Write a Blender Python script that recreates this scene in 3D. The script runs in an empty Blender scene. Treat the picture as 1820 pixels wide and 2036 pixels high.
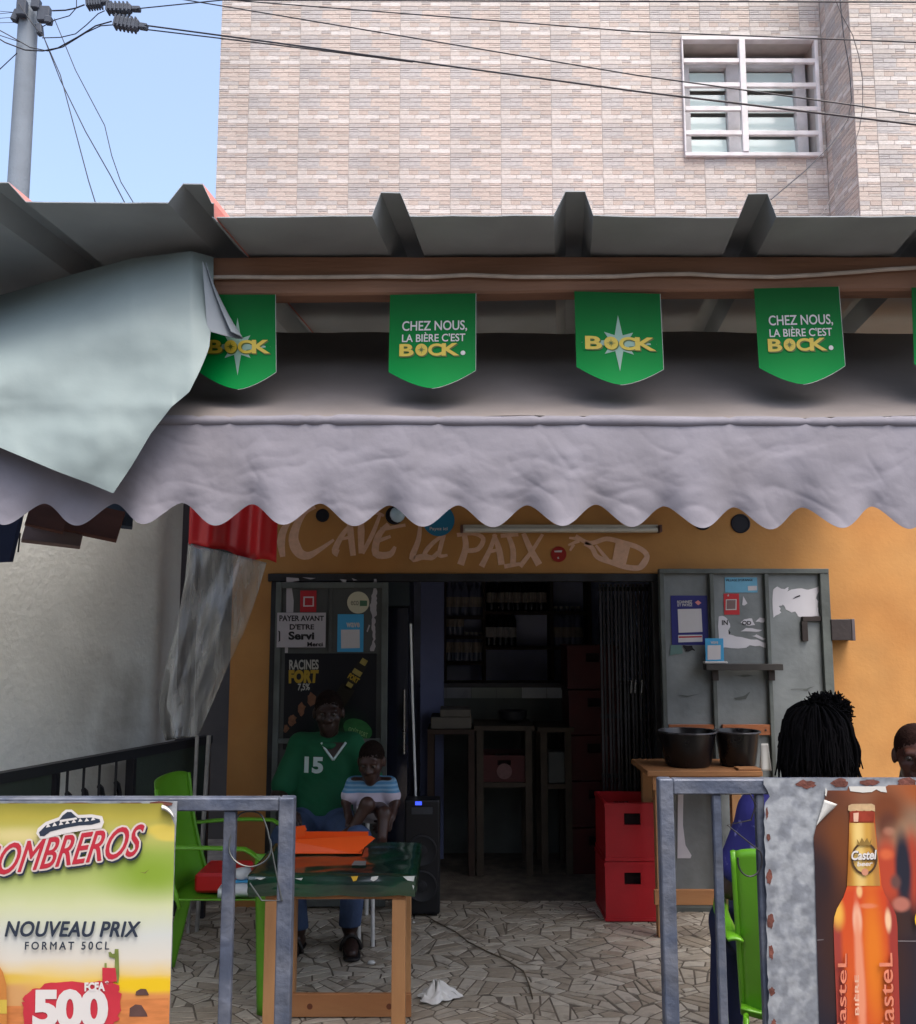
import bpy, bmesh, math, random
import numpy as np
from mathutils import Vector, Matrix, noise
from mathutils.bvhtree import BVHTree
random.seed(7)
R = math.radians
C = bpy.context.scene.collection
S = bpy.context.scene

# ------------------------------------------------------------------ camera
PITCH = math.atan((1245 - 1018) / 1822)
CAMZ = 1.6
cam = bpy.data.cameras.new('camera'); camo = bpy.data.objects.new('camera', cam); C.objects.link(camo)
cam.sensor_fit = 'HORIZONTAL'; cam.sensor_width = 36; cam.lens = 36.04
cam.clip_start = 0.05; cam.clip_end = 500
camo.location = (0, 0, CAMZ); camo.rotation_euler = (math.pi / 2 + PITCH, 0, 0)
S.camera = camo

# ------------------------------------------------------------------ world, sun, exposure
SUN_EL, SUN_ROT = 66, 150
w = bpy.data.worlds.new('World'); S.world = w; w.use_nodes = True
nt = w.node_tree; nt.nodes.clear()
sky = nt.nodes.new('ShaderNodeTexSky'); sky.sky_type = 'NISHITA'; sky.sun_disc = False
sky.sun_elevation = R(SUN_EL); sky.sun_rotation = R(SUN_ROT)
sky.air_density = 1.0; sky.dust_density = 6.0; sky.ozone_density = 1.0
bg = nt.nodes.new('ShaderNodeBackground'); bg.inputs['Strength'].default_value = 0.15
wo = nt.nodes.new('ShaderNodeOutputWorld')
nt.links.new(sky.outputs[0], bg.inputs[0]); nt.links.new(bg.outputs[0], wo.inputs[0])
sl = bpy.data.lights.new('sun', 'SUN'); sl.energy = 0.7; sl.angle = R(28); sl.color = (1, .96, .9)
so = bpy.data.objects.new('sun', sl); C.objects.link(so); so.location = (2, -4, 12)
sd = Vector((math.sin(R(SUN_ROT)) * math.cos(R(SUN_EL)), math.cos(R(SUN_ROT)) * math.cos(R(SUN_EL)), math.sin(R(SUN_EL))))
so.rotation_euler = sd.to_track_quat('Z', 'Y').to_euler()
S.view_settings.view_transform = 'Standard'; S.view_settings.look = 'None'
S.view_settings.exposure = 1.5; S.view_settings.gamma = 1.0

# ------------------------------------------------------------------ helpers
CT, ST = math.cos(PITCH), math.sin(PITCH)
def U(px, py, Y):
    """point of the plane y=Y seen at photo pixel (px,py), photo scaled to 1820 wide"""
    u = (px - 910) / 1822; v = (1018 - py) / 1822
    k = Y / (CT - v * ST)
    return Vector((u * k, Y, CAMZ + (ST + v * CT) * k))
def UZ(px, py, z):
    u = (px - 910) / 1822; v = (1018 - py) / 1822
    k = (z - CAMZ) / (ST + v * CT)
    return Vector((u * k, (CT - v * ST) * k, z))
def lin(c):
    return tuple((x / 255 / 12.92) if x / 255 <= .04045 else ((x / 255 + .055) / 1.055) ** 2.4 for x in c[:3]) + (1,)
def noise3(x, y, z, s=1.0, seed=0):
    return noise.noise(Vector((x * s + seed * 17.3, y * s - seed * 5.1, z * s + seed * 3.7)))

class MB:
    def __init__(s): s.v = []; s.f = []; s.m = []; s.c = []
    def add(s, vs, fs, mi=0, col=None):
        o = len(s.v); s.v += [tuple(p) for p in vs]
        for f in fs: s.f.append(tuple(o + i for i in f)); s.m.append(mi); s.c.append(col)
        return s
    def box(s, c, d, R_=None, mi=0, col=None):
        hx, hy, hz = d[0] / 2, d[1] / 2, d[2] / 2
        vs = [Vector((x, y, z)) for z in (-hz, hz) for y in (-hy, hy) for x in (-hx, hx)]
        if R_ is not None: vs = [R_ @ p for p in vs]
        c = Vector(c)
        return s.add([p + c for p in vs], [(0, 2, 3, 1), (4, 5, 7, 6), (0, 1, 5, 4), (2, 6, 7, 3), (0, 4, 6, 2), (1, 3, 7, 5)], mi, col)
    def bx(s, x0, x1, y0, y1, z0, z1, mi=0, col=None):
        return s.box(((x0 + x1) / 2, (y0 + y1) / 2, (z0 + z1) / 2), (abs(x1 - x0), abs(y1 - y0), abs(z1 - z0)), None, mi, col)
    def bar(s, a, b, wd, th, up=(0, 0, 1), mi=0):
        """box beam from a to b: width wd sideways, th along up"""
        a = Vector(a); b = Vector(b); d = (b - a); L = d.length; d.normalize()
        upv = Vector(up); sx = d.cross(upv)
        if sx.length < 1e-4: sx = d.cross(Vector((0, 1, 0)))
        sx.normalize(); uz = sx.cross(d).normalized()
        M = Matrix((sx, d, uz)).transposed()
        return s.box((a + b) / 2, (wd, L, th), M, mi)
    def tube(s, pts, r, n=8, mi=0, cap=True):
        pts = [Vector(p) for p in pts]; k = len(pts)
        rs = r if isinstance(r, (list, tuple)) else [r] * k
        vs = []; fs = []; prev = None
        for i, p in enumerate(pts):
            t = (pts[min(i + 1, k - 1)] - pts[max(i - 1, 0)]).normalized()
            if prev is None:
                a = Vector((0, 0, 1)) if abs(t.z) < .9 else Vector((1, 0, 0))
                nrm = t.cross(a).normalized()
            else:
                nrm = (prev - t * prev.dot(t)).normalized()
            prev = nrm; b = t.cross(nrm)
            for j in range(n):
                an = 2 * math.pi * j / n
                vs.append(p + (nrm * math.cos(an) + b * math.sin(an)) * rs[i])
        for i in range(k - 1):
            for j in range(n):
                fs.append((i * n + j, i * n + (j + 1) % n, (i + 1) * n + (j + 1) % n, (i + 1) * n + j))
        if cap: fs += [tuple(range(n))[::-1], tuple((k - 1) * n + j for j in range(n))]
        return s.add(vs, fs, mi)
    def lathe(s, prof, c=(0, 0, 0), n=16, M=None, mi=0):
        vs = []; fs = []; c = Vector(c)
        for r, z in prof:
            for j in range(n):
                a = 2 * math.pi * j / n; p = Vector((r * math.cos(a), r * math.sin(a), z))
                vs.append((M @ p if M is not None else p) + c)
        for i in range(len(prof) - 1):
            for j in range(n): fs.append((i * n + j, i * n + (j + 1) % n, (i + 1) * n + (j + 1) % n, (i + 1) * n + j))
        fs += [tuple(range(n))[::-1], tuple((len(prof) - 1) * n + j for j in range(n))]
        return s.add(vs, fs, mi)
    def sheet(s, fn, nu, nv, th=0.002, mi=0, back=None):
        """grid surface fn(u,v) given a thickness along its normal"""
        P = [[Vector(fn(i / nu, j / nv)) for j in range(nv + 1)] for i in range(nu + 1)]
        top = []; bot = []
        for i in range(nu + 1):
            for j in range(nv + 1):
                du = P[min(i + 1, nu)][j] - P[max(i - 1, 0)][j]; dv = P[i][min(j + 1, nv)] - P[i][max(j - 1, 0)]
                nn = du.cross(dv); nn = nn.normalized() if nn.length > 1e-9 else Vector((0, -1, 0))
                top.append(P[i][j] + nn * th / 2); bot.append(P[i][j] - nn * th / 2)
        ix = lambda i, j: i * (nv + 1) + j
        N = len(top); ft = []; fb = []
        for i in range(nu):
            for j in range(nv):
                a, b, c, d = ix(i, j), ix(i + 1, j), ix(i + 1, j + 1), ix(i, j + 1)
                ft.append((a, b, c, d)); fb.append((N + d, N + c, N + b, N + a))
        rim = [ix(i, 0) for i in range(nu + 1)] + [ix(nu, j) for j in range(1, nv + 1)] + [ix(i, nv) for i in range(nu - 1, -1, -1)] + [ix(0, j) for j in range(nv - 1, 0, -1)]
        fr = [(rim[k], N + rim[k], N + rim[(k + 1) % len(rim)], rim[(k + 1) % len(rim)]) for k in range(len(rim))]
        o = len(s.f)
        s.add(top + bot, ft + fr + fb, mi)
        if back is not None:
            for q in range(o + len(ft) + len(fr), len(s.f)): s.m[q] = back
        return s
    def prism(s, poly, y0, y1, mi=0):
        n = len(poly)
        vs = [(x, y0, z) for x, z in poly] + [(x, y1, z) for x, z in poly]
        fs = [tuple(range(n)), tuple(range(2 * n - 1, n - 1, -1))] + [(i, n + i, n + (i + 1) % n, (i + 1) % n) for i in range(n)]
        return s.add(vs, fs, mi)
    def mesh(s, name, mats, off=(0, 0, 0), smooth=False, bevel=0, seg=1):
        me = bpy.data.meshes.new(name)
        ox, oy, oz = off
        me.from_pydata([(a - ox, b - oy, c - oz) for a, b, c in s.v], [], s.f)
        mats = mats if isinstance(mats, (list, tuple)) else [mats]
        for m in mats: me.materials.append(m)
        me.polygons.foreach_set('material_index', s.m)
        if any(c is not None for c in s.c):
            at = me.color_attributes.new('Col', 'FLOAT_COLOR', 'CORNER')
            for p, c in zip(me.polygons, s.c):
                for li in p.loop_indices: at.data[li].color = c or (1, 1, 1, 1)
        bm = bmesh.new(); bm.from_mesh(me)
        bmesh.ops.recalc_face_normals(bm, faces=bm.faces)
        if bevel:
            es = [e for e in bm.edges if len(e.link_faces) == 2 and e.calc_face_angle(0) > .5]
            bmesh.ops.bevel(bm, geom=es, offset=bevel, segments=seg, affect='EDGES', profile=.6, clamp_overlap=True)
        bm.to_mesh(me); bm.free()
        if smooth:
            me.polygons.foreach_set('use_smooth', [True] * len(me.polygons))
            if smooth != 'all': me.set_sharp_from_angle(angle=R(40 if smooth is True else smooth))
        me.update()
        return me
    def build(s, name, mats, parent=None, smooth=False, bevel=0, loc=None, seg=1):
        if parent is not None: base = wloc(parent)
        elif loc is not None: base = Vector(loc)
        else:
            xs = [p[0] for p in s.v]; ys = [p[1] for p in s.v]; zs = [p[2] for p in s.v]
            base = Vector(((min(xs) + max(xs)) / 2, (min(ys) + max(ys)) / 2, min(zs)))
        o = bpy.data.objects.new(name, s.mesh(name, mats, base, smooth, bevel, seg)); C.objects.link(o)
        if parent is not None: o.parent = parent
        else: o.location = base
        return o

def wloc(o):
    p = Vector(o.location)
    while o.parent: o = o.parent; p = p + Vector(o.location)
    return p
def tag(o, label, cat, group=None, kind=None):
    if label: o['label'] = label
    if cat: o['category'] = cat
    if group: o['group'] = group
    if kind: o['kind'] = kind
    return o
def thing(name, label, cat, loc, group=None):
    o = bpy.data.objects.new(name, None); C.objects.link(o); o.location = loc; o.empty_display_size = .1
    return tag(o, label, cat, group)
def copytree(o, parent=None, loc=None, rotz=None):
    c = o.copy(); C.objects.link(c); c.parent = parent
    if loc is not None: c.location = loc
    if rotz is not None: c.rotation_euler = (0, 0, rotz)
    for ch in list(o.children): copytree(ch, c)
    return c

# ---- text outlines from the built-in font
def text_data(s, off=0.0, shear=0.0, spacing=1.0):
    cu = bpy.data.curves.new('t', 'FONT'); cu.body = s; cu.size = 1; cu.offset = off; cu.shear = shear
    cu.space_character = spacing; cu.resolution_u = 4; cu.fill_mode = 'BOTH'
    ob = bpy.data.objects.new('t', cu); me = ob.to_mesh()
    vs = [(v.co.x, v.co.y) for v in me.vertices]; fs = [tuple(p.vertices) for p in me.polygons]
    ob.to_mesh_clear(); bpy.data.objects.remove(ob); bpy.data.curves.remove(cu)
    return vs, fs
def text_fit(s, q, off=0.0, shear=0.0, spacing=1.0, ref=None):
    """text mesh in pixel space: bbox of the (unfattened) text mapped on quad q = TL,TR,BR,BL"""
    vs, fs = text_data(s, off, shear, spacing)
    rv = text_data(ref or s, 0.0, shear, spacing)[0]
    x0 = min(p[0] for p in rv); x1 = max(p[0] for p in rv); y0 = min(p[1] for p in rv); y1 = max(p[1] for p in rv)
    out = []
    for x, y in vs:
        u = (x - x0) / (x1 - x0); v = (y - y0) / (y1 - y0)
        tx = q[0][0] + (q[1][0] - q[0][0]) * u; ty = q[0][1] + (q[1][1] - q[0][1]) * u
        bx_ = q[3][0] + (q[2][0] - q[3][0]) * u; by_ = q[3][1] + (q[2][1] - q[3][1]) * u
        out.append((bx_ + (tx - bx_) * v, by_ + (ty - by_) * v))
    return out, fs
def islands(vs, fs):
    n = len(vs); key = {}; par = [key.setdefault((round(x, 4), round(y, 4)), i) for i, (x, y) in enumerate(vs)]
    def find(a):
        while par[a] != a: par[a] = par[par[a]]; a = par[a]
        return a
    for f in fs:
        for a in f[1:]: par[find(a)] = find(f[0])
    ids = {}; return [ids.setdefault(find(i), len(ids)) for i in range(n)]
def rectq(x0, y0, x1, y1): return [(x0, y0), (x1, y0), (x1, y1), (x0, y1)]
class Print:
    """flat ink on a sheet that stands in the plane y=Y: parts of one thing"""
    def __init__(s, parent, Y): s.p = parent; s.Y = Y; s.k = 0
    def lay(s): s.k += 1; return s.Y - .0006 * s.k - .0006
    def poly(s, name, pts, m, y=None):
        y = y or s.lay(); b = MB(); b.add([U(a, c, y) for a, c in pts], [tuple(range(len(pts)))])
        return b.build(name, m, s.p)
    def polys(s, name, lst, m, y=None):
        y = y or s.lay()
        for pts in lst:
            b = MB(); b.add([U(a, c, y) for a, c in pts], [tuple(range(len(pts)))]); o = b.build(name, m, s.p)
        return o
    def text(s, t, q, m, off=0., shear=0., spacing=1., name='lettering', y=None):
        y = y or s.lay(); vs, fs = text_fit(t, q, off, shear, spacing); b = MB()
        isl = islands(vs, fs)              # fat letters may overlap: each a hair in front of the one before
        b.add([U(a, c, y - .0001 * (isl[i] % 4)) for i, (a, c) in enumerate(vs)], fs)
        return b.build(name, m, s.p)
def text_fat(pr, t, q, m, rad, shear=0., spacing=1., n=14, off=0.):
    """letters with a thick border: the same letters printed n times around a circle of rad pixels"""
    y = pr.lay(); b = MB(); vs, fs = text_fit(t, q, off, shear, spacing)
    for k in range(n):
        a = 2 * math.pi * k / n; b.add([U(x + rad * math.cos(a), z + rad * math.sin(a), y - .00003 * k) for x, z in vs], fs)
    return b.build('lettering', m, pr.p)
def ell(cx, cy, rx, ry, n=24, rot=0, a0=0, a1=2 * math.pi):
    out = []
    for i in range(n):
        a = a0 + (a1 - a0) * i / (n if a1 - a0 > 6.28 else n - 1)
        x, y = rx * math.cos(a), ry * math.sin(a)
        out.append((cx + x * math.cos(rot) - y * math.sin(rot), cy + x * math.sin(rot) + y * math.cos(rot)))
    return out

# ---- materials
MATS = {}
def M(name, col, rough=.6, var=.12, vs=6, bump=0., bs=60, metal=0., spec=.4, col2=None, fac2=.5, s2=3, sharp=.08, stretch=(1, 1, 1), attr=False, coat=0., detail=6):
    if name in MATS: return MATS[name]
    m = bpy.data.materials.new(name); m.use_nodes = True; MATS[name] = m
    if name.startswith(('ink_', 'pic_', 'paper_', 'white_ink', 'gold_ink', 'silver_ink', 'white_card')): col = tuple(x * .82 for x in col)
    n = m.node_tree.nodes; L = m.node_tree.links; p = n['Principled BSDF']
    p.inputs['Roughness'].default_value = rough; p.inputs['Metallic'].default_value = metal
    p.inputs['Specular IOR Level'].default_value = spec
    if coat: p.inputs['Coat Weight'].default_value = coat; p.inputs['Coat Roughness'].default_value = .15
    tc = n.new('ShaderNodeTexCoord'); mp = n.new('ShaderNodeMapping'); mp.inputs['Scale'].default_value = stretch
    L.new(tc.outputs['Object'], mp.inputs[0])
    def nz(scale, det=detail):
        t = n.new('ShaderNodeTexNoise'); t.inputs['Scale'].default_value = scale; t.inputs['Detail'].default_value = det
        L.new(mp.outputs[0], t.inputs['Vector']); return t
    base = None
    if attr:
        a = n.new('ShaderNodeAttribute'); a.attribute_name = 'Col'; base = a.outputs['Color']
    else:
        rgb = n.new('ShaderNodeRGB'); rgb.outputs[0].default_value = lin(col); base = rgb.outputs[0]
    if col2 is not None:
        t = nz(s2); rp = n.new('ShaderNodeValToRGB')
        rp.color_ramp.elements[0].position = max(0, fac2 - sharp); rp.color_ramp.elements[1].position = min(1, fac2 + sharp)
        L.new(t.outputs['Fac'], rp.inputs[0])
        mx = n.new('ShaderNodeMix'); mx.data_type = 'RGBA'; L.new(rp.outputs[0], mx.inputs['Factor'])
        L.new(base, mx.inputs['A']); mx.inputs['B'].default_value = lin(col2); base = mx.outputs['Result']
    if var:
        t = nz(vs); mr = n.new('ShaderNodeMapRange')
        mr.inputs['From Min'].default_value = .3; mr.inputs['From Max'].default_value = .7
        mr.inputs['To Min'].default_value = 1 - var; mr.inputs['To Max'].default_value = 1 + var
        L.new(t.outputs['Fac'], mr.inputs['Value'])
        mx = n.new('ShaderNodeMix'); mx.data_type = 'RGBA'; mx.blend_type = 'MULTIPLY'; mx.inputs['Factor'].default_value = 1
        L.new(base, mx.inputs['A']); L.new(mr.outputs[0], mx.inputs['B']); base = mx.outputs['Result']
        mr2 = n.new('ShaderNodeMapRange'); mr2.inputs['To Min'].default_value = max(.03, rough - .12); mr2.inputs['To Max'].default_value = min(1, rough + .12)
        L.new(t.outputs['Fac'], mr2.inputs['Value']); L.new(mr2.outputs[0], p.inputs['Roughness'])
    L.new(base, p.inputs['Base Color'])
    if bump:
        t = nz(bs); b = n.new('ShaderNodeBump'); b.inputs['Strength'].default_value = bump; b.inputs['Distance'].default_value = .01
        L.new(t.outputs['Fac'], b.inputs['Height']); L.new(b.outputs[0], p.inputs['Normal'])
    return m
def print_mat(name, axis_lo, axis_hi, stops, blobs=(), rough=.45, mottled=.06, dim=1.0):
    """printed picture: vertical colour ramp (object Z) with soft blobs (cx,cz,rx,rz,colour,soft) over it"""
    m = bpy.data.materials.new(name); m.use_nodes = True; MATS[name] = m
    n = m.node_tree.nodes; L = m.node_tree.links; p = n['Principled BSDF']
    p.inputs['Roughness'].default_value = rough; p.inputs['Specular IOR Level'].default_value = .35
    tc = n.new('ShaderNodeTexCoord'); sp = n.new('ShaderNodeSeparateXYZ'); L.new(tc.outputs['Object'], sp.inputs[0])
    nzt = n.new('ShaderNodeTexNoise'); nzt.inputs['Scale'].default_value = 9; nzt.inputs['Detail'].default_value = 5
    L.new(tc.outputs['Object'], nzt.inputs['Vector'])
    def math_(op, a, b=None, c=None):
        t = n.new('ShaderNodeMath'); t.operation = op
        for i, q in enumerate((a, b, c)):
            if q is None: continue
            if isinstance(q, (int, float)): t.inputs[i].default_value = q
            else: L.new(q, t.inputs[i])
        return t.outputs[0]
    mr = n.new('ShaderNodeMapRange'); mr.inputs['From Min'].default_value = axis_lo; mr.inputs['From Max'].default_value = axis_hi
    wob = math_('MULTIPLY_ADD', nzt.outputs['Fac'], mottled, -mottled / 2)
    L.new(math_('ADD', sp.outputs['Z'], wob), mr.inputs['Value'])
    rp = n.new('ShaderNodeValToRGB'); L.new(mr.outputs[0], rp.inputs[0])
    els = rp.color_ramp.elements
    for i, (ps, c) in enumerate(stops):
        e = els[i] if i < 2 else els.new(ps)
        e.position = ps; e.color = tuple(q * dim for q in lin(c)[:3]) + (1,)
    base = rp.outputs[0]
    for (cx, cz, rx, rz, col, soft) in blobs:
        dx = math_('DIVIDE', math_('SUBTRACT', sp.outputs['X'], cx), rx)
        dz = math_('DIVIDE', math_('SUBTRACT', sp.outputs['Z'], cz), rz)
        d = math_('SQRT', math_('ADD', math_('MULTIPLY', dx, dx), math_('MULTIPLY', dz, dz)))
        d = math_('ADD', d, math_('MULTIPLY_ADD', nzt.outputs['Fac'], .5, -.25))
        f = n.new('ShaderNodeMapRange'); f.interpolation_type = 'SMOOTHSTEP'
        f.inputs['From Min'].default_value = 1 - soft; f.inputs['From Max'].default_value = 1 + soft
        f.inputs['To Min'].default_value = 1; f.inputs['To Max'].default_value = 0
        L.new(d, f.inputs['Value'])
        mx = n.new('ShaderNodeMix'); mx.data_type = 'RGBA'; L.new(f.outputs[0], mx.inputs['Factor'])
        L.new(base, mx.inputs['A']); mx.inputs['B'].default_value = tuple(q * dim for q in lin(col)[:3]) + (1,); base = mx.outputs['Result']
    L.new(base, p.inputs['Base Color'])
    return m

# ---- smooth bodies: signed distance field -> surface nets
def sdf_body(prims, h, cuts=()):
    """prims: ('c',a,b,ra,rb,k) tapered capsule, ('e',c,(rx,ry,rz),(X,Y,Z axes)|None,k) ellipsoid; k<0 subtracts"""
    lo = np.array([1e9] * 3); hi = -lo
    bb = []
    for p in prims:
        if p[0] == 'c':
            a, b = np.array(p[1]), np.array(p[2]); r = max(p[3], p[4])
            l = np.minimum(a, b) - r; u = np.maximum(a, b) + r
        else:
            c = np.array(p[1]); r = max(p[2]); l = c - r; u = c + r
        bb.append((l, u)); lo = np.minimum(lo, l); hi = np.maximum(hi, u)
    lo = lo - 3 * h; hi = hi + 3 * h
    n = np.ceil((hi - lo) / h).astype(int) + 1
    F = np.full(n, .2, dtype=np.float32)
    ax = [lo[i] + h * np.arange(n[i]) for i in range(3)]
    for p, (l, u) in zip(prims, bb):
        i0 = np.maximum(0, ((l - .06 - lo) / h).astype(int)); i1 = np.minimum(n, ((u + .06 - lo) / h).astype(int) + 2)
        sl_ = tuple(slice(a, b) for a, b in zip(i0, i1))
        X, Y, Z = np.meshgrid(*[ax[i][i0[i]:i1[i]] for i in range(3)], indexing='ij')
        if p[0] == 'c':
            a, b = np.array(p[1]), np.array(p[2]); ba = b - a; L2 = max(1e-9, ba @ ba)
            t = np.clip(((X - a[0]) * ba[0] + (Y - a[1]) * ba[1] + (Z - a[2]) * ba[2]) / L2, 0, 1)
            d = np.sqrt((X - a[0] - ba[0] * t) ** 2 + (Y - a[1] - ba[1] * t) ** 2 + (Z - a[2] - ba[2] * t) ** 2) - (p[3] + (p[4] - p[3]) * t)
            k = p[5]
        else:
            c = p[1]; q = [X - c[0], Y - c[1], Z - c[2]]
            if p[3] is not None: q = [q[0] * e[0] + q[1] * e[1] + q[2] * e[2] for e in p[3]]
            rr = p[2]
            k0 = np.sqrt((q[0] / rr[0]) ** 2 + (q[1] / rr[1]) ** 2 + (q[2] / rr[2]) ** 2)
            k1 = np.sqrt((q[0] / rr[0] ** 2) ** 2 + (q[1] / rr[1] ** 2) ** 2 + (q[2] / rr[2] ** 2) ** 2) + 1e-9
            d = k0 * (k0 - 1) / k1; k = p[4]
        f = F[sl_]
        if k >= 0:
            k = max(k, 1e-4); hh = np.clip(.5 + .5 * (f - d) / k, 0, 1); F[sl_] = f * (1 - hh) + d * hh - k * hh * (1 - hh)
        else:
            k = -k; hh = np.clip(.5 - .5 * (f + d) / k, 0, 1); F[sl_] = f * (1 - hh) - d * hh + k * hh * (1 - hh)
    for (pt, nm) in cuts:       # keep the side the normal points away from
        X, Y, Z = np.meshgrid(*ax, indexing='ij')
        d = (X - pt[0]) * nm[0] + (Y - pt[1]) * nm[1] + (Z - pt[2]) * nm[2]
        F = np.maximum(F, d)
    F[0] = F[-1] = .2; F[:, 0] = F[:, -1] = .2; F[:, :, 0] = F[:, :, -1] = .2
    s = F < 0
    sh = tuple(k - 1 for k in F.shape)
    corner = [(i, j, k) for i in (0, 1) for j in (0, 1) for k in (0, 1)]
    sub = lambda A, o: A[o[0]:o[0] + sh[0], o[1]:o[1] + sh[1], o[2]:o[2] + sh[2]]
    cnt = sum(sub(s, o).astype(np.int8) for o in corner)
    mask = (cnt > 0) & (cnt < 8)
    acc = np.zeros(sh + (3,), np.float32); num = np.zeros(sh, np.float32)
    for o in corner:
        for axx in range(3):
            if o[axx]: continue
            o2 = list(o); o2[axx] = 1
            a, b = sub(F, o), sub(F, o2); cr = (a < 0) != (b < 0)
            t = np.where(cr, a / np.where(np.abs(a - b) < 1e-9, 1, a - b), 0)
            for q in range(3):
                acc[..., q] += np.where(cr, (o[q] + t) if q == axx else o[q], 0)
            num += cr
    ii = np.argwhere(mask)
    V = lo + h * (ii + acc[mask] / num[mask][:, None])
    idx = -np.ones(sh, int); idx[mask] = np.arange(len(ii))
    faces = []
    for axx in range(3):
        b, c = (axx + 1) % 3, (axx + 2) % 3
        s0 = [slice(None)] * 3; s1 = [slice(None)] * 3; s0[axx] = slice(0, -1); s1[axx] = slice(1, None)
        e = np.argwhere(s[tuple(s0)] != s[tuple(s1)])
        for q in e:
            c0 = list(q)
            if c0[b] < 1 or c0[c] < 1: continue
            def at(db, dc):
                z = list(c0); z[b] += db; z[c] += dc; return idx[tuple(z)]
            try: f = (at(-1, -1), at(0, -1), at(0, 0), at(-1, 0))
            except IndexError: continue
            if min(f) < 0: continue
            faces.append(f if s[tuple(q)] else f[::-1])
    mb = MB(); mb.add([tuple(map(float, p)) for p in V], [tuple(int(i) for i in f) for f in faces])
    return mb
# ================================================================== SETTING
YW = 5.5            # shop front
YB = 6.9            # tiled upper facade
YG = 2.40           # gates at the street edge
# ---- ground
b = MB(); b.add([(-80, -80, -.03), (80, -80, -.03), (80, 80, -.03), (-80, 80, -.03)], [(0, 1, 2, 3)])
tag(b.build('street_ground', M('asphalt_dust', (92, 86, 80), .95, .25, 2, .5, 30, col2=(70, 66, 62), s2=.7)), None, None, kind='structure')
b = MB(); b.bx(-2.9, 3.4, 2.2, 9.6, -.028, 0)
floor = tag(b.build('floor', M('mortar', (118, 110, 99), .9, .3, 14, .6, 90, col2=(90, 84, 76), s2=6, sharp=.2), loc=(0, 0, 0)), None, None, kind='structure')

# ---- crazy paving: broken tile pieces
def clip(poly, px, py, nx, ny):
    out = []
    for i in range(len(poly)):
        a, c = poly[i], poly[(i + 1) % len(poly)]
        da = (a[0] - px) * nx + (a[1] - py) * ny; dc = (c[0] - px) * nx + (c[1] - py) * ny
        if da <= 0: out.append(a)
        if da * dc < 0:
            t = da / (da - dc); out.append((a[0] + (c[0] - a[0]) * t, a[1] + (c[1] - a[1]) * t))
    return out
def area(p): return .5 * sum(p[i][0] * p[(i + 1) % len(p)][1] - p[(i + 1) % len(p)][0] * p[i][1] for i in range(len(p)))
def inset(p, d):
    if area(p) < 0: p = p[::-1]
    q = p
    for i in range(len(p)):
        a, c = p[i], p[(i + 1) % len(p)]; L = math.hypot(c[0] - a[0], c[1] - a[1])
        if L < 1e-6: continue
        nx, ny = (c[1] - a[1]) / L, -(c[0] - a[0]) / L
        q = clip(q, a[0] - nx * d, a[1] - ny * d, nx, ny)
        if len(q) < 3: return []
    r = []
    for v in q:
        if not r or math.hypot(v[0] - r[-1][0], v[1] - r[-1][1]) > .003: r.append(v)
    if len(r) > 2 and math.hypot(r[0][0] - r[-1][0], r[0][1] - r[-1][1]) < .003: r.pop()
    return r
rng = random.Random(5)
sites = []
X0, X1, Y0, Y1 = -2.3, 2.5, 3.25, 5.62
sx, sy = .20, .145
for j in range(int((Y1 - Y0) / sy) + 3):
    for i in range(int((X1 - X0) / sx) + 3):
        sites.append((X0 + (i - .5 + (j % 2) * .5) * sx + rng.uniform(-.09, .09), Y0 + (j - .5) * sy + rng.uniform(-.07, .07)))
pieces = []
for s in sites:
    poly = [(X0, Y0), (X1, Y0), (X1, Y1), (X0, Y1)]
    for t in sites:
        if t is s or abs(t[0] - s[0]) > .7 or abs(t[1] - s[1]) > .6: continue
        mx, my = (s[0] + t[0]) / 2, (s[1] + t[1]) / 2
        poly = clip(poly, mx, my, t[0] - s[0], t[1] - s[1])
        if len(poly) < 3: break
    if len(poly) < 3: continue
    a = rng.gauss(0, .55) if rng.random() < .75 else rng.uniform(0, 3.14)
    strips = [poly]; off = -.3 + rng.uniform(0, .05)
    while off < .3:
        aa = a + rng.gauss(0, .13); nx, ny = -math.sin(aa), math.cos(aa)
        cx, cy = s[0] - math.sin(a) * off, s[1] + math.cos(a) * off
        new = []
        for p in strips:
            q1, q2 = clip(p, cx, cy, nx, ny), clip(p, cx, cy, -nx, -ny)
            new += [q for q in (q1, q2) if len(q) > 2 and abs(area(q)) > .0006]
        strips = new or strips; off += rng.uniform(.045, .07)
    for p in strips:
        xs = [q[0] * math.cos(a) + q[1] * math.sin(a) for q in p]
        if max(xs) - min(xs) > .14 and rng.random() < .75:
            c0 = min(xs) + (max(xs) - min(xs)) * rng.uniform(.35, .65); aa = a + rng.gauss(0, .35)
            cx = sum(q[0] for q in p) / len(p); cy = sum(q[1] for q in p) / len(p)
            mid = cx * math.cos(a) + cy * math.sin(a); cx += (c0 - mid) * math.cos(a); cy += (c0 - mid) * math.sin(a)
            for sg in (1, -1):
                q = clip(p, cx, cy, sg * math.cos(aa), sg * math.sin(aa))
                if len(q) > 2: pieces.append(q)
        else: pieces.append(p)
pieces = [q for q in (inset(p, .0045) for p in pieces) if len(q) > 2 and abs(area(q)) > .0004]
tilem = [M('broken_tile_%d' % i, c, .42, .14, 25, .25, 50, spec=.5, col2=(96, 86, 74), s2=9, fac2=.68, sharp=.1) for i, c in enumerate([(172, 165, 151), (160, 152, 138), (180, 174, 161), (150, 141, 126)])]
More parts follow.
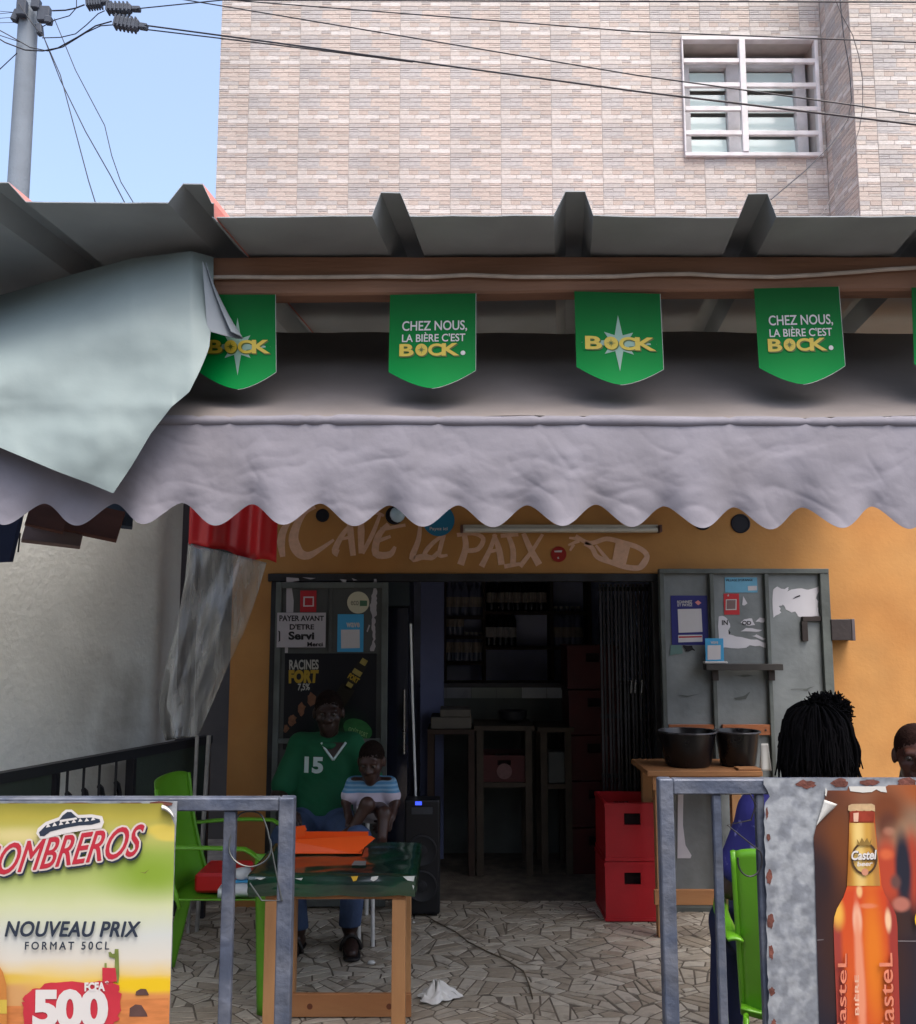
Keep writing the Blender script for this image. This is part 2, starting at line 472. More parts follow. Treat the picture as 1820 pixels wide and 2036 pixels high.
def piece_mesh(mb, p, mi=0):
    z0, z1 = -.004, rng.uniform(.0025, .0045)
    t = inset(p, .002); n = len(p)
    if len(t) != n:
        mb.add([(x, y, z0) for x, y in p] + [(x, y, z1) for x, y in p], [tuple(range(n, 2 * n))] + [(i, (i + 1) % n, n + (i + 1) % n, n + i) for i in range(n)], mi)
        return
    mb.add([(x, y, z0) for x, y in p] + [(x, y, z1 - .001) for x, y in p] + [(x, y, z1) for x, y in t],
           [tuple(range(2 * n, 3 * n))] + [(i, (i + 1) % n, n + (i + 1) % n, n + i) for i in range(n)] +
           [(n + i, n + (i + 1) % n, 2 * n + (i + 1) % n, 2 * n + i) for i in range(n)], mi)
def vis(p):
    cx = sum(q[0] for q in p) / len(p); cy = sum(q[1] for q in p) / len(p)
    ok = abs(cx) < cy * .5 and cy > 3.72
    return (abs(area(p)) / cy ** 3) if ok else 0
pieces.sort(key=vis, reverse=True)
for k, p in enumerate(pieces[:290]):
    cx = sum(q[0] for q in p) / len(p); cy = sum(q[1] for q in p) / len(p)
    mb = MB(); piece_mesh(mb, [(x - cx, y - cy) for x, y in p])
    o = bpy.data.objects.new('paving_piece', mb.mesh('paving_piece', tilem[rng.randrange(4)])); C.objects.link(o)
    o.parent = floor; o.location = (cx, cy, 0)
mb = MB()
for p in pieces[290:]: piece_mesh(mb, p, rng.randrange(4))
o = mb.build('paving_pieces', tilem, floor); o['kind'] = 'stuff'

# ---- unseen houses added across the street to shade the low sky
for k, (x0, x1, hgt, lab) in enumerate([(-16, -6.5, 5.2, 'unseen tall grey house with a flat roof, added to shade the low sky'), (-6.2, 3.6, 4.6, 'unseen grey-brown house facing the shop, added to shade the low sky'), (8.5, 18, 4.0, 'unseen low house beyond the gap, added to shade the low sky')]):
    hs = thing('house', lab, 'house', ((x0 + x1) / 2, -6.5, -.03), 'unseen houses added to shade the low sky')
    b = MB(); b.bx(x0, x1, -14, -6.5, -.03, hgt); b.build('wall', M('house_render', (112, 102, 92), .9, .15, 2), hs)
    b = MB(); b.bx(x0 - .3, x1 + .3, -14.3, -6.2, hgt, hgt + .18); b.build('roof', M('concrete', (120, 116, 110)), hs)
    xx = x0 + 1.2
    while xx < x1 - 1.5:
        for zz in (1.0, 4.0):
            if zz + 1.4 < hgt: MB().bx(xx, xx + 1.2, -6.5, -6.46, zz, zz + 1.3).build('window', M('dark_pane', (40, 44, 50), .2, .1), hs)
        xx += 2.6

# ---- shop on the ground floor
Zl = U(900, 1140, YW).z                       # underside of the lintel
xo0, xo1 = U(537, 1300, YW).x, U(1312, 1300, YW).x    # door opening
xp0 = U(458, 1300, YW).x                      # outer edge of the orange pier
orange = M('orange_wall', (184, 138, 82), .85, .08, 5, .15, 45, col2=(170, 118, 64), s2=2.2, sharp=.25)
inner = M('inner_wall', (206, 214, 238), .85, .2, 3, .2, 40)
shop = thing('shop', 'orange painted drinks shop with a wide open doorway under the awning', 'shop', (0, YW, 0))
SL = 2.74
b = MB(); b.bx(xp0, xo0, YW, YW + .22, 0, SL); b.bx(xo1, 3.2, YW, YW + .22, 0, SL); b.bx(xo0, xo1, YW, YW + .22, Zl, SL)
b.build('wall', orange, shop)
b = MB(); b.bx(xp0, xp0 + .2, YW + .22, 7.9, 0, SL); b.bx(2.2, 2.4, YW + .22, 7.9, 0, SL); b.bx(xp0 + .2, 2.2, 7.7, 7.9, 0, SL)
b.build('inner_wall', inner, shop)
b = MB(); b.bx(-2.6, 3.3, YW + .005, 9.6, SL, SL + .2); b.build('ceiling_slab', M('slab_white', (180, 180, 184), .9, .15, 4, .3, 40), shop)
b = MB(); b.bx(xo0 - .02, xo1 + .02, YW - .03, YW + .05, Zl - .05, Zl - .003); b.bx(xo0, xo0 + .045, YW - .025, YW + .05, 0, Zl - .05); b.bx(xo1 - .045, xo1, YW - .025, YW + .05, 0, Zl - .05)
doormetal = M('door_metal', (104, 112, 110), .55, .22, 6, .25, 30, metal=.15, col2=(76, 80, 77), s2=3.5, sharp=.2)
darkmetal = M('dark_metal', (52, 55, 60), .5, .25, 8, .2, 40, metal=.3, col2=(36, 34, 34), s2=5, sharp=.2)
b.build('door_frame', darkmetal, shop, bevel=.003)
# painted name on the lintel
paint = M('faded_paint', (216, 176, 150), .9, .10, 30)
lp = Print(shop, YW)
q = lambda x, y: (537 + x / 4.431, 987.4 + y / 4.431)       # zoomed crop of the lintel
def stroke(pr, pts, wds, m, name='lettering', y=None):
    """brush stroke: polyline of pixel points with widths"""
    L = []; Rr = []
    for i, p in enumerate(pts):
        a = pts[max(i - 1, 0)]; c = pts[min(i + 1, len(pts) - 1)]
        dx, dy = c[0] - a[0], c[1] - a[1]; l = math.hypot(dx, dy) or 1
        L.append((p[0] - dy / l * wds[i] / 2, p[1] + dx / l * wds[i] / 2)); Rr.append((p[0] + dy / l * wds[i] / 2, p[1] - dx / l * wds[i] / 2))
    return L + Rr[::-1]
def strokes(pr, lst, m, name='lettering'):
    y = pr.lay(); mb = MB()
    for k, (pts, wd) in enumerate(lst):
        if len(pts) > 2:            # smooth
            f = []
            for i in range(len(pts) - 1):
                p0, p1, p2, p3 = [Vector(pts[max(0, min(len(pts) - 1, i + d))]) for d in (-1, 0, 1, 2)]
                for t in (0, .25, .5, .75):
                    f.append(tuple(.5 * ((2 * p1) + (p2 - p0) * t + (2 * p0 - 5 * p1 + 4 * p2 - p3) * t * t + (3 * p1 - p0 - 3 * p2 + p3) * t ** 3)))
            f.append(tuple(pts[-1])); pts = f
        n = len(pts); wl = wd if isinstance(wd, (list, tuple)) else [wd] * 2
        ws = []
        for i in range(n):
            t = i / (n - 1) * (len(wl) - 1); j = min(int(t), len(wl) - 2); ws.append(wl[j] + (wl[j + 1] - wl[j]) * (t - j))
        pg = stroke(pr, pts, ws, m)
        yy = y - .0002 * k
        vs = [U(a, c, yy) for a, c in pg]; h = len(pg) // 2
        mb.add(vs, [(i, i + 1, 2 * h - 2 - i, 2 * h - 1 - i) for i in range(h - 1)])
    return mb.build(name, m, pr.p)
Q = lambda *a: [q(*p) for p in a]
strokes(lp, [
    (Q((395, 90), (300, 140), (230, 260), (205, 380), (250, 490), (330, 520), (430, 470), (560, 380)), [7, 12, 17, 22, 17, 10, 5]),
    (Q((190, 190), (120, 290), (95, 400), (110, 530)), [5, 14, 16, 10]),
    (Q((850, 110), (760, 200), (640, 330), (570, 470), (600, 500)), [4, 7, 10, 13, 15]), (Q((700, 180), (705, 300), (730, 520)), [9, 13, 11]), (Q((600, 380), (730, 350)), [5, 7]),
    (Q((800, 140), (800, 300), (800, 500)), [8, 14, 10]), (Q((970, 150), (900, 330), (810, 500)), [6, 9, 8]), (Q((900, 140), (960, 150), (1000, 170)), [7, 5]),
    (Q((1040, 240), (950, 350), (930, 500), (1050, 510), (1100, 440)), [8, 13, 15, 13, 6]), (Q((970, 290), (1190, 250)), [8, 6]), (Q((950, 390), (1060, 350)), [8, 6]),
    (Q((1320, 230), (1305, 380), (1250, 540), (1340, 530), (1420, 540)), [6, 10, 13, 12, 10]), (Q((1530, 340), (1440, 400), (1360, 500), (1420, 540), (1480, 490)), [6, 9, 10, 8]), (Q((1530, 335), (1500, 440), (1490, 520), (1560, 515)), [8, 9, 8, 5])], paint)
q2 = lambda x, y: (474 + x / 2.88, 987.4 + y / 2.88)
Q2 = lambda *a: [q2(*p) for p in a]
strokes(lp, [
    (Q2((1290, 210), (1300, 290), (1270, 390)), [10, 12, 14]), (Q2((1250, 220), (1340, 210), (1400, 240), (1370, 300), (1300, 310)), [8, 8, 10, 9]),
    (Q2((1470, 215), (1440, 300), (1390, 400)), [8, 9, 12]), (Q2((1460, 215), (1490, 300), (1505, 390)), [7, 12, 13]), (Q2((1420, 320), (1500, 300)), [7, 6]),
    (Q2((1540, 215), (1570, 300), (1570, 395)), [8, 11, 12]), (Q2((1500, 225), (1600, 215)), [8, 8]), (Q2((1520, 400), (1610, 385)), [9, 7]),
    (Q2((1630, 210), (1670, 300), (1720, 390)), [9, 12, 14]), (Q2((1740, 215), (1680, 310), (1610, 400)), [6, 8, 10])], paint)
q3 = lambda x, y: (1026.9 + x / 5.486, 1011 + y / 5.486)
Q3 = lambda *a: [q3(*p) for p in a]
strokes(lp, [(Q3((640, 300), (760, 370), (850, 370), (980, 330), (1150, 370), (1330, 430), (1420, 520), (1350, 640), (1200, 640), (1040, 590), (880, 530), (820, 430), (740, 380)), [8, 9, 10, 11, 10, 9]),
             (Q3((620, 390), (580, 460)), [7, 4]), (Q3((680, 350), (560, 400)), [8, 4]), (Q3((660, 330), (570, 320)), [7, 4]),
             (Q3((1160, 380), (1110, 610)), [30, 28]), (Q3((860, 400), (990, 560)), [5, 8]), (Q3((1400, 540), (1330, 640)), [6, 6])], paint, 'bottle_drawing')

# round vents in the lintel: black discs stand for the dark of the holes
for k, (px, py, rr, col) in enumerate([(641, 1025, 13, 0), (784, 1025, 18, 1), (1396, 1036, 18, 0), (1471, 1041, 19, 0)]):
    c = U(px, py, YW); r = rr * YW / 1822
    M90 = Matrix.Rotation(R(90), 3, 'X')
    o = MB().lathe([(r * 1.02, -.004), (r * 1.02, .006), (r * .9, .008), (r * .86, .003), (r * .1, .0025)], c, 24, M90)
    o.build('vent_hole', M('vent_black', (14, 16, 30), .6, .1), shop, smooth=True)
    if col:  # pale dome: light coming through this vent is put into its colour
        vcap = thing('lit_vent_cap', 'small pale blue domed vent cap coloured as light coming through the orange lintel', 'vent cap', U(px + 4, py + 12, YW - .09))
        MB().lathe([(.001, -.048), (.02, -.043), (.036, -.03), (.046, -.008), (.046, .012), (.036, .032), (.02, .044), (.001, .048)], U(px + 6, py - 2, YW - .062), 20).build('globe', M('vent_light_blue', (190, 222, 245), .12, .04, spec=.8), vcap, smooth='all')
        MB().lathe([(.02, -.005), (.02, .04)], U(px + 6, py - 2, YW - .018), 14, M90).build('cap_stem', M('vent_black', (14, 16, 30)), vcap, smooth=True)

# ---- tiled building above
xa, xb = U(427, 420, YB).x, 3.0
prot = U(1640, 250, YB).x                      # where the right-hand bay stands forward
YP = YB - .52
ZB0, ZB1 = SL + .2, 7.4
wx0, wx1 = U(1356, 195, YB).x, U(1628, 195, YB).x
wz0, wz1 = U(1490, 314, YB).z, U(1490, 76, YB).z
bld = thing('tiled_building', 'tall pale building clad in stacked stone pattern tiles above the shop', 'building', (0, YB, ZB0))
back = M('tile_grout', (176, 172, 168), .9, .1, 10)
b = MB()
b.bx(xa, wx0, YB + .005, YB + .25, ZB0, ZB1); b.bx(wx1, prot, YB + .005, YB + .25, ZB0, ZB1)
b.bx(wx0, wx1, YB + .005, YB + .25, ZB0, wz0); b.bx(wx0, wx1, YB + .005, YB + .25, wz1, ZB1)
b.bx(xa, xa + .2, YB + .25, 11.5, ZB0, ZB1); b.bx(xa + .2, 5, 11.3, 11.5, ZB0, ZB1); b.bx(xa + .2, 5, YB + .3, 11.3, ZB1 - .2, ZB1)
b.bx(prot + .005, 5, YP + .005, YB + .25, ZB0, ZB1); b.bx(wx0 - .1, wx1 + .1, YB + .5, YB + .6, ZB0, ZB1)
wallo = b.build('wall', back, bld)
trng = random.Random(11)
TW, TH, GAP = .405, .2535, .0016
pal = [(204, 198, 192), (216, 212, 208), (196, 186, 178), (206, 191, 180), (186, 183, 181), (213, 204, 194), (192, 176, 165), (178, 175, 174), (224, 221, 218)]
stones = []
def fill(x0, x1, z0, z1):
    stones.append((x0, x1, z0, z1, pal[trng.randrange(len(pal))], trng.uniform(.0015, .0036)))
zr = 0; rows = 7; hrow = TH / rows
for r_ in range(rows):
    z0, z1 = r_ * hrow, (r_ + 1) * hrow; x = 0; k = 0
    while x < TW - .001:
        wd = trng.choice([.075, .10, .12, .14, .17]) ; x2 = min(TW, x + wd)
        if TW - x2 < .05: x2 = TW
        sub = trng.random()
        if sub < .3:
            zm = z0 + (z1 - z0) * trng.uniform(.4, .6); fill(x, x2, z0, zm); fill(x, x2, zm, z1)
        else: fill(x, x2, z0, z1)
        x = x2
stones = [(a, c, d, e, ((184, 183, 184) if (a < .13 and e > .17 and d > .11) else (206, 192, 182) if (.15 < a < .3 and d > .14) else f), g) for a, c, d, e, f, g in stones]
def tile_mb(rects=None):
    mb = MB(); rects = rects or [(0, TW - GAP, 0, TH - GAP)]
    for (rx0, rx1, rz0, rz1) in rects:
        mb.bx(rx0, rx1, .003, .013, rz0, rz1, col=lin((163, 156, 151)))
        for a, c, d, e, f, g in stones:
            a, c, d, e = max(a + .0008, rx0), min(c - .0008, rx1), max(d + .0007, rz0), min(e - .0007, rz1)
            if c - a < .004 or e - d < .004: continue
            gg = .003 - g; bv = .0016
            vs = [(a, .0031, d), (c, .0031, d), (c, .0031, e), (a, .0031, e), (a + bv, gg, d + bv), (c - bv, gg, d + bv), (c - bv, gg, e - bv), (a + bv, gg, e - bv)]
            mb.add(vs, [(4, 5, 6, 7), (0, 1, 5, 4), (1, 2, 6, 5), (2, 3, 7, 6), (3, 0, 4, 7)], 0, tuple(q_ * .52 + .165 * w_ for q_, w_ in zip(lin(f)[:3], (.62, .565, .53))) + (1,))
    return mb
stonem = M('stone_print', (255, 255, 255), .55, .16, 34, .3, 120, attr=True, stretch=(1, 1, 2.4))
_n = stonem.node_tree.nodes; _l = stonem.node_tree.links; _p = _n['Principled BSDF']
_src = _p.inputs['Base Color'].links[0].from_socket
_oi = _n.new('ShaderNodeObjectInfo'); _ge = _n.new('ShaderNodeNewGeometry'); _mp = _n.new('ShaderNodeMapping'); _mp.inputs['Scale'].default_value = (1.4, 1.4, .5); _nz = _n.new('ShaderNodeTexNoise'); _nz.inputs['Scale'].default_value = 1.6; _nz.inputs['Detail'].default_value = 7
_l.new(_ge.outputs['Position'], _mp.inputs[0]); _l.new(_mp.outputs[0], _nz.inputs['Vector'])
_a = _n.new('ShaderNodeMath'); _a.operation = 'MULTIPLY_ADD'; _a.inputs[1].default_value = .10; _a.inputs[2].default_value = .72; _l.new(_oi.outputs['Random'], _a.inputs[0])
_b = _n.new('ShaderNodeMath'); _b.operation = 'MULTIPLY_ADD'; _b.inputs[1].default_value = .44; _l.new(_nz.outputs['Fac'], _b.inputs[0]); _l.new(_a.outputs[0], _b.inputs[2])
_m = _n.new('ShaderNodeMix'); _m.data_type = 'RGBA'; _m.blend_type = 'MULTIPLY'; _m.inputs['Factor'].default_value = 1; _l.new(_src, _m.inputs['A']); _l.new(_b.outputs[0], _m.inputs['B']); _l.new(_m.outputs['Result'], _p.inputs['Base Color'])
tmesh = tile_mb().mesh('tile', stonem)
def put_tile(me, loc, rz=0):
    o = bpy.data.objects.new('tile', me); C.objects.link(o); o.parent = wallo; o.location = Vector(loc) - wloc(wallo); o.rotation_euler = (0, 0, rz)
zstart = U(900, 434, YB).z - 2 * TH
def tiles(xs, xe, y, zlo, zhi, hole=None, phase=0.):
    j = 0
    while zstart + j * TH < zhi:
        z = zstart + j * TH; j += 1
        if z + TH < zlo: continue
        i = 0
        while True:
            x = xs + phase + i * TW - (TW if phase > 0 else 0); i += 1
            if x >= xe - .01: break
            r = [max(0, xs - x), min(TW - GAP, xe - x - .002), 0, TH - GAP]
            if r[1] - r[0] < .01: continue
            rects = [tuple(r)]
            if hole and x < hole[1] and x + TW > hole[0] and z < hole[3] and z + TH > hole[2]:
                h = [hole[0] - x, hole[1] - x, hole[2] - z, hole[3] - z]; rr = []
                if h[0] > r[0]: rr.append((r[0], min(r[1], h[0]), 0, TH - GAP))
                if h[1] < r[1]: rr.append((max(r[0], h[1]), r[1], 0, TH - GAP))
                m0, m1 = max(r[0], h[0]), min(r[1], h[1])
                if m1 > m0:
                    if h[2] > 0: rr.append((m0, m1, 0, min(TH - GAP, h[2])))
                    if h[3] < TH - GAP: rr.append((m0, m1, max(0, h[3]), TH - GAP))
                rects = [q_ for q_ in rr if q_[1] - q_[0] > .006 and q_[3] - q_[2] > .006]
                if not rects: continue
            full = rects == [(0, TW - GAP, 0, TH - GAP)]
            put_tile(tmesh if full else tile_mb(rects).mesh('tile', stonem), (x, y, z))
tiles(xa, prot - .003, YB, U(900, 470, YB).z, U(900, -40, YB).z, (wx0, wx1, wz0, wz1), phase=.24)
tiles(prot + .001, U(1960, 200, YP).x, YP, U(1750, 470, YP).z, U(1750, -40, YP).z, phase=.16)
j = 0
while zstart + j * TH < U(1700, -40, YP).z:          # return face of the forward bay
    z = zstart + j * TH; j += 1
    put_tile(tmesh, (prot, YP + .02 + TW, z), -math.pi / 2)
    put_tile(tile_mb([(TW - .095, TW - GAP, 0, TH - GAP)]).mesh('tile', stonem), (prot, YP + .02 + 2 * TW, z), -math.pi / 2)

# ---- window with bars
win = thing('window', 'white louvred window behind a white burglar bar grille', 'window', ((wx0 + wx1) / 2, YB, wz0))
white = M('white_paint', (206, 206, 210), .45, .08, 8, .1, 60, col2=(182, 181, 182), s2=6, sharp=.2)
b = MB(); t = .035
b.bx(wx0, wx1, YB - .03, YB + .03, wz1 - t, wz1 - .001); b.bx(wx0, wx1, YB - .03, YB + .03, wz0 + .001, wz0 + t * .9)
b.bx(wx0, wx0 + .012, YB - .028, YB + .03, wz0 + t, wz1 - t); b.bx(wx1 - .03, wx1 - .001, YB - .028, YB + .03, wz0 + t, wz1 - t)
b.build('grille_frame', white, win, bevel=.003)
xm = U(1476, 195, YB).x
MB().bx(xm - .024, xm + .024, YB - .036, YB + .02, wz0 + t, wz1 - t).build('mullion', white, win, bevel=.003)
for py in (124, 172, 219, 267):
    z = U(1490, py, YB).z
    MB().bx(wx0 + .012, xm - .024, YB - .025, YB + .005, z - .019, z + .019).build('bar', white, win, bevel=.003)
    MB().bx(xm + .024, wx1 - .03, YB - .025, YB + .005, z - .021, z + .017).build('bar', white, win, bevel=.003)
# inner reveal and louvres
yl = YB + .20
b = MB(); b.bx(wx0 - .02, wx0 - .001, YB + .03, yl + .1, wz0, wz1); b.bx(wx1 + .001, wx1 + .02, YB + .03, yl + .1, wz0, wz1); b.bx(wx0, wx1, YB + .251, yl + .08, wz1 - .004, wz1 + .02)
b.build('reveal', M('reveal_paint', (188, 184, 190), .8, .08), win)
b = MB(); b.bx(wx0 + .03, wx0 + .11, yl - .02, yl + .05, wz0 + .03, wz1 - .06); b.bx(xm - .07, xm + .06, yl - .02, yl + .05, wz0 + .03, wz1 - .06); b.bx(wx1 - .12, wx1 - .03, yl - .02, yl + .05, wz0 + .03, wz1 - .06)
b.bx(wx0 + .11, xm - .07, yl - .018, yl + .05, wz1 - .14, wz1 - .06); b.bx(xm + .06, wx1 - .12, yl - .018, yl + .05, wz1 - .14, wz1 - .06); b.bx(wx0 + .11, wx1 - .12, yl - .016, yl + .05, wz0 + .03, wz0 + .1)
b.build('sash', white, win, bevel=.003)
glass = M('louvre_glass', (206, 226, 224), .08, .05, 5, spec=.9)  # pale base colour stands in for sky reflected in the panes
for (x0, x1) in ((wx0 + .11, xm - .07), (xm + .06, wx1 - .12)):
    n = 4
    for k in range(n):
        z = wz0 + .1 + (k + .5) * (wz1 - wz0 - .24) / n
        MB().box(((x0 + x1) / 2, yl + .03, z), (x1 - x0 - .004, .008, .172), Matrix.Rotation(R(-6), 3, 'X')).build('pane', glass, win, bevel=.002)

# ---- neighbour's white wall on the left
XW = lambda y: -1.70 - .39 * (5.5 - y)
b = MB(); y0, y1 = 2.6, 5.72
vs = []
for z in (0, 2.66):
    vs += [(XW(y0), y0, z), (XW(y1), y1, z), (XW(y1) - .2, y1 + .05, z), (XW(y0) - .2, y0 + .05, z)]
b.add(vs, [(0, 3, 2, 1), (4, 5, 6, 7), (0, 1, 5, 4), (1, 2, 6, 5), (2, 3, 7, 6), (3, 0, 4, 7)])
wm = M('white_render', (214, 219, 217), .9, .12, 2.5, .35, 30, col2=(120, 116, 106), s2=1.3, fac2=.66, sharp=.12)
tag(b.build('side_wall', wm), 'stained whitewashed side wall running back beside the railing', 'wall')
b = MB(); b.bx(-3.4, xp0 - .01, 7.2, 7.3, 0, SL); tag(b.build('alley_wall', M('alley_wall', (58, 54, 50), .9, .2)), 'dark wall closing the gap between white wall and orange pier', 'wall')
b = MB(); b.bx(U(355, 1200, 5.3).x, U(383, 1200, 5.3).x, 5.32, 5.40, 0, 2.66); tag(b.build('timber_post', M('dark_timber', (42, 38, 44), .8, .3, 6, .3, 50, stretch=(1, 1, .2))), 'dark upright post behind the red curtain', 'post')

# ---- roof sheets with tall ribs
ZR = U(900, 432, 2.42).z
roof_under = M('roof_under', (146, 153, 157), .55, .12, 4, .1, 20, metal=.1)
roof_top = M('roof_top', (176, 112, 104), .6, .15, 4)
SK = .115
def roof_sheet(px0, px1, ribs, dz, yf, label, drop=0):
    x0, x1 = U(px0, 430, yf).x, U(px1, 430, yf).x
    prof = [(x0, 0)]
    for pr, wl, wr, ht in ribs:
        c = U(pr, 430, yf).x
        prof += [(c - wl, 0), (c - .026, ht), (c + .028, ht), (c + wr, 0)]
    prof += [(x1, 0), (x1 + .002, -drop)] if drop else [(x1, 0)]; full = []
    for i in range(len(prof) - 1):
        (xa_, za), (xb_, zb) = prof[i], prof[i + 1]; n = max(1, int((xb_ - xa_) / .05))
        for k in range(n): full.append((xa_ + (xb_ - xa_) * k / n, za + (zb - za) * k / n))
    full.append(prof[-1])
    yb = YW + .002
    def at(x, z, y, up):
        wob = .006 * noise3(x, y * .5, 0, 2.2, 3) + .0025 * noise3(x, 0, 0, 14, 4)
        return (x + SK * (y - yf), y, ZR + dz + z + wob - (y - yf) * .006 + up)
    mb = MB(); n = len(full); ys = [yf + .0, yf + .05, yf + .3, yf + .8, yf + 1.8, yb - .004]; ny = len(ys)
    lo = [at(x, z, y, 0) for y in ys for x, z in full]; hi = [at(x, z, y, .003) for y in ys for x, z in full]; N = len(lo)
    fb = [(j * n + i, j * n + i + 1, (j + 1) * n + i + 1, (j + 1) * n + i) for j in range(ny - 1) for i in range(n - 1)]
    mb.add(lo + hi, fb + [(i + 1, i, N + i, N + i + 1) for i in range(n - 1)], 0)
    o = len(mb.f)
    mb.add([], [])
    mb.f += [tuple(N + q_ for q_ in f[::-1]) for f in fb]; mb.m += [1] * len(fb); mb.c += [None] * len(fb)
    return tag(mb.build('roof_sheet', [roof_under, roof_top], smooth=30), label, 'roof', 'ribbed metal roof sheets')
roof_sheet(-560, 424, [(-380, .07, .07, .05), (-8, .07, .08, .055), (380, .065, .055, .055)], .032, 2.40, 'ribbed grey roof sheet above the loose white tarpaulin', .042)
roof_sheet(421, 2330, [(775, .05, .055, .068), (1143, .06, .05, .07), (1507, .055, .05, .068), (1880, .055, .055, .068)], 0, 2.42, 'long ribbed grey roof sheet above the wooden beam and green pennants')

# ---- wooden beam with cable
YBm = 2.70
zb1, zb0 = ZR - .012, U(900, 587, YBm - .03).z
wood_red = M('red_brown_timber', (160, 122, 98), .75, .35, 9, .7, 40, stretch=(.10, 1, 1), col2=(104, 74, 58), s2=7, sharp=.25)
def beamf(x): return .006 * noise3(x, 0, 0, 1.6, 9)
b = MB()
def beam_pt(u, ang):
    x = -2.25 + 4.55 * u
    return x
n = 46; vs = []; fs = []
for i in range(n + 1):
    x = -.80 + 3.15 * i / n; tilt = (x + .5) * .010
    w_ = beamf(x); e = .004 * noise3(x, 1, 0, 7, 2)
    zt = min(zb1 + tilt, zb1 + .0); zb = zb0 + tilt + w_
    vs += [(x, YBm - .03 + e, zb + .006), (x, YBm - .03 + e, zt), (x, YBm + .04, zt), (x, YBm + .04, zb), (x, YBm - .024 + e, zb)]
for i in range(n):
    for k in range(5): fs.append((i * 5 + k, i * 5 + (k + 1) % 5, (i + 1) * 5 + (k + 1) % 5, (i + 1) * 5 + k))
fs += [(0, 1, 2, 3, 4), tuple(n * 5 + k for k in (4, 3, 2, 1, 0))]
b.add(vs, fs)
tag(b.build('roof_beam', wood_red, smooth=30), 'long red-brown timber beam carrying the roof over the pennants', 'beam')
b = MB(); pts = []
for px, py in [(395, 552), (470, 551), (560, 552), (660, 551), (760, 550), (850, 551), (930, 547), (1030, 551), (1130, 551), (1220, 550), (1300, 546), (1370, 545), (1440, 549), (1540, 551), (1620, 547), (1700, 541), (1760, 536), (1830, 532), (1920, 528)]:
    pts.append(U(px, py, YBm - .041))
tag(b.tube(pts, .0065, 8).build('electric_cable', M('old_white_cable', (186, 176, 166), .6, .15, 20), smooth=True), 'dusty white cable clipped along the timber beam', 'cable')
for k, x in enumerate((-2.2, 2.28)):
    tag(MB().bx(x - .04, x + .04, 2.72, 2.79, -.02, (zb0 - .002 + (x + .5) * .010 - .008) if x > 0 else ZR - .03).build('roof_post', wood_red, bevel=.004), ('timber post holding the beam on the tarpaulin side', 'timber post holding the beam on the open side')[k], 'post')

# ---- awning
canvas = M('awning_canvas', (132, 131, 141), .8, .10, 5, .2, 25, col2=(118, 116, 123), s2=4, sharp=.3)
aw = thing('awning', 'dusty grey canvas awning with a wrinkled scalloped valance', 'awning', (0, 2.6, 1.9))
AX0, AX1 = -2.15, 2.22
zr = U(900, 822, 2.6).z
def canv(u, v):
    x = AX0 + (AX1 - AX0) * u; y = 2.600 + .62 * v; z = zr - .012 + (2.667 - zr) * v - .025 * math.sin(math.pi * v) + .008 * noise3(x, y, 0, 3, 1) + .004 * noise3(x, v * 4, 0, 9, 5)
    return (x, y, z)
MB().sheet(canv, 160, 24, .002).build('canvas', M('awning_canvas_top', (134, 128, 126), .85, .10, 4, .15, 25, col2=(116, 109, 105), s2=3, sharp=.3), aw, smooth=60)
b = MB(); pts = []; rs = []
for i in range(241):
    x = AX0 + (AX1 - AX0) * i / 240
    pts.append((x, 2.592, zr - .020 + .003 * noise3(x, 0, 0, 4, 1) - (x + 2) * .0025)); pin = abs(noise3(x, 0, 0, 5.5, 8)); rs.append(.0165 + .003 * noise3(x, 0, 0, 11, 2) - (.004 if pin < .035 else 0))
b.tube(pts, rs, 14); b.build('hem_roll', canvas, aw, smooth='all')
period = 137.3 * 2.6 / 1822 * 1.003
def wr(x, z):
    v = Vector((x * 2.1, z * 3.1, 3.3))
    a = noise.noise(v * 1.3) * .5
    r1 = 1 - abs(noise.noise(Vector((x * 5 + .8 * a, z * 7 + x * 2, 1.7)))) * 2.2
    r2 = 1 - abs(noise.noise(Vector((x * 11 - z * 6, z * 12, 5.1)))) * 2.2
    r3 = 1 - abs(noise.noise(Vector((x * 22 + z * 9, z * 26, 2.2)))) * 2.2
    wx, wz = x + .05 * noise.noise(Vector((x * 6, z * 6, 11))), z + .05 * noise.noise(Vector((x * 6, z * 6, 23)))
    c1 = abs(noise.noise(Vector((wx * 7 + wz * 5, wz * 9 - wx * 3, 4)))); c2 = abs(noise.noise(Vector((wx * 13 - wz * 11, wz * 15 + wx * 6, 14)))); c3 = abs(noise.noise(Vector((wx * 27 + wz * 20, wz * 24 - wx * 9, 34))))
    return .0075 * c1 + .0038 * c2 + .0016 * c3 + .010 * a - .003 * max(0, r1) ** 6
xt0 = U(14, 1040, 2.58).x
def val(u, v):
    x = AX0 + (AX1 - AX0) * u
    ph = (x - xt0) / period; c = .5 + .5 * math.cos(2 * math.pi * ph)
    c = c ** .9
    zb = U(900, 1000, 2.58).z - c * .064 - (x + 1) * .0045 + .006 * noise3(x, 0, 0, 2.5, 6)
    zt = zr - .028
    z = zt + (zb - zt) * v
    flare = .02 * math.sin(2 * math.pi * ph * .5 + 1) * v ** 2 * .5 + .012 * math.cos(2 * math.pi * ph) * v ** 4
    y = 2.586 - flare - wr(x, z) * .62 * (0.25 + .75 * min(1, v * 3)) - .006 * math.sin(v * 3.1)
    return (x, y, z)
MB().sheet(val, 900, 64, .0014).build('valance', canvas, aw, smooth=60)
for k, x in enumerate((-2.05, 2.12)):
    MB().tube([(x, 2.60, zr - .02), (x, 2.76, zb0 + .02)], .014, 8).build('support_arm', darkmetal, aw, smooth=True)

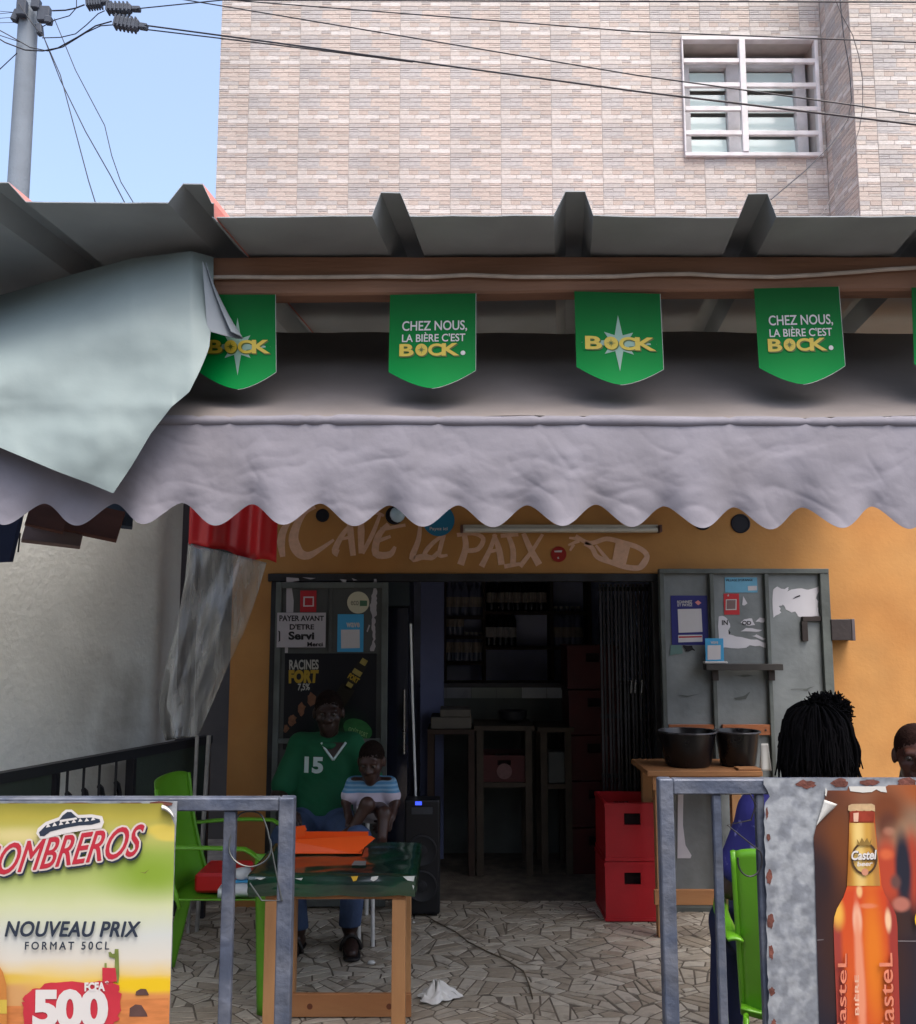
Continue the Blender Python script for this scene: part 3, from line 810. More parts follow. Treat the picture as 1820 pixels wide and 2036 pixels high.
# ---- loose tarpaulin over the left end
def ip(tab, x):
    for (a, c), (d, e) in zip(tab, tab[1:]):
        if x <= d: return c + (e - c) * max(0, (x - a)) / (d - a)
    return tab[-1][1]
bot = [(-330, 800), (-150, 838), (0, 890), (110, 936), (180, 962), (225, 981), (262, 926), (300, 862), (340, 810), (376, 780), (396, 740), (408, 712), (416, 690), (424, 600)]
topc = [(-330, 640), (0, 588), (150, 545), (260, 515), (380, 500), (424, 512)]
tm = M('tarp_white', (136, 151, 151), .62, .07, 3, .15, 14, col2=(120, 134, 134), s2=2, sharp=.3)
tarp = thing('tarpaulin', 'loose pale green-white tarpaulin hanging over the awning corner', 'tarpaulin', U(200, 980, 2.5))
def tf(u, v):
    x = -330 + 754 * u; yb = ip(bot, x); yt = ip(topc, x); y = yt + (yb - yt) * v
    d = (y - 500) / 480; Yt_ = min(3.0, UZ(x, yt, ZR - .016).y); vv = 1 - min(1, max(0, (y - yt) / (790 - yt)))
    fold = .018 * math.sin((x * .010 + y * .021)) * (1 - d * .4) + .022 * math.exp(-((y - 640 - x * .10) / 70) ** 2) - .022 * math.exp(-((y - 760 - (x - 200) * -.22) / 80) ** 2)
    ridge = -.010 * math.exp(-((y - 806) / 20) ** 2) if x < 345 else 0
    fold += .005 * noise3(x * .004, y * .012, 0, 1.5, 4) + .004 * noise3(x * .02, y * .02, 0, 1.2, 6) + .005 * math.sin(x * .03 - y * .012) * max(0, d)
    lip = .03 * max(0, (x - 370) / 54) ** 2
    Y = 2.497 + (Yt_ - 2.497) * vv ** 1.9 - fold * .8 * (1 - vv ** 2) + ridge * .35 + lip * (1 - vv)
    return U(x, y, Y)
MB().sheet(tf, 190, 110, .0022).build('cloth', tm, tarp, smooth=60)
b = MB(); pts = []; 
b.sheet(lambda u, v: U(402 + 10 * v + (30 + 22 * v) * math.sin(u * 2.4) * (0.35 + v), 520 + 138 * v + 16 * math.sin(u * 3) , 2.575 - .018 * math.cos(u * 5.5) * (.3 + v)), 26, 20, .0022)
b.build('folded_flap', M('tarp_inside', (126, 134, 140), .7, .1, 4), tarp, smooth=60)
# ================================================================== PENNANTS
green = print_mat('pennant_green', -.02, .27, [(0, (0, 132, 62)), (.35, (0, 116, 50)), (1, (0, 86, 34))], rough=.42)  # ramp lighter at the foot: light on the forward curl put into colour
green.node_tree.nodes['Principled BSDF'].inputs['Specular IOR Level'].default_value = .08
white_ink = M('white_ink', (226, 230, 226), .5, .03)
gold_ink = M('gold_ink', (226, 200, 60), .45, .06, 20)
gold_dark = M('gold_dark_ink', (70, 88, 22), .5, .05)
silver_ink = M('silver_ink', (150, 190, 172), .5, .06, 20)
def pennant(pxc, pyt, pyb, wpx, kind, label, lean=0, tilt=0):
    Yt = YBm - .045
    root = thing('pennant', label, 'pennant', U(pxc, pyb, Yt), 'green beer pennants hung from the beam')
    def S_(u, v, w=0):      # u,v in 0..1, v down
        x = pxc + lean * v + (u - .5) * wpx * (1 + .02 * v); y = pyt + (pyb - pyt) * v + tilt * (u - .5)
        Y = Yt - .030 * v ** 2.2 + .012 * (abs(u - .5) * 2) ** 2 * v - w
        return U(x, y, Y)
    nu, nv = 20, 22
    def edge(u):
        a = abs(u - .5) * 2
        return 1 - .18 * a ** 1.55
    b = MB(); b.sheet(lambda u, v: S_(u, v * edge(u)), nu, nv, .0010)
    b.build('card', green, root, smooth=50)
    wm_ = M('white_card_edge', (224, 232, 226), .5, .05)
    b = MB(); b.tube([S_(1.004, t_ / 10 * edge(1), 0) for t_ in range(11)] + [S_(1 - t_ / 16 * .5, edge(1 - t_ / 16 * .5) * 1.004) for t_ in range(1, 17)], .0007, 5)
    b.build('edge_trim', wm_, root)
    def txt(t, q, m, off=0, w=.0026, sp=1., name='lettering'):
        vs, fs = text_fit(t, q, off, 0, sp); b = MB(); il = islands(vs, fs); b.add([S_(x, y, w + .0001 * (il[i] % 4)) for i, (x, y) in enumerate(vs)], fs); b.build(name, m, root)
    def pg(lst, m, w, name):
        b = MB()
        for pts in lst: b.add([S_(x, y, w) for x, y in pts], [tuple(range(len(pts)))])
        b.build(name, m, root)
    def bock(x0, y0, x1, y1):
        wd = (x1 - x0)
        for m, off, w, dx, dy in ((gold_dark, .035, .0030, .012, .012), (gold_ink, .03, .0036, 0, 0)):
            for ch, a, c in (('B', 0, .24), ('C', .50, .74), ('K', .74, 1.02)):
                txt(ch, rectq(x0 + wd * a + dx, y0 + dy, x0 + wd * (c - .02) + dx, y1 + dy), m, off, w)
            cx, cy = x0 + wd * .37, (y0 + y1) / 2; rx = wd * .105
            pg([ell(cx + dx, cy + dy, rx, (y1 - y0) / 2 * 1.08, 24)], m, w + .0001, 'ring')
        pts = []
        for i in range(16):
            a = 2 * math.pi * i / 16; r = (.075 if i % 4 == 0 else .05 if i % 2 == 0 else .02) * 1.0
            pts.append((cx + wd * r * math.cos(a), cy + r * .55 * math.sin(a) * 1.2))
        pg([pts], gold_dark, .0044, 'star')
    if kind == 'text':
        txt('CHEZ NOUS,', rectq(.15, .285, .90, .40), white_ink, .012)
        txt('LA BIÈRE C\'EST', rectq(.15, .405, .88, .505), white_ink, .012)
        bock(.13, .53, .79, .65)
        pg([ell(.855, .63, .028, .024, 14)], white_ink, .003, 'dot')
    else:
        cx, cy = .50, .55; st = []
        for i in range(16):
            a = -math.pi / 2 + 2 * math.pi * i / 16
            r = {0: (.36, .36), 4: (.44, .44), 8: (.36, .36), 12: (.44, .44)}.get(i, (.24, .2) if i % 2 == 0 else (.12, .11))
            st.append((cx + r[0] * math.cos(a), cy + r[1] * math.sin(a) * .85))
        pg([st], silver_ink, .0020, 'star')
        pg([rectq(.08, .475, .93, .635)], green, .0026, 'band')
        bock(.12, .485, .90, .615)
pennant(472, 586, 774, 150, 'star', 'green beer pennant half covered by the hanging tarpaulin', 0)
pennant(860, 585, 772, 170, 'text', 'green pennant with white slogan, the first clear of the tarpaulin', -2, -3)
pennant(1226, 582, 765, 170, 'star', 'green pennant with a silver star behind the yellow name, fully visible', 7, 5)
pennant(1582, 572, 764, 168, 'text', 'green pennant with white slogan, farthest slogan from the tarpaulin', 14, -4)
pennant(1896, 570, 756, 170, 'star', 'green pennant cut off at the open end of the beam', 8, -4)
# ================================================================== GATES AND STREET-SIDE POSTERS
tube_grey = M('gate_steel', (66, 74, 90), .5, .28, 12, .3, 60, metal=.2, col2=(112, 116, 124), fac2=.64, s2=9, sharp=.2)
galv = M('galvanised', (150, 156, 162), .5, .16, 40, .12, 60, metal=.35, col2=(122, 128, 136), s2=26, sharp=.08, detail=2)
rust = M('rust', (92, 54, 46), .9, .3, 25, .5, 60)
def gx(px, py=1800, Y=YG): return U(px, py, Y).x
def gz(py, Y=YG): return U(900, py, Y).z
# ---- left gate
lg = thing('metal_gate', 'grey steel tube gate carrying the yellow-green drinks poster', 'gate', (gx(300), YG, -.03))
zt = gz(1584); zt2 = gz(1610)
MB().bx(gx(-420), gx(552) - .0005, YG - .018, YG + .018, zt2, zt).build('top_rail', tube_grey, lg, bevel=.003)
MB().bx(gx(552), gx(582), YG - .02, YG + .02, -.03, zt + .001).build('post', tube_grey, lg, bevel=.003)
MB().bx(gx(441), gx(465), YG - .012, YG + .012, .08, zt2 - .0005).build('upright', tube_grey, lg, bevel=.003)
MB().bx(gx(-420), gx(-390), YG - .02, YG + .02, -.03, zt2 - .0005).build('post', tube_grey, lg, bevel=.003)
MB().bx(gx(-390) + .0005, gx(552) - .0005, YG - .015, YG + .015, .05, .08 - .0005).build('bottom_rail', tube_grey, lg, bevel=.003)
b = MB(); b.add([U(-388, 1594, YG - .024), U(352, 1593, YG - .024), U(347, 1700, YG - .024), U(341, 1900, YG - .024), U(334, 2120, YG - .024), U(330, 2300, YG - .024), U(-388, 2300, YG - .024)], [(0, 1, 2, 3, 4, 5, 6)])
vs = list(b.v); b.add([(x, y + .003, z) for x, y, z in vs], [(6, 5, 4, 3, 2, 1, 0)])
b.add([], []); n = 7
b.f += [(i, (i + 1) % n, n + (i + 1) % n, n + i) for i in range(n)]; b.m += [0] * n; b.c += [None] * n
b.build('sheet', galv, lg)
for (x, y, w_, h_) in [(30, 1600, 40, 3), (150, 1599, 60, 3), (260, 1598, 30, 2.5), (320, 1598, 24, 5)]:
    pts = ell(x, y, w_, h_, 14); b = MB(); b.add([U(a + random.uniform(-2, 2), c + random.uniform(-1, 1), YG - .0262) for a, c in pts], [tuple(range(14))]); b.build('rust_patch', rust, lg)

# ---- poster on the left gate
YS = YG - .0275
pl = thing('poster', 'yellow-green drinks poster with a sombrero and the price 500', 'poster', U(150, 2290, YS))
zp = wloc(pl).z
ztop, zbot = U(150, 1600, YS).z - zp, U(150, 2110, YS).z - zp
fz = lambda py: (U(150, py, YS).z - zp - zbot) / (ztop - zbot)
X_ = lambda px, py=1800: U(px, py, YS).x - wloc(pl).x
Z_ = lambda py: U(150, py, YS).z - zp
sm = print_mat('desert_print', zbot, ztop, [(0, (196, 112, 58)), (fz(1975), (222, 150, 88)), (fz(1968), (236, 190, 70)), (fz(1945), (238, 206, 110)), (fz(1905), (226, 222, 210)), (fz(1860), (214, 220, 216)), (fz(1800), (214, 222, 176)), (fz(1755), (186, 202, 124)), (fz(1700), (172, 190, 100)), (fz(1660), (196, 196, 110)), (fz(1625), (186, 176, 78)), (1, (150, 146, 62))],
    [(X_(300), Z_(1735), .10, .05, (140, 172, 60), .8), (X_(30), Z_(1662), .09, .018, (226, 214, 150), .8), (X_(315), Z_(1650), .035, .014, (226, 206, 96), .4), (X_(330), Z_(1662), .035, .012, (228, 208, 100), .4), (X_(300), Z_(1957), .12, .018, (240, 202, 40), .5), (X_(20), Z_(1990), .10, .05, (216, 166, 110), .5), (X_(20), Z_(1945), .07, .012, (230, 196, 90), .6)], rough=.4, mottled=.03, dim=.66)
b = MB(); pp = [(-386, 1597), (322, 1597), (330, 1603), (338, 1618), (347, 1640), (345, 1750), (340, 1900), (334, 2100), (330, 2285), (-386, 2285)]
b.add([U(a, c, YS) for a, c in pp], [tuple(range(len(pp)))]); b.build('sheet', sm, pl)
pr = Print(pl, YS)
b = MB(); b.sheet(lambda u, v: U(321 + 24 * u, 1600 + 10 * v + 18 * u * u, YS - .002 - .010 * v * (1 - v) * 4 - .006 * v), 8, 6, .0005); b.build('peeled_corner', M('paper_white', (222, 222, 216), .7, .05), pl, smooth='all')
ink_navy = M('ink_navy', (44, 56, 74), .5, .06); ink_red = M('ink_red', (196, 48, 66), .45, .05); ink_white = M('ink_white', (232, 230, 228), .5, .03)
Zc = lambda x, y: (x / 3.29, 1500.8 + y / 3.29)
Zs = lambda *a: [Zc(*p) for p in a]
# sand ripples, rocks, cactus
pr.polys('sand', [Zs((790, 1600), (1100, 1590), (1108, 1760), (1090, 2400), (-1260, 2400), (-1260, 1650), (140, 1640), (300, 1560))], M('ink_sand', (214, 134, 76), .5, .22, 30, stretch=(.5, 1, 2.5)))
pr.polys('rock', [Zs((885, 1570), (890, 1545), (920, 1528), (955, 1530), (975, 1570)), Zs((845, 1710), (848, 1655), (885, 1630), (925, 1635), (960, 1690), (965, 1710))], M('ink_rock', (96, 70, 66), .5, .2, 30))
pr.polys('cactus', [Zs((745, 1480), (752, 1330), (715, 1320), (708, 1290), (722, 1286), (735, 1300), (748, 1298), (750, 1268), (775, 1268), (780, 1440), (775, 1490)), Zs((683, 1400), (683, 1360), (697, 1360), (698, 1400))], M('ink_cactus', (126, 142, 72), .5, .2, 30))
rr_ = random.Random(3); sp = []
for i in range(60):
    a = 2 * math.pi * i / 60; rx, ry = 325, 165
    sp.append(Zc(468 + rx * math.copysign(abs(math.cos(a)) ** .55, math.cos(a)) + rr_.uniform(-16, 16), 1650 + ry * math.copysign(abs(math.sin(a)) ** .6, math.sin(a)) + rr_.uniform(-9, 9) - .12 * rx * math.cos(a)))
pr.poly('brush_splat', sp, M('ink_splat', (206, 54, 70), .45, .1, 20))
pr.poly('brush_splat', Zs((668, 1390), (755, 1392), (765, 1480), (670, 1490)), M('ink_splat', (206, 54, 70)))
pr.text('500', [Zc(232, 1548), Zc(690, 1545), Zc(690, 1772), Zc(228, 1776)], ink_white, .05, 0, .92)
pr.text('FCFA', [Zc(555, 1490), Zc(682, 1488), Zc(682, 1540), Zc(555, 1542)], ink_white, .05)
pr.text('*', rectq(209, 1950, 216, 1957), ink_white, .03)
text_fat(pr, 'NOUVEAU PRIX', [Zc(45, 1088), Zc(918, 1090), Zc(905, 1188), Zc(33, 1185)], ink_navy, 1.1, .12, 1.05, 8)
text_fat(pr, 'FORMAT 50CL', [Zc(165, 1222), Zc(716, 1220), Zc(712, 1272), Zc(163, 1272)], ink_navy, .5, 0, 1.45, 6)
qs = lambda dx, dy: [Zc(-85 + dx, 600 + dy), Zc(945 + dx, 452 + dy), Zc(912 + dx, 655 + dy), Zc(-120 + dx, 800 + dy)]
text_fat(pr, 'SOMBREROS', qs(8, 11), ink_navy, 4.9, .25, .98)
text_fat(pr, 'SOMBREROS', qs(0, 0), M('ink_cream', (230, 216, 210), .5, .03), 4.6, .25, .98)
text_fat(pr, 'SOMBREROS', qs(0, 0), ink_red, .9, .25, .98, 8)
# sombrero
h0 = lambda g: [Zc(*p) for p in [(245 - g, 505 + g), (255 - g, 480), (300, 445 - g), (385, 415 - g), (405, 385 - g), (430, 365 - g), (470, 365 - g), (490, 382 - g), (510, 400 - g), (600, 396 - g), (660 + g, 408 - g), (672 + g, 440), (655 + g, 472 + g), (560, 482 + g), (430, 505 + g), (300, 538 + g), (262, 540 + g)]]
pr.poly('sombrero', h0(8), ink_white); pr.poly('sombrero', Zs((255, 505), (300, 460), (385, 428), (410, 395), (440, 372), (465, 372), (490, 395), (510, 412), (600, 408), (652, 420), (655, 440), (600, 455), (520, 460), (430, 475), (330, 500), (290, 530), (262, 530)), ink_navy)
pr.polys('hat_trim', [Zs((300 + i * 42, 475 - i * 7.5 + (i > 5) * 6), (330 + i * 42, 468 - i * 7 + (i > 5) * 5), (313 + i * 42, 446 - i * 6.5 + (i > 5) * 3)) for i in range(8)], ink_white)
pr.poly('hat_trim', Zs((390, 425), (500, 408), (505, 420), (392, 440)), ink_white)
# bottle at the edge of the poster
pr.poly('bottle_picture', Zs((-160, 2400), (-160, 1500), (-150, 1420), (-110, 1330), (-110, 1000), (-40, 1000), (-35, 1330), (20, 1420), (42, 1500), (45, 1760), (45, 2400)), M('ink_amber', (212, 140, 70), .35, .12, 14))
pr.poly('label_picture', Zs((-160, 1600), (45, 1600), (45, 1690), (-160, 1690)), M('ink_label', (218, 190, 80), .4, .1))
pr.poly('bird', Zs((912, 765), (945, 768), (978, 745), (950, 775), (935, 772)), M('ink_olive', (120, 118, 56), .5, .05))

# ---- right gate
rg = thing('metal_gate', 'grey steel tube gate carrying the bare galvanised sheet with the beer poster', 'gate', (gx(1560), YG, -.03))
zt = gz(1547); zt2 = gz(1577)
MB().bx(gx(1313), gx(1341), YG - .02, YG + .02, -.03, zt + .001).build('post', tube_grey, rg, bevel=.003)
MB().bx(gx(1341) + .0005, gx(2250), YG - .018, YG + .018, zt2, zt).build('top_rail', tube_grey, rg, bevel=.003)
MB().bx(gx(1421), gx(1438), YG - .010, YG + .010, .08, zt2 - .0005).build('upright', tube_grey, rg, bevel=.003)
MB().bx(gx(1508), gx(1524), YG - .012, YG + .012, .08, zt2 - .0005).build('upright', tube_grey, rg, bevel=.003)
MB().bx(gx(2225), gx(2250), YG - .02, YG + .02, -.03, zt2 - .0005).build('post', tube_grey, rg, bevel=.003)
MB().bx(gx(1341) + .0005, gx(2225) - .0005, YG - .015, YG + .015, .05, .08 - .0005).build('bottom_rail', tube_grey, rg, bevel=.003)
YK = YG - .021
Zd = lambda x, y: (1267 + x / 3.29, 1500.8 + y / 3.29)
Zt = lambda *a: [Zd(*p) for p in a]
ed = random.Random(9)
left = [Zd(818 + ed.uniform(-5, 7) + (35 if 190 < y < 330 else 0) * math.sin((y - 190) / 140 * 3.14) + y * .022, y) for y in range(152, 2700, 40)]
pg = left + [Zd(3200, 2680), Zd(3200, 150)]
b = MB(); n = len(pg); b.add([U(a, c, YK - .003) for a, c in pg] + [U(a, c, YK) for a, c in pg], [tuple(range(n)), tuple(range(2 * n - 1, n - 1, -1))] + [(i, (i + 1) % n, n + (i + 1) % n, n + i) for i in range(n)])
b.build('sheet', galv, rg)
YR = YK - .0042
def splot(cx, cy, rx, ry, k=16):
    b = MB(); b.add([U(*(Zd(cx + (rx + ed.uniform(-.3, .3) * rx) * math.cos(2 * math.pi * i / k), cy + (ry + ed.uniform(-.3, .3) * ry) * math.sin(2 * math.pi * i / k))), YR) for i in range(k)], [tuple(range(k))]); b.build('rust_patch', rust, rg)
for a in [(1105, 190, 65, 26), (1330, 185, 60, 28), (1520, 178, 60, 24), (1760, 180, 60, 30), (1990, 178, 70, 28), (858, 800, 18, 48), (866, 1085, 22, 50), (872, 1290, 18, 46), (878, 1545, 20, 28), (890, 1760, 18, 30), (855, 540, 12, 26), (845, 380, 8, 40)]: splot(*a)
# ---- beer poster
YQ = YK - .0056
pb = thing('poster', 'torn dark beer poster showing an amber bottle on the galvanised sheet', 'poster', U(1740, 2250, YQ))
B0 = wloc(pb); XB = lambda x, y=900: U(*Zd(x, y), YQ).x - B0.x; ZB_ = lambda y: U(*Zd(1500, y), YQ).z - B0.z
bm_ = print_mat('beer_print', ZB_(2300), ZB_(210), [(0, (34, 38, 52)), (.55, (40, 42, 56)), (.72, (52, 40, 42)), (.88, (104, 62, 44)), (1, (140, 76, 48))], [
    (XB(1950), ZB_(500), .16, .16, (150, 120, 96), .8), (XB(1250), ZB_(330), .05, .05, (70, 50, 50), .8), (XB(1330), ZB_(650), .045, .13, (120, 70, 40), .8), (XB(1180), ZB_(850), .05, .10, (48, 38, 44), .7), (XB(2000), ZB_(230), .12, .04, (168, 92, 50), .7), (XB(1700), ZB_(1000), .06, .05, (60, 48, 50), .6),
    (XB(1450), ZB_(1300), .11, .16, (70, 44, 36), .7),
    (XB(1660), ZB_(350), .042, .045, (124, 70, 44), .6), (XB(1665), ZB_(470), .024, .036, (104, 62, 48), .45), (XB(1668), ZB_(500), .014, .010, (176, 120, 100), .6), (XB(1800), ZB_(560), .05, .04, (166, 132, 104), .7),
    (XB(1650), ZB_(760), .034, .075, (190, 76, 52), .45), (XB(1810), ZB_(740), .024, .085, (176, 70, 50), .45), (XB(1745), ZB_(740), .020, .085, (42, 44, 58), .4), (XB(1690), ZB_(830), .012, .016, (110, 78, 74), .6), (XB(1640), ZB_(650), .016, .012, (222, 110, 70), .6), (XB(1720), ZB_(975), .020, .016, (190, 120, 104), .4)], rough=.35, mottled=.03, dim=.66)
pp = Zt((1232, 232), (1370, 232), (1378, 205), (1500, 212), (1620, 208), (1640, 196), (3100, 190), (3100, 2400), (1205, 2400), (1188, 1760), (1170, 1200), (1158, 700), (1150, 540), (1166, 470), (1222, 300), (1225, 240))
b = MB(); b.add([U(a, c, YQ) for a, c in pp], [tuple(range(len(pp)))]); b.build('sheet', bm_, pb)
pw = Print(pb, YQ)
pw.polys('torn_paper', [Zt((1380, 205), (1620, 205), (1630, 245), (1590, 240), (1560, 225), (1530, 242), (1470, 246), (1390, 236)), Zt((1228, 212), (1240, 235), (1232, 270), (1225, 262))], M('paper_white', (222, 222, 216)))
b = MB(); b.sheet(lambda u, v: U(*Zd(1168 + (62 + 28 * (1 - abs(v - .2))) * (1 - v) * u + 52 * (1 - v) , 462 - 170 * (1 - v) + 30 * u * (1 - v)), YQ - .001 - .012 * math.sin(u * 2.6) * (1 - v)), 8, 10, .0006); b.build('curled_edge', M('paper_white', (222, 222, 216)), pb, smooth='all')
# the bottle
Bt = [(1385, 372), (1382, 440), (1378, 600), (1372, 780), (1368, 860), (1345, 930), (1305, 1000), (1285, 1060), (1280, 1120), (1286, 1300), (1296, 1560), (1304, 1800), (1312, 2350)]
Br = [(1725, 2350), (1716, 1800), (1708, 1500), (1700, 1250), (1698, 1120), (1690, 1050), (1665, 990), (1615, 910), (1594, 850), (1586, 780), (1566, 600), (1552, 440), (1548, 372)]
pic_b = print_mat('pic_bottle', ZB_(2300), ZB_(372), [(0, (206, 84, 44)), (.45, (212, 92, 40)), (.72, (206, 74, 38)), (.8, (226, 120, 44)), (1, (170, 66, 40))], [
    (XB(1310, 1500), ZB_(1500), .014, .30, (160, 66, 56), .5), (XB(1690, 1500), ZB_(1500), .014, .30, (160, 60, 52), .5), (XB(1520), ZB_(1300), .022, .14, (226, 124, 36), .7), (XB(1300), ZB_(1030), .014, .03, (240, 184, 80), .7),
    (XB(1425), ZB_(1080), .010, .035, (246, 206, 176), .5), (XB(1424), ZB_(1450), .011, .16, (232, 150, 116), .45), (XB(1625), ZB_(1080), .007, .024, (244, 200, 160), .5), (XB(1448), ZB_(890), .007, .014, (240, 190, 130), .5), (XB(1500), ZB_(985), .02, .006, (226, 130, 90), .5)], mottled=.01, dim=.7)
pw.poly('picture_bottle', Zt(*(Bt + Br)), pic_b)
hl = M('pic_highlight', (240, 196, 170), .4, .12, 40)
pw.poly('picture_label', Zt((1384, 444), (1546, 444), (1566, 620), (1586, 855), (1368, 855), (1376, 700), (1382, 520)), print_mat('pic_gold', 0, 1, [(0, (206, 160, 74)), (1, (206, 160, 74))], [(XB(1375), ZB_(650), .012, .12, (168, 108, 40), .7), (XB(1460), ZB_(600), .012, .14, (238, 208, 130), .8), (XB(1570), ZB_(650), .010, .12, (178, 128, 66), .6)], mottled=.01, dim=.7))
pw.polys('picture_cap', [Zt((1375, 362), (1378, 330), (1400, 320), (1530, 318), (1550, 328), (1552, 370), (1530, 362), (1505, 372), (1480, 362), (1455, 372), (1430, 362), (1405, 374))], M('pic_cap', (206, 176, 134), .4, .2, 60))
pw.polys('picture_neck_ring', [Zt((1388, 372), (1400, 366), (1530, 366), (1546, 372), (1544, 436), (1388, 436))], M('pic_neck', (156, 60, 42), .35, .2, 40))
pw.polys('picture_highlight', [Zt((1410, 380), (1445, 376), (1442, 436), (1412, 436))], hl)
def ringpoly(cx, cy, r0, r1, n=32, a0=0, a1=2 * math.pi):
    o_ = [Zd(cx + r1 * math.cos(a0 + (a1 - a0) * i / n), cy + r1 * 1.25 * math.sin(a0 + (a1 - a0) * i / n)) for i in range(n + 1)]
    i_ = [Zd(cx + r0 * math.cos(a0 + (a1 - a0) * i / n), cy + r0 * 1.25 * math.sin(a0 + (a1 - a0) * i / n)) for i in range(n + 1)]
    return [[o_[k], o_[k + 1], i_[k + 1], i_[k]] for k in range(n)]
b = MB(); yy_ = pw.lay()
for q_ in ringpoly(1482, 676, 74, 86, 32, -1.2, 4.34): b.add([U(a, c, yy_) for a, c in q_], [(0, 1, 2, 3)])
b.build('emblem_ring', M('pic_ring', (84, 62, 40), .4, .1), pb)
pw.polys('emblem_crown', [Zt((1432, 548), (1450, 575), (1465, 540), (1482, 568), (1500, 540), (1514, 575), (1530, 545), (1522, 592), (1440, 592))], M('pic_crown', (150, 120, 60), .4, .1))
pw.poly('emblem_seal', ell(*Zd(1486, 765), 7, 7, 16), M('pic_seal', (214, 150, 120), .4, .05))
pw.text('Castel', [Zd(1402, 632), Zd(1562, 626), Zd(1560, 684), Zd(1400, 690)], M('ink_brown', (70, 54, 44), .5, .05), .06, .1)
pw.text('Castel', [Zd(1400, 628), Zd(1560, 622), Zd(1558, 680), Zd(1398, 686)], ink_white, .03, .1)
pw.text('beer', [Zd(1436, 698), Zd(1536, 694), Zd(1534, 724), Zd(1436, 728)], ink_white, .02, .1)
emb = M('pic_emboss', (232, 140, 110), .4, .15, 50); embd = M('pic_emboss_dark', (140, 40, 34), .4, .1)
for dx, m_ in ((5, embd), (0, emb)):
    pw.text('CasteL', [Zd(1302 + dx, 1880), Zd(1310 + dx, 1300), Zd(1366 + dx, 1300), Zd(1362 + dx, 1880)], m_, .008)
    pw.text('CasteL', [Zd(1590 + dx, 1880), Zd(1578 + dx, 1295), Zd(1664 + dx, 1295), Zd(1682 + dx, 1880)], m_, .008)
pw.text('BIÈRE', [Zd(1416, 1700), Zd(1412, 1440), Zd(1444, 1440), Zd(1448, 1700)], hl, .01)
pw.poly('yellow_disc', ell(*Zd(1838, 1075), 8, 16, 18), M('ink_yellow', (236, 196, 40), .4, .05))
pw.polys('crease', [Zt((1172, 1208), (1215, 1206), (1215, 1209), (1172, 1212)), Zt((1702, 1214), (3000, 1222), (3000, 1226), (1702, 1218))], M('crease_ink', (120, 116, 118), .5, .2))

# ---- loose binding wires on the gates
wirem = M('binding_wire', (70, 74, 74), .45, .1, metal=.6); wired = M('black_wire', (26, 26, 30), .5, .1)
def ringpts(cx, cy, rx, ry, Y, n=40, a0=0., a1=6.0, wob=3):
    return [U(cx + (rx + wob * math.sin(3 * t)) * math.cos(t), cy + (ry + wob * math.cos(2 * t)) * math.sin(t), Y - .014 * math.sin(t)) for t in [a0 + (a1 - a0) * i / n for i in range(n + 1)]]
tag(MB().tube(ringpts(497, 1668, 40, 60, YG - .012, wob=5) + [U(560, 1790, YG - .022), U(520, 1790, YG - .02), U(496, 1755, YG - .02)], .0022, 6).build('wire_loop', wirem, smooth=True), 'thin grey wire looped on the upright of the poster gate', 'wire')
tag(MB().tube([U(1440, 1578, YG - .015), U(1490, 1578, YG - .02), U(1502, 1600, YG - .02), U(1492, 1630, YG - .018), U(1445, 1640, YG - .014)] + [U(1490 + 24 * math.cos(t), 1710 + 32 * math.sin(t), YG - .02) for t in [-.6 + 3.9 * i / 24 for i in range(25)]], .0022, 6).build('wire_loop', wired, smooth=True), 'thin black wire looped beside the galvanised sheet', 'wire')
# ================================================================== DOORS AND STICKERS
def sticker(label, name, cat, x0, y0, x1, y1, Y, m, group=None):
    t = thing(name, label, cat, U((x0 + x1) / 2, y1, Y), group)
    b = MB(); p0, p1 = U(x0, y1, Y), U(x1, y0, Y); b.bx(p0.x, p1.x, Y - .0004, Y + .0006, p0.z, p1.z); b.build('sheet', m, t)
    return t, Print(t, Y)
ink_black = M('ink_black', (22, 22, 28), .6, .05)
paperw = M('paper_dull', (206, 202, 208), .75, .06, 6)
blue_s = M('sticker_blue', (64, 156, 204), .5, .05); red_s = M('sticker_red', (168, 34, 44), .5, .05); navy_s = M('sticker_navy', (34, 38, 112), .5, .05)
sq_in = M('sticker_square', (196, 194, 196), .6, .05)

# ---- left leaf, closed
YL = YW - .045
ld = thing('door_leaf', 'closed grey metal door leaf covered in payment stickers behind the man', 'door', U(655, 1770, YL))
zd1 = Zl - .055
xl0, xl1 = U(546, 1300, YL).x, U(770, 1300, YL).x
leaf_dark = M('leaf_dark', (84, 88, 88), .5, .2, 6, .2, 30, metal=.15, col2=(62, 64, 62), s2=3, sharp=.2)
MB().bx(xl0 + .03, xl1 - .03, YL + .004, YL + .012, .05, zd1 - .03).build('sheet', leaf_dark, ld)
for a, c in ((xl0, xl0 + .032), (xl1 - .036, xl1)): MB().bx(a, c, YL - .012, YL + .03, .02, zd1).build('stile', doormetal, ld, bevel=.002)
for z0, z1 in ((zd1 - .035, zd1 - .001), (.02, .06), (U(650, 1478, YL).z, U(650, 1468, YL).z)): MB().bx(xl0 + .033, xl1 - .037, YL - .011, YL + .03, z0, z1).build('rail', doormetal, ld, bevel=.002)
xm_ = U(657, 1200, YL).x; MB().bx(xm_ - .009, xm_ + .009, YL - .004, YL + .003, U(650, 1296, YL).z, zd1 - .036).build('centre_stile', leaf_dark, ld, bevel=.002)
zb_ = lambda x, y: (521.3 + x / 5.857, 1137.4 + y / 5.857)
ZB2 = lambda *a: [zb_(*p) for p in a]
lpz = Print(ld, YL + .003)
lpz.polys('torn_paper', [ZB2((280, 60), (420, 70), (430, 100), (350, 115), (345, 200), (365, 330), (360, 470), (278, 470)), ZB2((262, 870), (300, 870), (296, 940), (262, 940))], paperw)
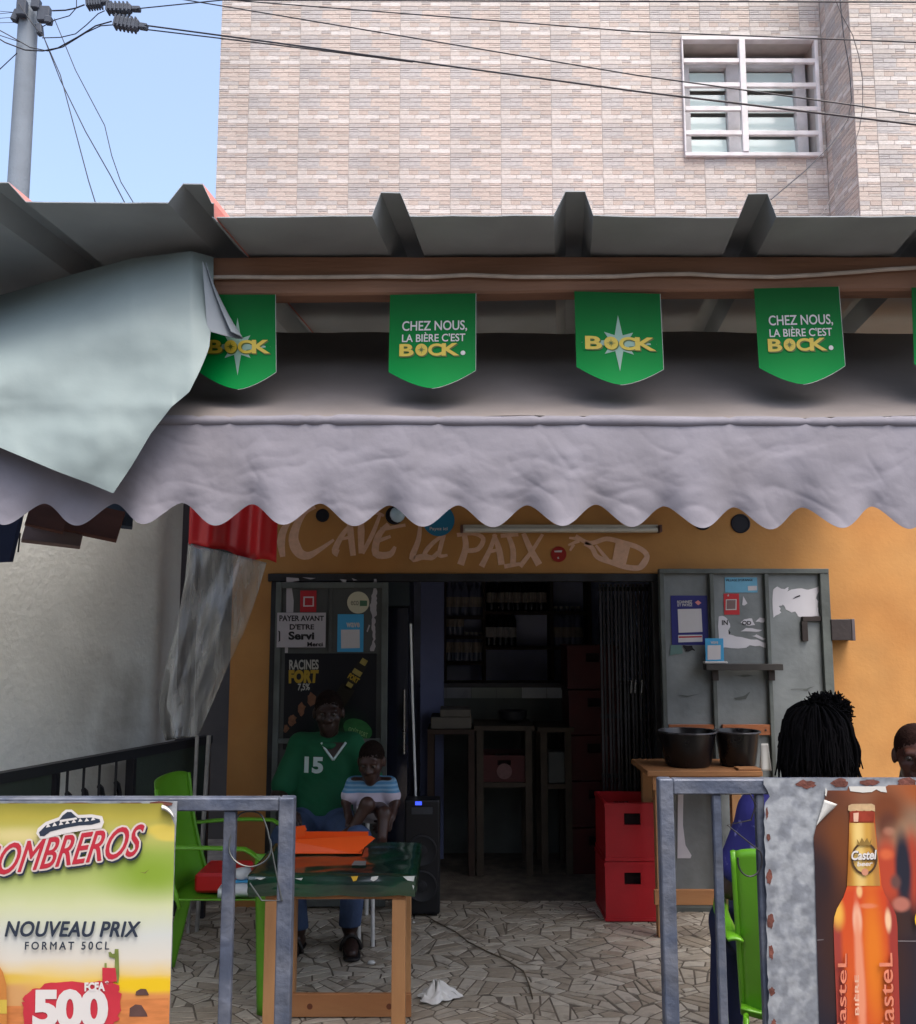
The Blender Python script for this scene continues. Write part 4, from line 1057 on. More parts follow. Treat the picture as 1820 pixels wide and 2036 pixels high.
rz = random.Random(2); a_ = [(1275 + rz.uniform(-18, 12) + 15 * math.sin(y / 90), y) for y in range(80, 930, 28)]; c_ = [(1325 + rz.uniform(-10, 14) - (20 if y > 500 else 0), y) for y in range(920, 70, -28)]
lpz.polys('torn_paper', [ZB2(*(a_ + c_))], paperw)
lpz.polys('torn_paper', [ZB2((460, 60), (620, 70), (560, 85)), ZB2((900, 80), (980, 90), (960, 165), (935, 120)), ZB2((1040, 70), (1110, 95), (1060, 100)), ZB2((1240, 610), (1255, 620), (1225, 700), (1212, 690))], paperw)
YT = YL - .0125
t, p_ = sticker('white printed notice reading payer avant, lettering black, on the closed door leaf', 'notice', 'notice', 549.5, 1218, 647.6, 1287, YT, paperw)
p_.text('PAYER AVANT', [zb_(200, 505), zb_(715, 510), zb_(715, 565), zb_(200, 570)], ink_black, .03)
p_.text('D\'ETRE', [zb_(320, 605), zb_(600, 608), zb_(600, 665), zb_(320, 668)], ink_black, .03)
p_.text('Servi', [zb_(310, 695), zb_(598, 700), zb_(598, 782), zb_(310, 784)], ink_black, .04)
p_.text('Merci', [zb_(525, 815), zb_(700, 818), zb_(700, 862), zb_(525, 864)], ink_black, .03)
p_.polys('bracket_mark', [ZB2((180, 680), (205, 690), (205, 800), (185, 815), (192, 790), (192, 700))], ink_black)
YT2 = YL + .0005
t, p_ = sticker('blue payment sticker with a white square on the closed door leaf', 'sticker', 'sticker', 669.8, 1221, 722.8, 1296, YT2, blue_s)
p_.text('wave', [zb_(980, 590), zb_(1130, 590), zb_(1130, 640), zb_(980, 640)], ink_white, .03)
p_.poly('white_square', ZB2((915, 670), (1132, 668), (1134, 884), (917, 888)), sq_in)
t, p_ = sticker('dark red payment sticker above the white notice', 'sticker', 'sticker', 596, 1174, 629, 1217, YT2, red_s)
p_.poly('white_square', ZB2((478, 285), (600, 285), (598, 400), (475, 402)), sq_in); p_.poly('red_square', ZB2((495, 300), (586, 300), (585, 387), (492, 388)), red_s)
cream = M('sticker_cream', (190, 188, 164), .6, .05)
t = thing('sticker', 'round cream sticker with a green bar on the closed door leaf', 'sticker', U(711.7, 1220, YT2)); p_ = Print(t, YT2)
p_.poly('disc', ell(711.7, 1198, 22, 22, 30), cream); p_.poly('green_bar', ZB2((1135, 330), (1220, 332), (1218, 395), (1135, 395)), M('sticker_green', (70, 110, 84), .6, .05))
p_.text('eco', ZB2((1030, 335), (1120, 335), (1120, 385), (1030, 385)), M('sticker_grey', (130, 130, 116), .6, .05), .01)
# poster on the leaf
t, p_ = sticker('black beer poster with gold and white lettering behind the seated man', 'poster', 'poster', 562, 1299, 748.5, 1490, YL - .0005, print_mat('racines_print', 0, 1, [(0, (22, 24, 30)), (1, (22, 24, 30))], [(.06, .10, .12, .10, (30, 54, 36), .8)], rough=.3))
p_.text('RACINES', ZB2((315, 1025), (652, 1022), (652, 1128), (315, 1132)), M('ink_silver', (196, 196, 190), .5, .1), .03)
p_.text('FORT', ZB2((315, 1150), (648, 1148), (636, 1280), (315, 1285)), M('ink_gold', (196, 162, 44), .45, .1), .06)
p_.text('7,5%', ZB2((415, 1300), (552, 1298), (548, 1382), (412, 1386)), M('ink_silver', (196, 196, 190)), .03)
dirv = (-.52, .85)
def along(s_, w_, h_): # quad on the tilted bottle axis
    cx, cy = 1195 + dirv[0] * s_, 1020 + dirv[1] * s_; px_, py_ = dirv[1], -dirv[0]
    return [zb_(cx + px_ * w_ / 2 * a + dirv[0] * h_ / 2 * c, cy + py_ * w_ / 2 * a + dirv[1] * h_ / 2 * c) for a, c in ((-1, -1), (1, -1), (1, 1), (-1, 1))]
p_.polys('bottle_picture', [along(20, 70, 60), along(150, 120, 210), along(330, 96, 130), along(560, 170, 380)], M('ink_bottle', (40, 36, 26), .35, .2, 20))
p_.polys('label_picture', [along(30, 74, 70), along(175, 110, 60), along(345, 70, 54)], M('ink_goldlabel', (178, 160, 84), .5, .2, 30))
p_.text('FORT', along(255, 130, 60), M('ink_gold', (196, 162, 44)), .05)
p_.polys('root_picture', [[zb_(cx + r_ * (1 + .3 * rz.uniform(-1, 1)) * math.cos(2 * math.pi * i / 14), cy + r_ * 1.5 * (1 + .3 * rz.uniform(-1, 1)) * math.sin(2 * math.pi * i / 14)) for i in range(14)] for cx, cy, r_ in ((575, 1480, 52), (450, 1590, 50), (350, 1720, 46), (280, 1820, 32))], M('ink_root', (136, 92, 66), .5, .3, 40))
p_.poly('green_splash', ell(*zb_(1110, 1830), 30, 20, 20, .4), M('ink_splash', (54, 126, 66), .5, .2, 30))
p_.text('GOÛT FORT', ZB2((1010, 1790), (1230, 1860), (1220, 1930), (1000, 1850)), M('ink_pale_green', (150, 200, 130), .5, .1), .02)

# ---- right leaf, folded back against the wall
YR_ = YW - .07
rd = thing('door_leaf', 'open pale grey metal door leaf folded back against the orange wall', 'door', U(1480, 1770, YR_))
zc_ = lambda x, y: (1295.4 + x / 4.8, 1105.8 + y / 4.8)
ZC = lambda *a: [zc_(*p) for p in a]
xr0, xr1 = U(1313, 1300, YR_).x, U(1652, 1300, YR_).x; zr1 = U(1480, 1131, YR_).z
leafm = M('leaf_grey', (134, 141, 142), .5, .18, 5, .2, 30, metal=.15, col2=(104, 110, 112), s2=3, sharp=.25)
MB().bx(xr0 + .03, xr1 - .03, YR_ + .008, YR_ + .016, .05, zr1 - .02).build('sheet', leafm, rd)
for px0, px1 in ((1313, 1322), (1413, 1421), (1523, 1531), (1634, 1652)):
    MB().bx(U(px0, 1300, YR_).x, U(px1, 1300, YR_).x, YR_ - .022, YR_ + .03, .03, zr1 - .0285).build('stile', doormetal, rd, bevel=.002)
MB().bx(xr0, xr1, YR_ - .024, YR_ + .031, zr1 - .028, zr1).build('rail', doormetal, rd, bevel=.002)
MB().bx(xr0, xr1, YR_ - .024, YR_ + .031, .0, .0295).build('rail', doormetal, rd, bevel=.002)
latch = M('latch_steel', (58, 52, 50), .6, .2, 20, metal=.3)
l0, l1 = U(*zc_(1430, 620), YR_), U(*zc_(1610, 575), YR_)
MB().bx(l0.x, l1.x, YR_ - .012, YR_ + .0075, l0.z, l1.z).build('latch_bar', latch, rd, bevel=.002)
l0, l1 = U(*zc_(1430, 810), YR_), U(*zc_(1478, 622), YR_)
MB().bx(l0.x, l1.x, YR_ - .011, YR_ + .0075, l0.z, l1.z - .001).build('latch_bar', latch, rd, bevel=.002)
for a, c in ((150, 605), (662, 1130)):
    l0, l1 = U(*zc_(a, 1705), YR_), U(*zc_(c, 1605), YR_)
    o = MB().bx(l0.x + .004, l1.x - .006, YR_ - .016, YR_ + .0075, l0.z, l1.z).build('wood_strip', M('strip_wood', (150, 92, 58), .75, .25, 9, .3, 40, stretch=(.3, 1, 2)), rd, bevel=.002)
    for f in (.12, .5, .88):
        c_ = Vector((l0.x + (l1.x - l0.x) * f, YR_ - .017, (l0.z + l1.z) / 2)); MB().lathe([(.006, -.002), (.006, .002), (.002, .003)], c_, 8, Matrix.Rotation(R(90), 3, 'X')).build('screw', latch, o)
# ledge on the leaf
l0, l1 = U(1395, 1331, YR_), U(1545, 1319, YR_)
MB().bx(l0.x, l1.x, YR_ - .095, YR_ - .0245, l0.z, l1.z).build('ledge', M('ledge_wood', (62, 60, 58), .8, .2, 8), rd, bevel=.002)
for px in (1417, 1528): MB().bx(U(px - 6, 1340, YR_).x, U(px + 6, 1340, YR_).x, YR_ - .05, YR_ - .0245, U(px, 1352, YR_).z, l0.z - .0005).build('bracket', latch, rd)
rp = Print(rd, YR_ + .0075)
ragged = lambda pts, k: [(x + k * rz.uniform(-1, 1), y + k * rz.uniform(-1, 1)) for x, y in pts]
def dense(pts, n=3):
    o_ = []
    for i in range(len(pts)):
        a, c = pts[i], pts[(i + 1) % len(pts)]
        for k in range(n): o_.append((a[0] + (c[0] - a[0]) * k / n, a[1] + (c[1] - a[1]) * k / n))
    return o_
tp = M('torn_white', (206, 206, 212), .7, .05, 8)
rp.polys('torn_paper', [ZC(*ragged(dense([(1150, 340), (1195, 290), (1260, 310), (1310, 300), (1290, 330), (1400, 305), (1500, 320), (1610, 285), (1570, 400), (1590, 450), (1580, 520), (1600, 575), (1490, 575), (1410, 585), (1360, 535), (1280, 515), (1250, 465), (1215, 475), (1230, 540), (1150, 582)]), 9))], tp)
rp.polys('torn_paper', [ZC(*ragged(dense([(636, 570), (690, 570), (720, 610), (745, 640), (730, 740), (850, 770), (1000, 800), (1090, 825), (1090, 870), (930, 845), (900, 880), (690, 870), (640, 870)]), 7)), ZC(*ragged(dense([(840, 635), (880, 600), (950, 595), (980, 660), (900, 660)]), 6)), ZC(*ragged(dense([(990, 620), (1030, 590), (1085, 595), (1070, 635)]), 6)), ZC(*ragged(dense([(840, 720), (900, 680), (1050, 700), (1000, 720)]), 6)), ZC(*ragged(dense([(940, 760), (1000, 750), (1090, 790), (1060, 798)]), 5)), ZC((870, 380), (910, 450), (880, 470), (860, 465))], tp)
rp.text('IN', ZC((668, 612), (722, 612), (722, 655), (668, 655)), ink_black, .03); rp.text('OD', ZC((862, 618), (945, 618), (945, 655), (862, 655)), ink_black, .03)
rp.polys('ink_mark', [ZC((730, 700), (750, 730), (735, 750)), ZC((1340, 410), (1370, 385), (1410, 370), (1415, 382), (1380, 395))], ink_black)
rp.polys('torn_paper', [ZC(*ragged(dense([(180, 850), (280, 850), (300, 930), (170, 945)]), 6))], M('torn_teal', (94, 124, 120), .7, .1))
rp.polys('ink_mark', [ZC(*ragged(dense([(290, 850), (380, 850), (410, 905), (330, 900)]), 9))], ink_black)
rp.polys('torn_paper', [[(1347, 1560), (1358, 1560), (1357, 1640), (1362, 1680), (1374, 1700), (1372, 1706), (1346, 1706)]], tp)
rp.polys('scratch', [ZC(*ragged(dense(pp_), 5)) for pp_ in ([(780, 1355), (860, 1340), (940, 1290), (900, 1360), (800, 1365)], [(780, 1140), (870, 1130), (1010, 1140), (880, 1152)], [(1320, 1262), (1480, 1262), (1560, 1235), (1480, 1275), (1330, 1272)], [(200, 1320), (340, 1330), (480, 1310), (340, 1345)])], M('scratch_dark', (84, 90, 88), .7, .1))
YSt = YR_ + .005
t, p_ = sticker('navy payment sticker with a large white square on the open door leaf', 'sticker', 'sticker', 1335, 1184, 1405, 1282, YSt, navy_s)
p_.text('SCANNEZ', ZC((240, 425), (382, 422), (382, 446), (240, 448)), ink_white, .03); p_.text('ET PAYEZ', ZC((245, 454), (384, 452), (384, 476), (245, 478)), ink_white, .03)
p_.poly('emblem', ZC((410, 440), (440, 420), (472, 445), (440, 468)), M('sticker_pink', (206, 130, 130), .5, .05))
p_.poly('white_square', ZC((245, 505), (470, 500), (482, 722), (255, 730)), sq_in)
p_.poly('white_strip', ZC((250, 752), (480, 748), (482, 815), (252, 822)), sq_in); p_.poly('red_line', ZC((256, 765), (476, 760), (476, 774), (256, 780)), red_s)
t, p_ = sticker('light blue notice strip at the top of the open door leaf', 'sticker', 'sticker', 1441, 1148, 1504, 1178, YSt, M('sticker_sky', (104, 166, 196), .5, .08, 20))
p_.text('VILLAGE D\'ORANGE', ZC((705, 218), (960, 216), (960, 236), (705, 240)), ink_black, .02); p_.poly('white_label', ZC((915, 285), (1000, 282), (1000, 325), (917, 328)), sq_in)
t, p_ = sticker('small bright red payment sticker on the open door leaf', 'sticker', 'sticker', 1439, 1180, 1468, 1222, YSt, M('sticker_red2', (186, 40, 48), .5, .05))
p_.poly('white_square', ZC((705, 412), (808, 410), (806, 512), (702, 514)), ink_white); p_.poly('grey_square', ZC((714, 420), (798, 418), (796, 502), (712, 505)), M('sticker_grey2', (120, 96, 96), .6, .05)); p_.poly('mark', ZC((715, 372), (732, 365), (735, 380), (722, 384)), ink_white)
t = thing('display_card', 'small light blue payment card standing on the door ledge', 'card', U(1420, 1319, YR_ - .06))
l0, l1 = U(1402, 1313, YR_ - .06), U(1437, 1269, YR_ - .06)
MB().bx(l0.x, l1.x, YR_ - .062, YR_ - .058, l0.z - .004, l1.z).build('card', blue_s, t, bevel=.001)
MB().bx(l0.x - .012, l1.x + .014, YR_ - .085, YR_ - .04, U(1420, 1319, YR_ - .06).z + .0006, l0.z - .0045).build('base', ink_white, t, bevel=.003)
p_ = Print(t, YR_ - .0625); p_.poly('white_square', ZC((530, 850), (655, 848), (655, 985), (530, 988)), sq_in); p_.text('wave', ZC((560, 812), (630, 812), (630, 835), (560, 835)), ink_white, .02)
# lock box
l0, l1 = U(1653, 1273, YW - .1), U(1698, 1231, YW - .1)
t = thing('lock_box', 'small dark steel lock box fixed on the orange wall beside the open leaf', 'lock box', (l0.x, YW, l0.z))
MB().bx(l0.x, l1.x - .02, YW - .1, YW - .001, l0.z, l1.z).build('box', M('lock_steel', (48, 42, 42), .6, .2, 14, .2, 40), t, bevel=.003)
MB().bx(l1.x - .0195, l1.x, YW - .102, YW - .001, l0.z - .002, l1.z + .002).build('end_plate', M('lock_plate', (84, 78, 82), .55, .2, 14), t, bevel=.002)

# ---- round stickers and tube light on the lintel
t = thing('sticker', 'large round blue payment sticker on the painted orange lintel', 'sticker', U(872, 1066, YW)); p_ = Print(t, YW - .004)
p_.poly('disc', ell(871.5, 1034.5, 31.5, 31.5, 40), M('sticker_teal', (34, 120, 160), .5, .05)); p_.text('Payez ici', rectq(854, 1048, 889, 1056), sq_in, .02); p_.poly('white_mark', [(864, 1018), (880, 1016), (882, 1022), (865, 1023)], sq_in)
t = thing('sticker', 'small round red sticker beside the painted shop name', 'sticker', U(1110, 1118, YW)); p_ = Print(t, YW - .004)
p_.poly('disc', ell(1110, 1102, 15.5, 15.5, 30), M('sticker_red3', (150, 34, 26), .5, .05)); p_.polys('mark', [[(1101, 1095), (1117, 1094), (1116, 1098), (1102, 1098)], [(1107, 1108), (1110, 1107), (1111, 1111), (1108, 1111)]], sq_in)
l0, l1 = U(920, 1058, YW - .05), U(1308, 1045, YW - .05)
t = thing('tube_light', 'unlit white fluorescent batten light across the orange lintel', 'light', ((l0.x + l1.x) / 2, YW, l0.z))
MB().bx(l0.x, l1.x, YW - .05, YW - .001, l0.z, l1.z + .006).build('batten', M('batten_white', (196, 192, 180), .5, .06, 8), t, bevel=.004)
MB().tube([(l0.x + .01, YW - .07, l0.z + .012), (l1.x - .01, YW - .07, l0.z + .012)], .013, 12).build('tube', M('tube_glass', (206, 206, 198), .25, .03), t, smooth=True)
for x in (l0.x - .008, l1.x + .008): MB().bx(x - .008, x + .008, YW - .085, YW - .003, l0.z - .002, l1.z + .002).build('lamp_holder', M('holder_dark', (90, 60, 52), .5, .1), t, bevel=.002)

# ================================================================== INSIDE THE SHOP
dk = M('dark_wood', (62, 48, 40), .75, .25, 8, .2, 40, stretch=(.3, 1, 1))
# collapsible grille folded to the right of the doorway
gr = thing('folding_grille', 'dark folding steel grille pushed to the side of the doorway', 'grille', U(1250, 1770, 5.62))
zg = Zl - .06
for k in range(15):
    x = U(1196 + k * 7.6, 1400, 5.62).x; MB().bx(x - .006, x + .006, 5.60 + .02 * (k % 2), 5.615 + .02 * (k % 2), .01, zg).build('bar', darkmetal, gr)
for z in (.05, .7, 1.05, zg - .04): MB().bx(U(1194, 1400, 5.62).x, U(1306, 1400, 5.62).x, 5.638, 5.646, z, z + .025).build('cross_bar', darkmetal, gr)
for px in (1255, 1263, 1276): MB().tube([U(px, 1352, 5.585), U(px - 1, 1378, 5.585)], .006, 8).build('handle', M('bright_steel', (190, 190, 186), .25, .05, metal=.9), gr, smooth=True)
# blue column, cooler
b = MB(); b.bx(U(836, 1200, 6.6).x, U(882, 1200, 6.6).x, 6.6, 6.73, 0, SL - .001); tag(b.build('column', M('blue_paint', (126, 136, 178), .8, .15, 3)), 'pale blue painted column inside the shop', 'column')
cl = thing('drinks_cooler', 'tall black drinks cooler just inside the doorway', 'cooler', (U(750, 1500, 5.95).x, 5.95, 0))
blk = M('cooler_black', (26, 27, 34), .35, .1, 8)
x0, x1 = U(700, 1500, 5.95).x, U(812, 1500, 5.95).x
MB().bx(x0, x1, 5.97, 6.5, .06, 1.92).build('cabinet', blk, cl, bevel=.01); MB().bx(x0 + .005, x1 - .005, 5.945, 5.967, .12, 1.72).build('door', M('cooler_glass', (30, 34, 48), .08, .05, spec=.8), cl, bevel=.004)
MB().bx(x0, x1, 5.945, 5.968, 1.73, 1.91).build('header', M('cooler_header', (70, 84, 92), .4, .1), cl, bevel=.004)
MB().tube([(x1 - .03, 5.93, .8), (x1 - .03, 5.93, 1.2)], .009, 8).build('handle', M('bright_steel', (190, 190, 186)), cl, smooth=True)
for dx in (.05,): 
    for xx in (x0 + .05, x1 - .05): MB().bx(xx - .02, xx + .02, 6.0, 6.05, 0.003, .0595).build('foot', blk, cl)
# white pole leaning behind the speaker
tag(MB().tube([U(816, 1240, 5.46), U(820, 1400, 5.45), U(826, 1583, 5.43), U(829, 1776, 5.42)], .0065, 8).build('white_pole', M('pole_white', (226, 230, 228), .4, .03), smooth=True), 'thin white pole standing upright behind the loudspeaker', 'pole')
# loudspeaker
spk = thing('loudspeaker', 'black tower loudspeaker with a blue display beside the doorway', 'loudspeaker', (U(838, 1790, 5.3).x, 5.3, .006))
x0, x1 = U(803, 1700, 5.3).x, U(874, 1700, 5.3).x; zs = U(838, 1590, 5.3).z
bp = M('speaker_plastic', (24, 25, 29), .45, .1, 10)
MB().bx(x0, x1, 5.3, 5.52 - .09, .02, zs).build('cabinet', bp, spk, bevel=.012, seg=2)
for zc in (.17, .36):
    c_ = Vector(((x0 + x1) / 2, 5.297, zc))
    MB().lathe([(.085, -.004), (.085, .006), (.078, .008), (.07, .004), (.03, -.002 + .004), (.026, .008), (.004, .011)], c_, 28, Matrix.Rotation(R(90), 3, 'X')).build('driver', M('speaker_cone', (34, 35, 38), .6, .1), spk, smooth=True)
em = bpy.data.materials.new('blue_display'); em.use_nodes = True; em.node_tree.nodes['Principled BSDF'].inputs['Emission Color'].default_value = (.05, .10, 1, 1); em.node_tree.nodes['Principled BSDF'].inputs['Emission Strength'].default_value = .5; em.node_tree.nodes['Principled BSDF'].inputs['Base Color'].default_value = (.02, .03, .2, 1)
l0, l1 = U(825, 1596, 5.295), U(838, 1589, 5.295)
l0.z -= .012; l1.z -= .012
MB().bx(l0.x, l1.x, 5.294, 5.2995, l0.z, l1.z).build('display', em, spk)
b = MB(); b.bx(l0.x - .02, l1.x + .06, 5.295, 5.2998, l0.z - .05, l0.z - .012); b.build('control_panel', M('panel_grey', (60, 64, 70), .4, .1, 60), spk)
for xx in (x0 + .03, x1 - .03): MB().bx(xx - .015, xx + .015, 5.33, 5.40, .0005, .0195).build('foot', bp, spk)
# counter
ct = thing('counter', 'dark shop counter with a band of white tiles along its edge', 'counter', (0, 6.75, 0))
x0, x1 = U(836, 1400, 6.75).x, U(1137, 1400, 6.75).x; zc1, zc0 = U(900, 1364, 6.75).z, U(900, 1388, 6.75).z
MB().bx(x0, x1 + .5, 6.77, 7.12, 0, zc1 - .011).build('body', M('counter_dark', (100, 106, 102), .7, .2, 5), ct)
nt_ = 6
for k in range(nt_):
    xa_, xb_ = x0 + (x1 - x0) * k / nt_, x0 + (x1 - x0) * (k + 1) / nt_
    MB().bx(xa_ + .002, xb_ - .002, 6.755, 6.7695, zc0, zc1).build('tile', M('counter_tile_%d' % (k // 2), [(150, 154, 160), (140, 150, 142), (206, 216, 220)][k // 2], .3, .1), ct)
MB().bx(x0 - .01, x1 + .5, 6.75, 7.13, zc1 - .0105, zc1 + .02).build('top', M('counter_top', (60, 62, 66), .4, .2, 10), ct)
# bottle shelves
sh = thing('shelf_unit', 'tall dark bottle shelves against the back wall', 'shelves', (U(1000, 1300, 7.32).x, 7.32, 0))
Ysh = 7.32
def zz(zy): return U(900, 1105.8 + zy / 3.29, Ysh).z
def xz(zx): return U(790 + zx / 3.29, 1300, Ysh).x
for zx in (308, 566, 1012, 1262): MB().bx(xz(zx) - .012, xz(zx) + .012, Ysh, Ysh + .3, 0, zz(120)).build('upright', dk, sh)
shelf_z = {0: [390, 520, 690], 1: [360, 590], 2: [360, 590]}
bays = [(308, 566), (566, 1012), (1012, 1262)]
for bay, zl_ in shelf_z.items():
    for z in zl_: MB().bx(xz(bays[bay][0]) + .0125, xz(bays[bay][1]) - .0125, Ysh + .002, Ysh + .298, zz(z) - .025, zz(z)).build('shelf', dk, sh)
MB().bx(xz(308) + .0125, xz(1262) - .0125, Ysh + .3, Ysh + .31, .5, zz(122)).build('back_panel', M('shelf_back', (206, 212, 238), .8, .2, 3), sh)
# bottles
def bottle_proto(name, prof, m, cap, label, group, parts=None):
    t = thing(name, label, 'bottle', (0, 0, 0), group)
    MB().lathe(prof, (0, 0, 0), 12).build('body', m, t, smooth=True)
    r, z = prof[-1]; MB().lathe([(r + .003, z - .012), (r + .003, z + .006), (r * .6, z + .008)], (0, 0, 0), 10).build('cap', cap, t, smooth=True)
    rb, zb = prof[2]; MB().lathe([(rb + .0008, .07), (rb + .0008, .15)], (0, 0, 0), 14).build('label', parts or M('bottle_label', (170, 160, 150), .5, .2, 30), t, smooth=True)
    return t
prof = [(.03, 0), (.035, .005), (.036, .02), (.036, .19), (.028, .225), (.015, .25), (.014, .31)]
prof2 = [(.04, 0), (.043, .005), (.044, .02), (.044, .2), (.03, .24), (.016, .26), (.015, .32)]
gl_d = M('dark_glass', (24, 26, 34), .1, .05, spec=.7); gl_c = M('clear_glass', (120, 126, 150), .08, .05, spec=.8); capm = M('cap_metal', (150, 140, 120), .3, .1, metal=.7); capw = M('cap_white', (200, 200, 200), .4, .05)
sets = [  # bay, shelf z-line, zoom x list, kind, label, group
    (prof2, gl_c, capw, [335, 362, 385, 440, 500, 535], 390, 'pale glass spirit bottle on the top shelf behind the blue column', 'spirit bottles on the short top shelf'),
    (prof2, gl_d, capm, [617, 690, 730, 760, 792, 850, 885, 918, 950], 360, 'dark spirit bottle on the top shelf above the white-capped bottles', 'spirit bottles on the long top shelf'),
    (prof, gl_d, capw, [598, 635, 675, 712, 752], 590, 'dark bottle with white label on the middle shelf', 'white labelled bottles on the middle shelf'),
    (prof, gl_c, capw, [1045, 1080, 1120, 1160, 1195], 590, 'pale bottle on the middle shelf next to the red crates', 'pale bottles at the end of the middle shelf'),
    (prof, gl_c, capm, [340, 370, 405], 520, 'clear bottle on the second shelf beside the column', 'clear bottles on the second shelf'),
    (prof, gl_c, capw, [330, 360, 390, 420, 450, 482, 515, 545], 690, 'slim pale bottle in the row on the lowest shelf', 'slim bottles on the lowest shelf')]
for k, (pf, m_, cp, xs, zl_, lab, grp) in enumerate(sets):
    proto = None
    hz = {390: .9, 520: .8, 690: .72}.get(zl_, 1)
    for i, zx in enumerate(xs):
        loc = (xz(zx), Ysh + .09 + .02 * (i % 2), zz(zl_) + .001)
        if proto is None:
            proto = bottle_proto('bottle', [(r, z * hz) for r, z in pf], m_, cp, lab, grp, ink_white if k in (2,) else None); proto.location = loc
        else: copytree(proto, None, loc)
# racks and crates in front of the counter
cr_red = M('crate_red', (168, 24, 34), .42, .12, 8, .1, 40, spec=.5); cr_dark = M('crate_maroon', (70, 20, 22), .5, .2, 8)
def crate(label, loc, w_, d_, h_, m, group=None, logo=False):
    t = thing('bottle_crate', label, 'crate', loc, group)
    x, y, z = loc; b = MB(); th = .012
    # front with hand hole
    hw, h0_, h1_ = .045, h_ * .62, h_ * .82
    def wall(y0, y1):
        b = MB()
        b.bx(x - w_ / 2, x - hw, y0, y1, z, z + h_); b.bx(x + hw, x + w_ / 2, y0, y1, z, z + h_); b.bx(x - hw, x + hw, y0, y1, z, z + h0_); b.bx(x - hw, x + hw, y0, y1, z + h1_, z + h_)
        return b
    wall(y, y + th).build('front', m, t); wall(y + d_ - th, y + d_).build('back', m, t)
    for s_ in (-1, 1):
        xs = x + s_ * (w_ / 2 - th / 2); MB().bx(xs - th / 2, xs + th / 2, y + th + .0005, y + d_ - th - .0005, z, z + h_ - .001).build('side', m, t)
    MB().bx(x - w_ / 2 + th, x + w_ / 2 - th, y + th, y + d_ - th, z + .002, z + .014).build('base', m, t)
    for zz_ in (z + .004, z + h_ - .022):
        b = MB(); b.bx(x - w_ / 2 - .004, x + w_ / 2 + .004, y - .005, y - .0006, zz_, zz_ + .018); b.bx(x - w_ / 2 - .0045, x - w_ / 2 - .0006, y - .005, y + d_, zz_, zz_ + .018); b.bx(x + w_ / 2 + .0006, x + w_ / 2 + .0045, y - .005, y + d_, zz_, zz_ + .018); b.build('rim', m, t)
    b = MB(); b.bx(x - hw - .01, x + hw + .01, y + .05, y + .055, z + h0_ - .03, z + h1_ + .02); b.build('inner_grid', M('crate_inside', (30, 8, 12), .7, .1), t)
    if logo: MB().lathe([(.05, 0), (.05, .002)], (x, y - .004, z + h_ * .4), 20, Matrix.Rotation(R(90), 3, 'X')).build('emblem', M('crate_emblem', (110, 80, 80), .5, .2, 40), t)
    return t
yc = 5.22; xc = U(1256, 1700, yc).x
cw = .30
crate('bright red bottle crate on the paving, bottom of the pair', (xc, yc, .007), cw, .36, .312, cr_red, 'pair of red crates by the wooden table')
crate('bright red bottle crate stacked on top of the other by the wooden table', (xc + .006, yc + .004, .3205), cw, .36, .312, cr_red, 'pair of red crates by the wooden table')
for k in range(5):
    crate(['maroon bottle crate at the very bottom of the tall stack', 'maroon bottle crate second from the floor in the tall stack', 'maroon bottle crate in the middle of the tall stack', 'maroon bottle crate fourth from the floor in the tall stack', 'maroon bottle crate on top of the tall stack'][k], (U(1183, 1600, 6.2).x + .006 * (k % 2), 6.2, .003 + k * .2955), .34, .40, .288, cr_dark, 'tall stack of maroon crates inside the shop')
def rack(label, zx0, zx1, Y, ztop, zmid):
    t = thing('wooden_rack', label, 'rack', (U(790 + (zx0 + zx1) / 6.58, 1600, Y).x, Y, 0), 'wooden racks in front of the counter')
    x0, x1 = U(790 + zx0 / 3.29, 1600, Y).x, U(790 + zx1 / 3.29, 1600, Y).x; zt_, zm_ = U(900, 1105.8 + ztop / 3.29, Y).z, U(900, 1105.8 + zmid / 3.29, Y).z
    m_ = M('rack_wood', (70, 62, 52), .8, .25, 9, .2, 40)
    for x in (x0 + .03, x1 - .03):
        for y in (Y + .02, Y + .4): MB().bx(x - .022, x + .022, y - .02, y + .02, .003, zt_ - .0305).build('leg', m_, t)
    MB().bx(x0 - .01, x1 + .01, Y - .01, Y + .43, zt_ - .03, zt_).build('top', m_, t); MB().bx(x0 + .053, x1 - .053, Y - .005, Y + .42, zm_ - .03, zm_).build('shelf', m_, t)
    return x0, x1, zt_, zm_
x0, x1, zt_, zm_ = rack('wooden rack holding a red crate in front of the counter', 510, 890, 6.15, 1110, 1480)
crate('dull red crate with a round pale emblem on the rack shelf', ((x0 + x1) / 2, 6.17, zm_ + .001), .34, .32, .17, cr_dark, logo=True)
tag(MB().lathe([(.05, 0), (.09, .03), (.1, .08), (.095, .082), (.04, .02)], (x1 - .12, 6.35, zt_ + .001), 18).build('bowl', M('bowl_dark', (40, 42, 46), .4, .1), smooth=True), 'small dark bowl on top of the wooden rack', 'bowl')
x0, x1, zt2_, zm2_ = rack('empty wooden rack next to the one with the crate', 930, 1150, 6.17, 1120, 1490)
tag(MB().bx(x0 + .06, x0 + .22, 6.2, 6.4, zm2_ + .001, zm2_ + .2).build('carton', M('carton_grey', (88, 92, 90), .8, .2, 8), bevel=.004), 'small grey carton on the shelf of the second rack', 'carton')
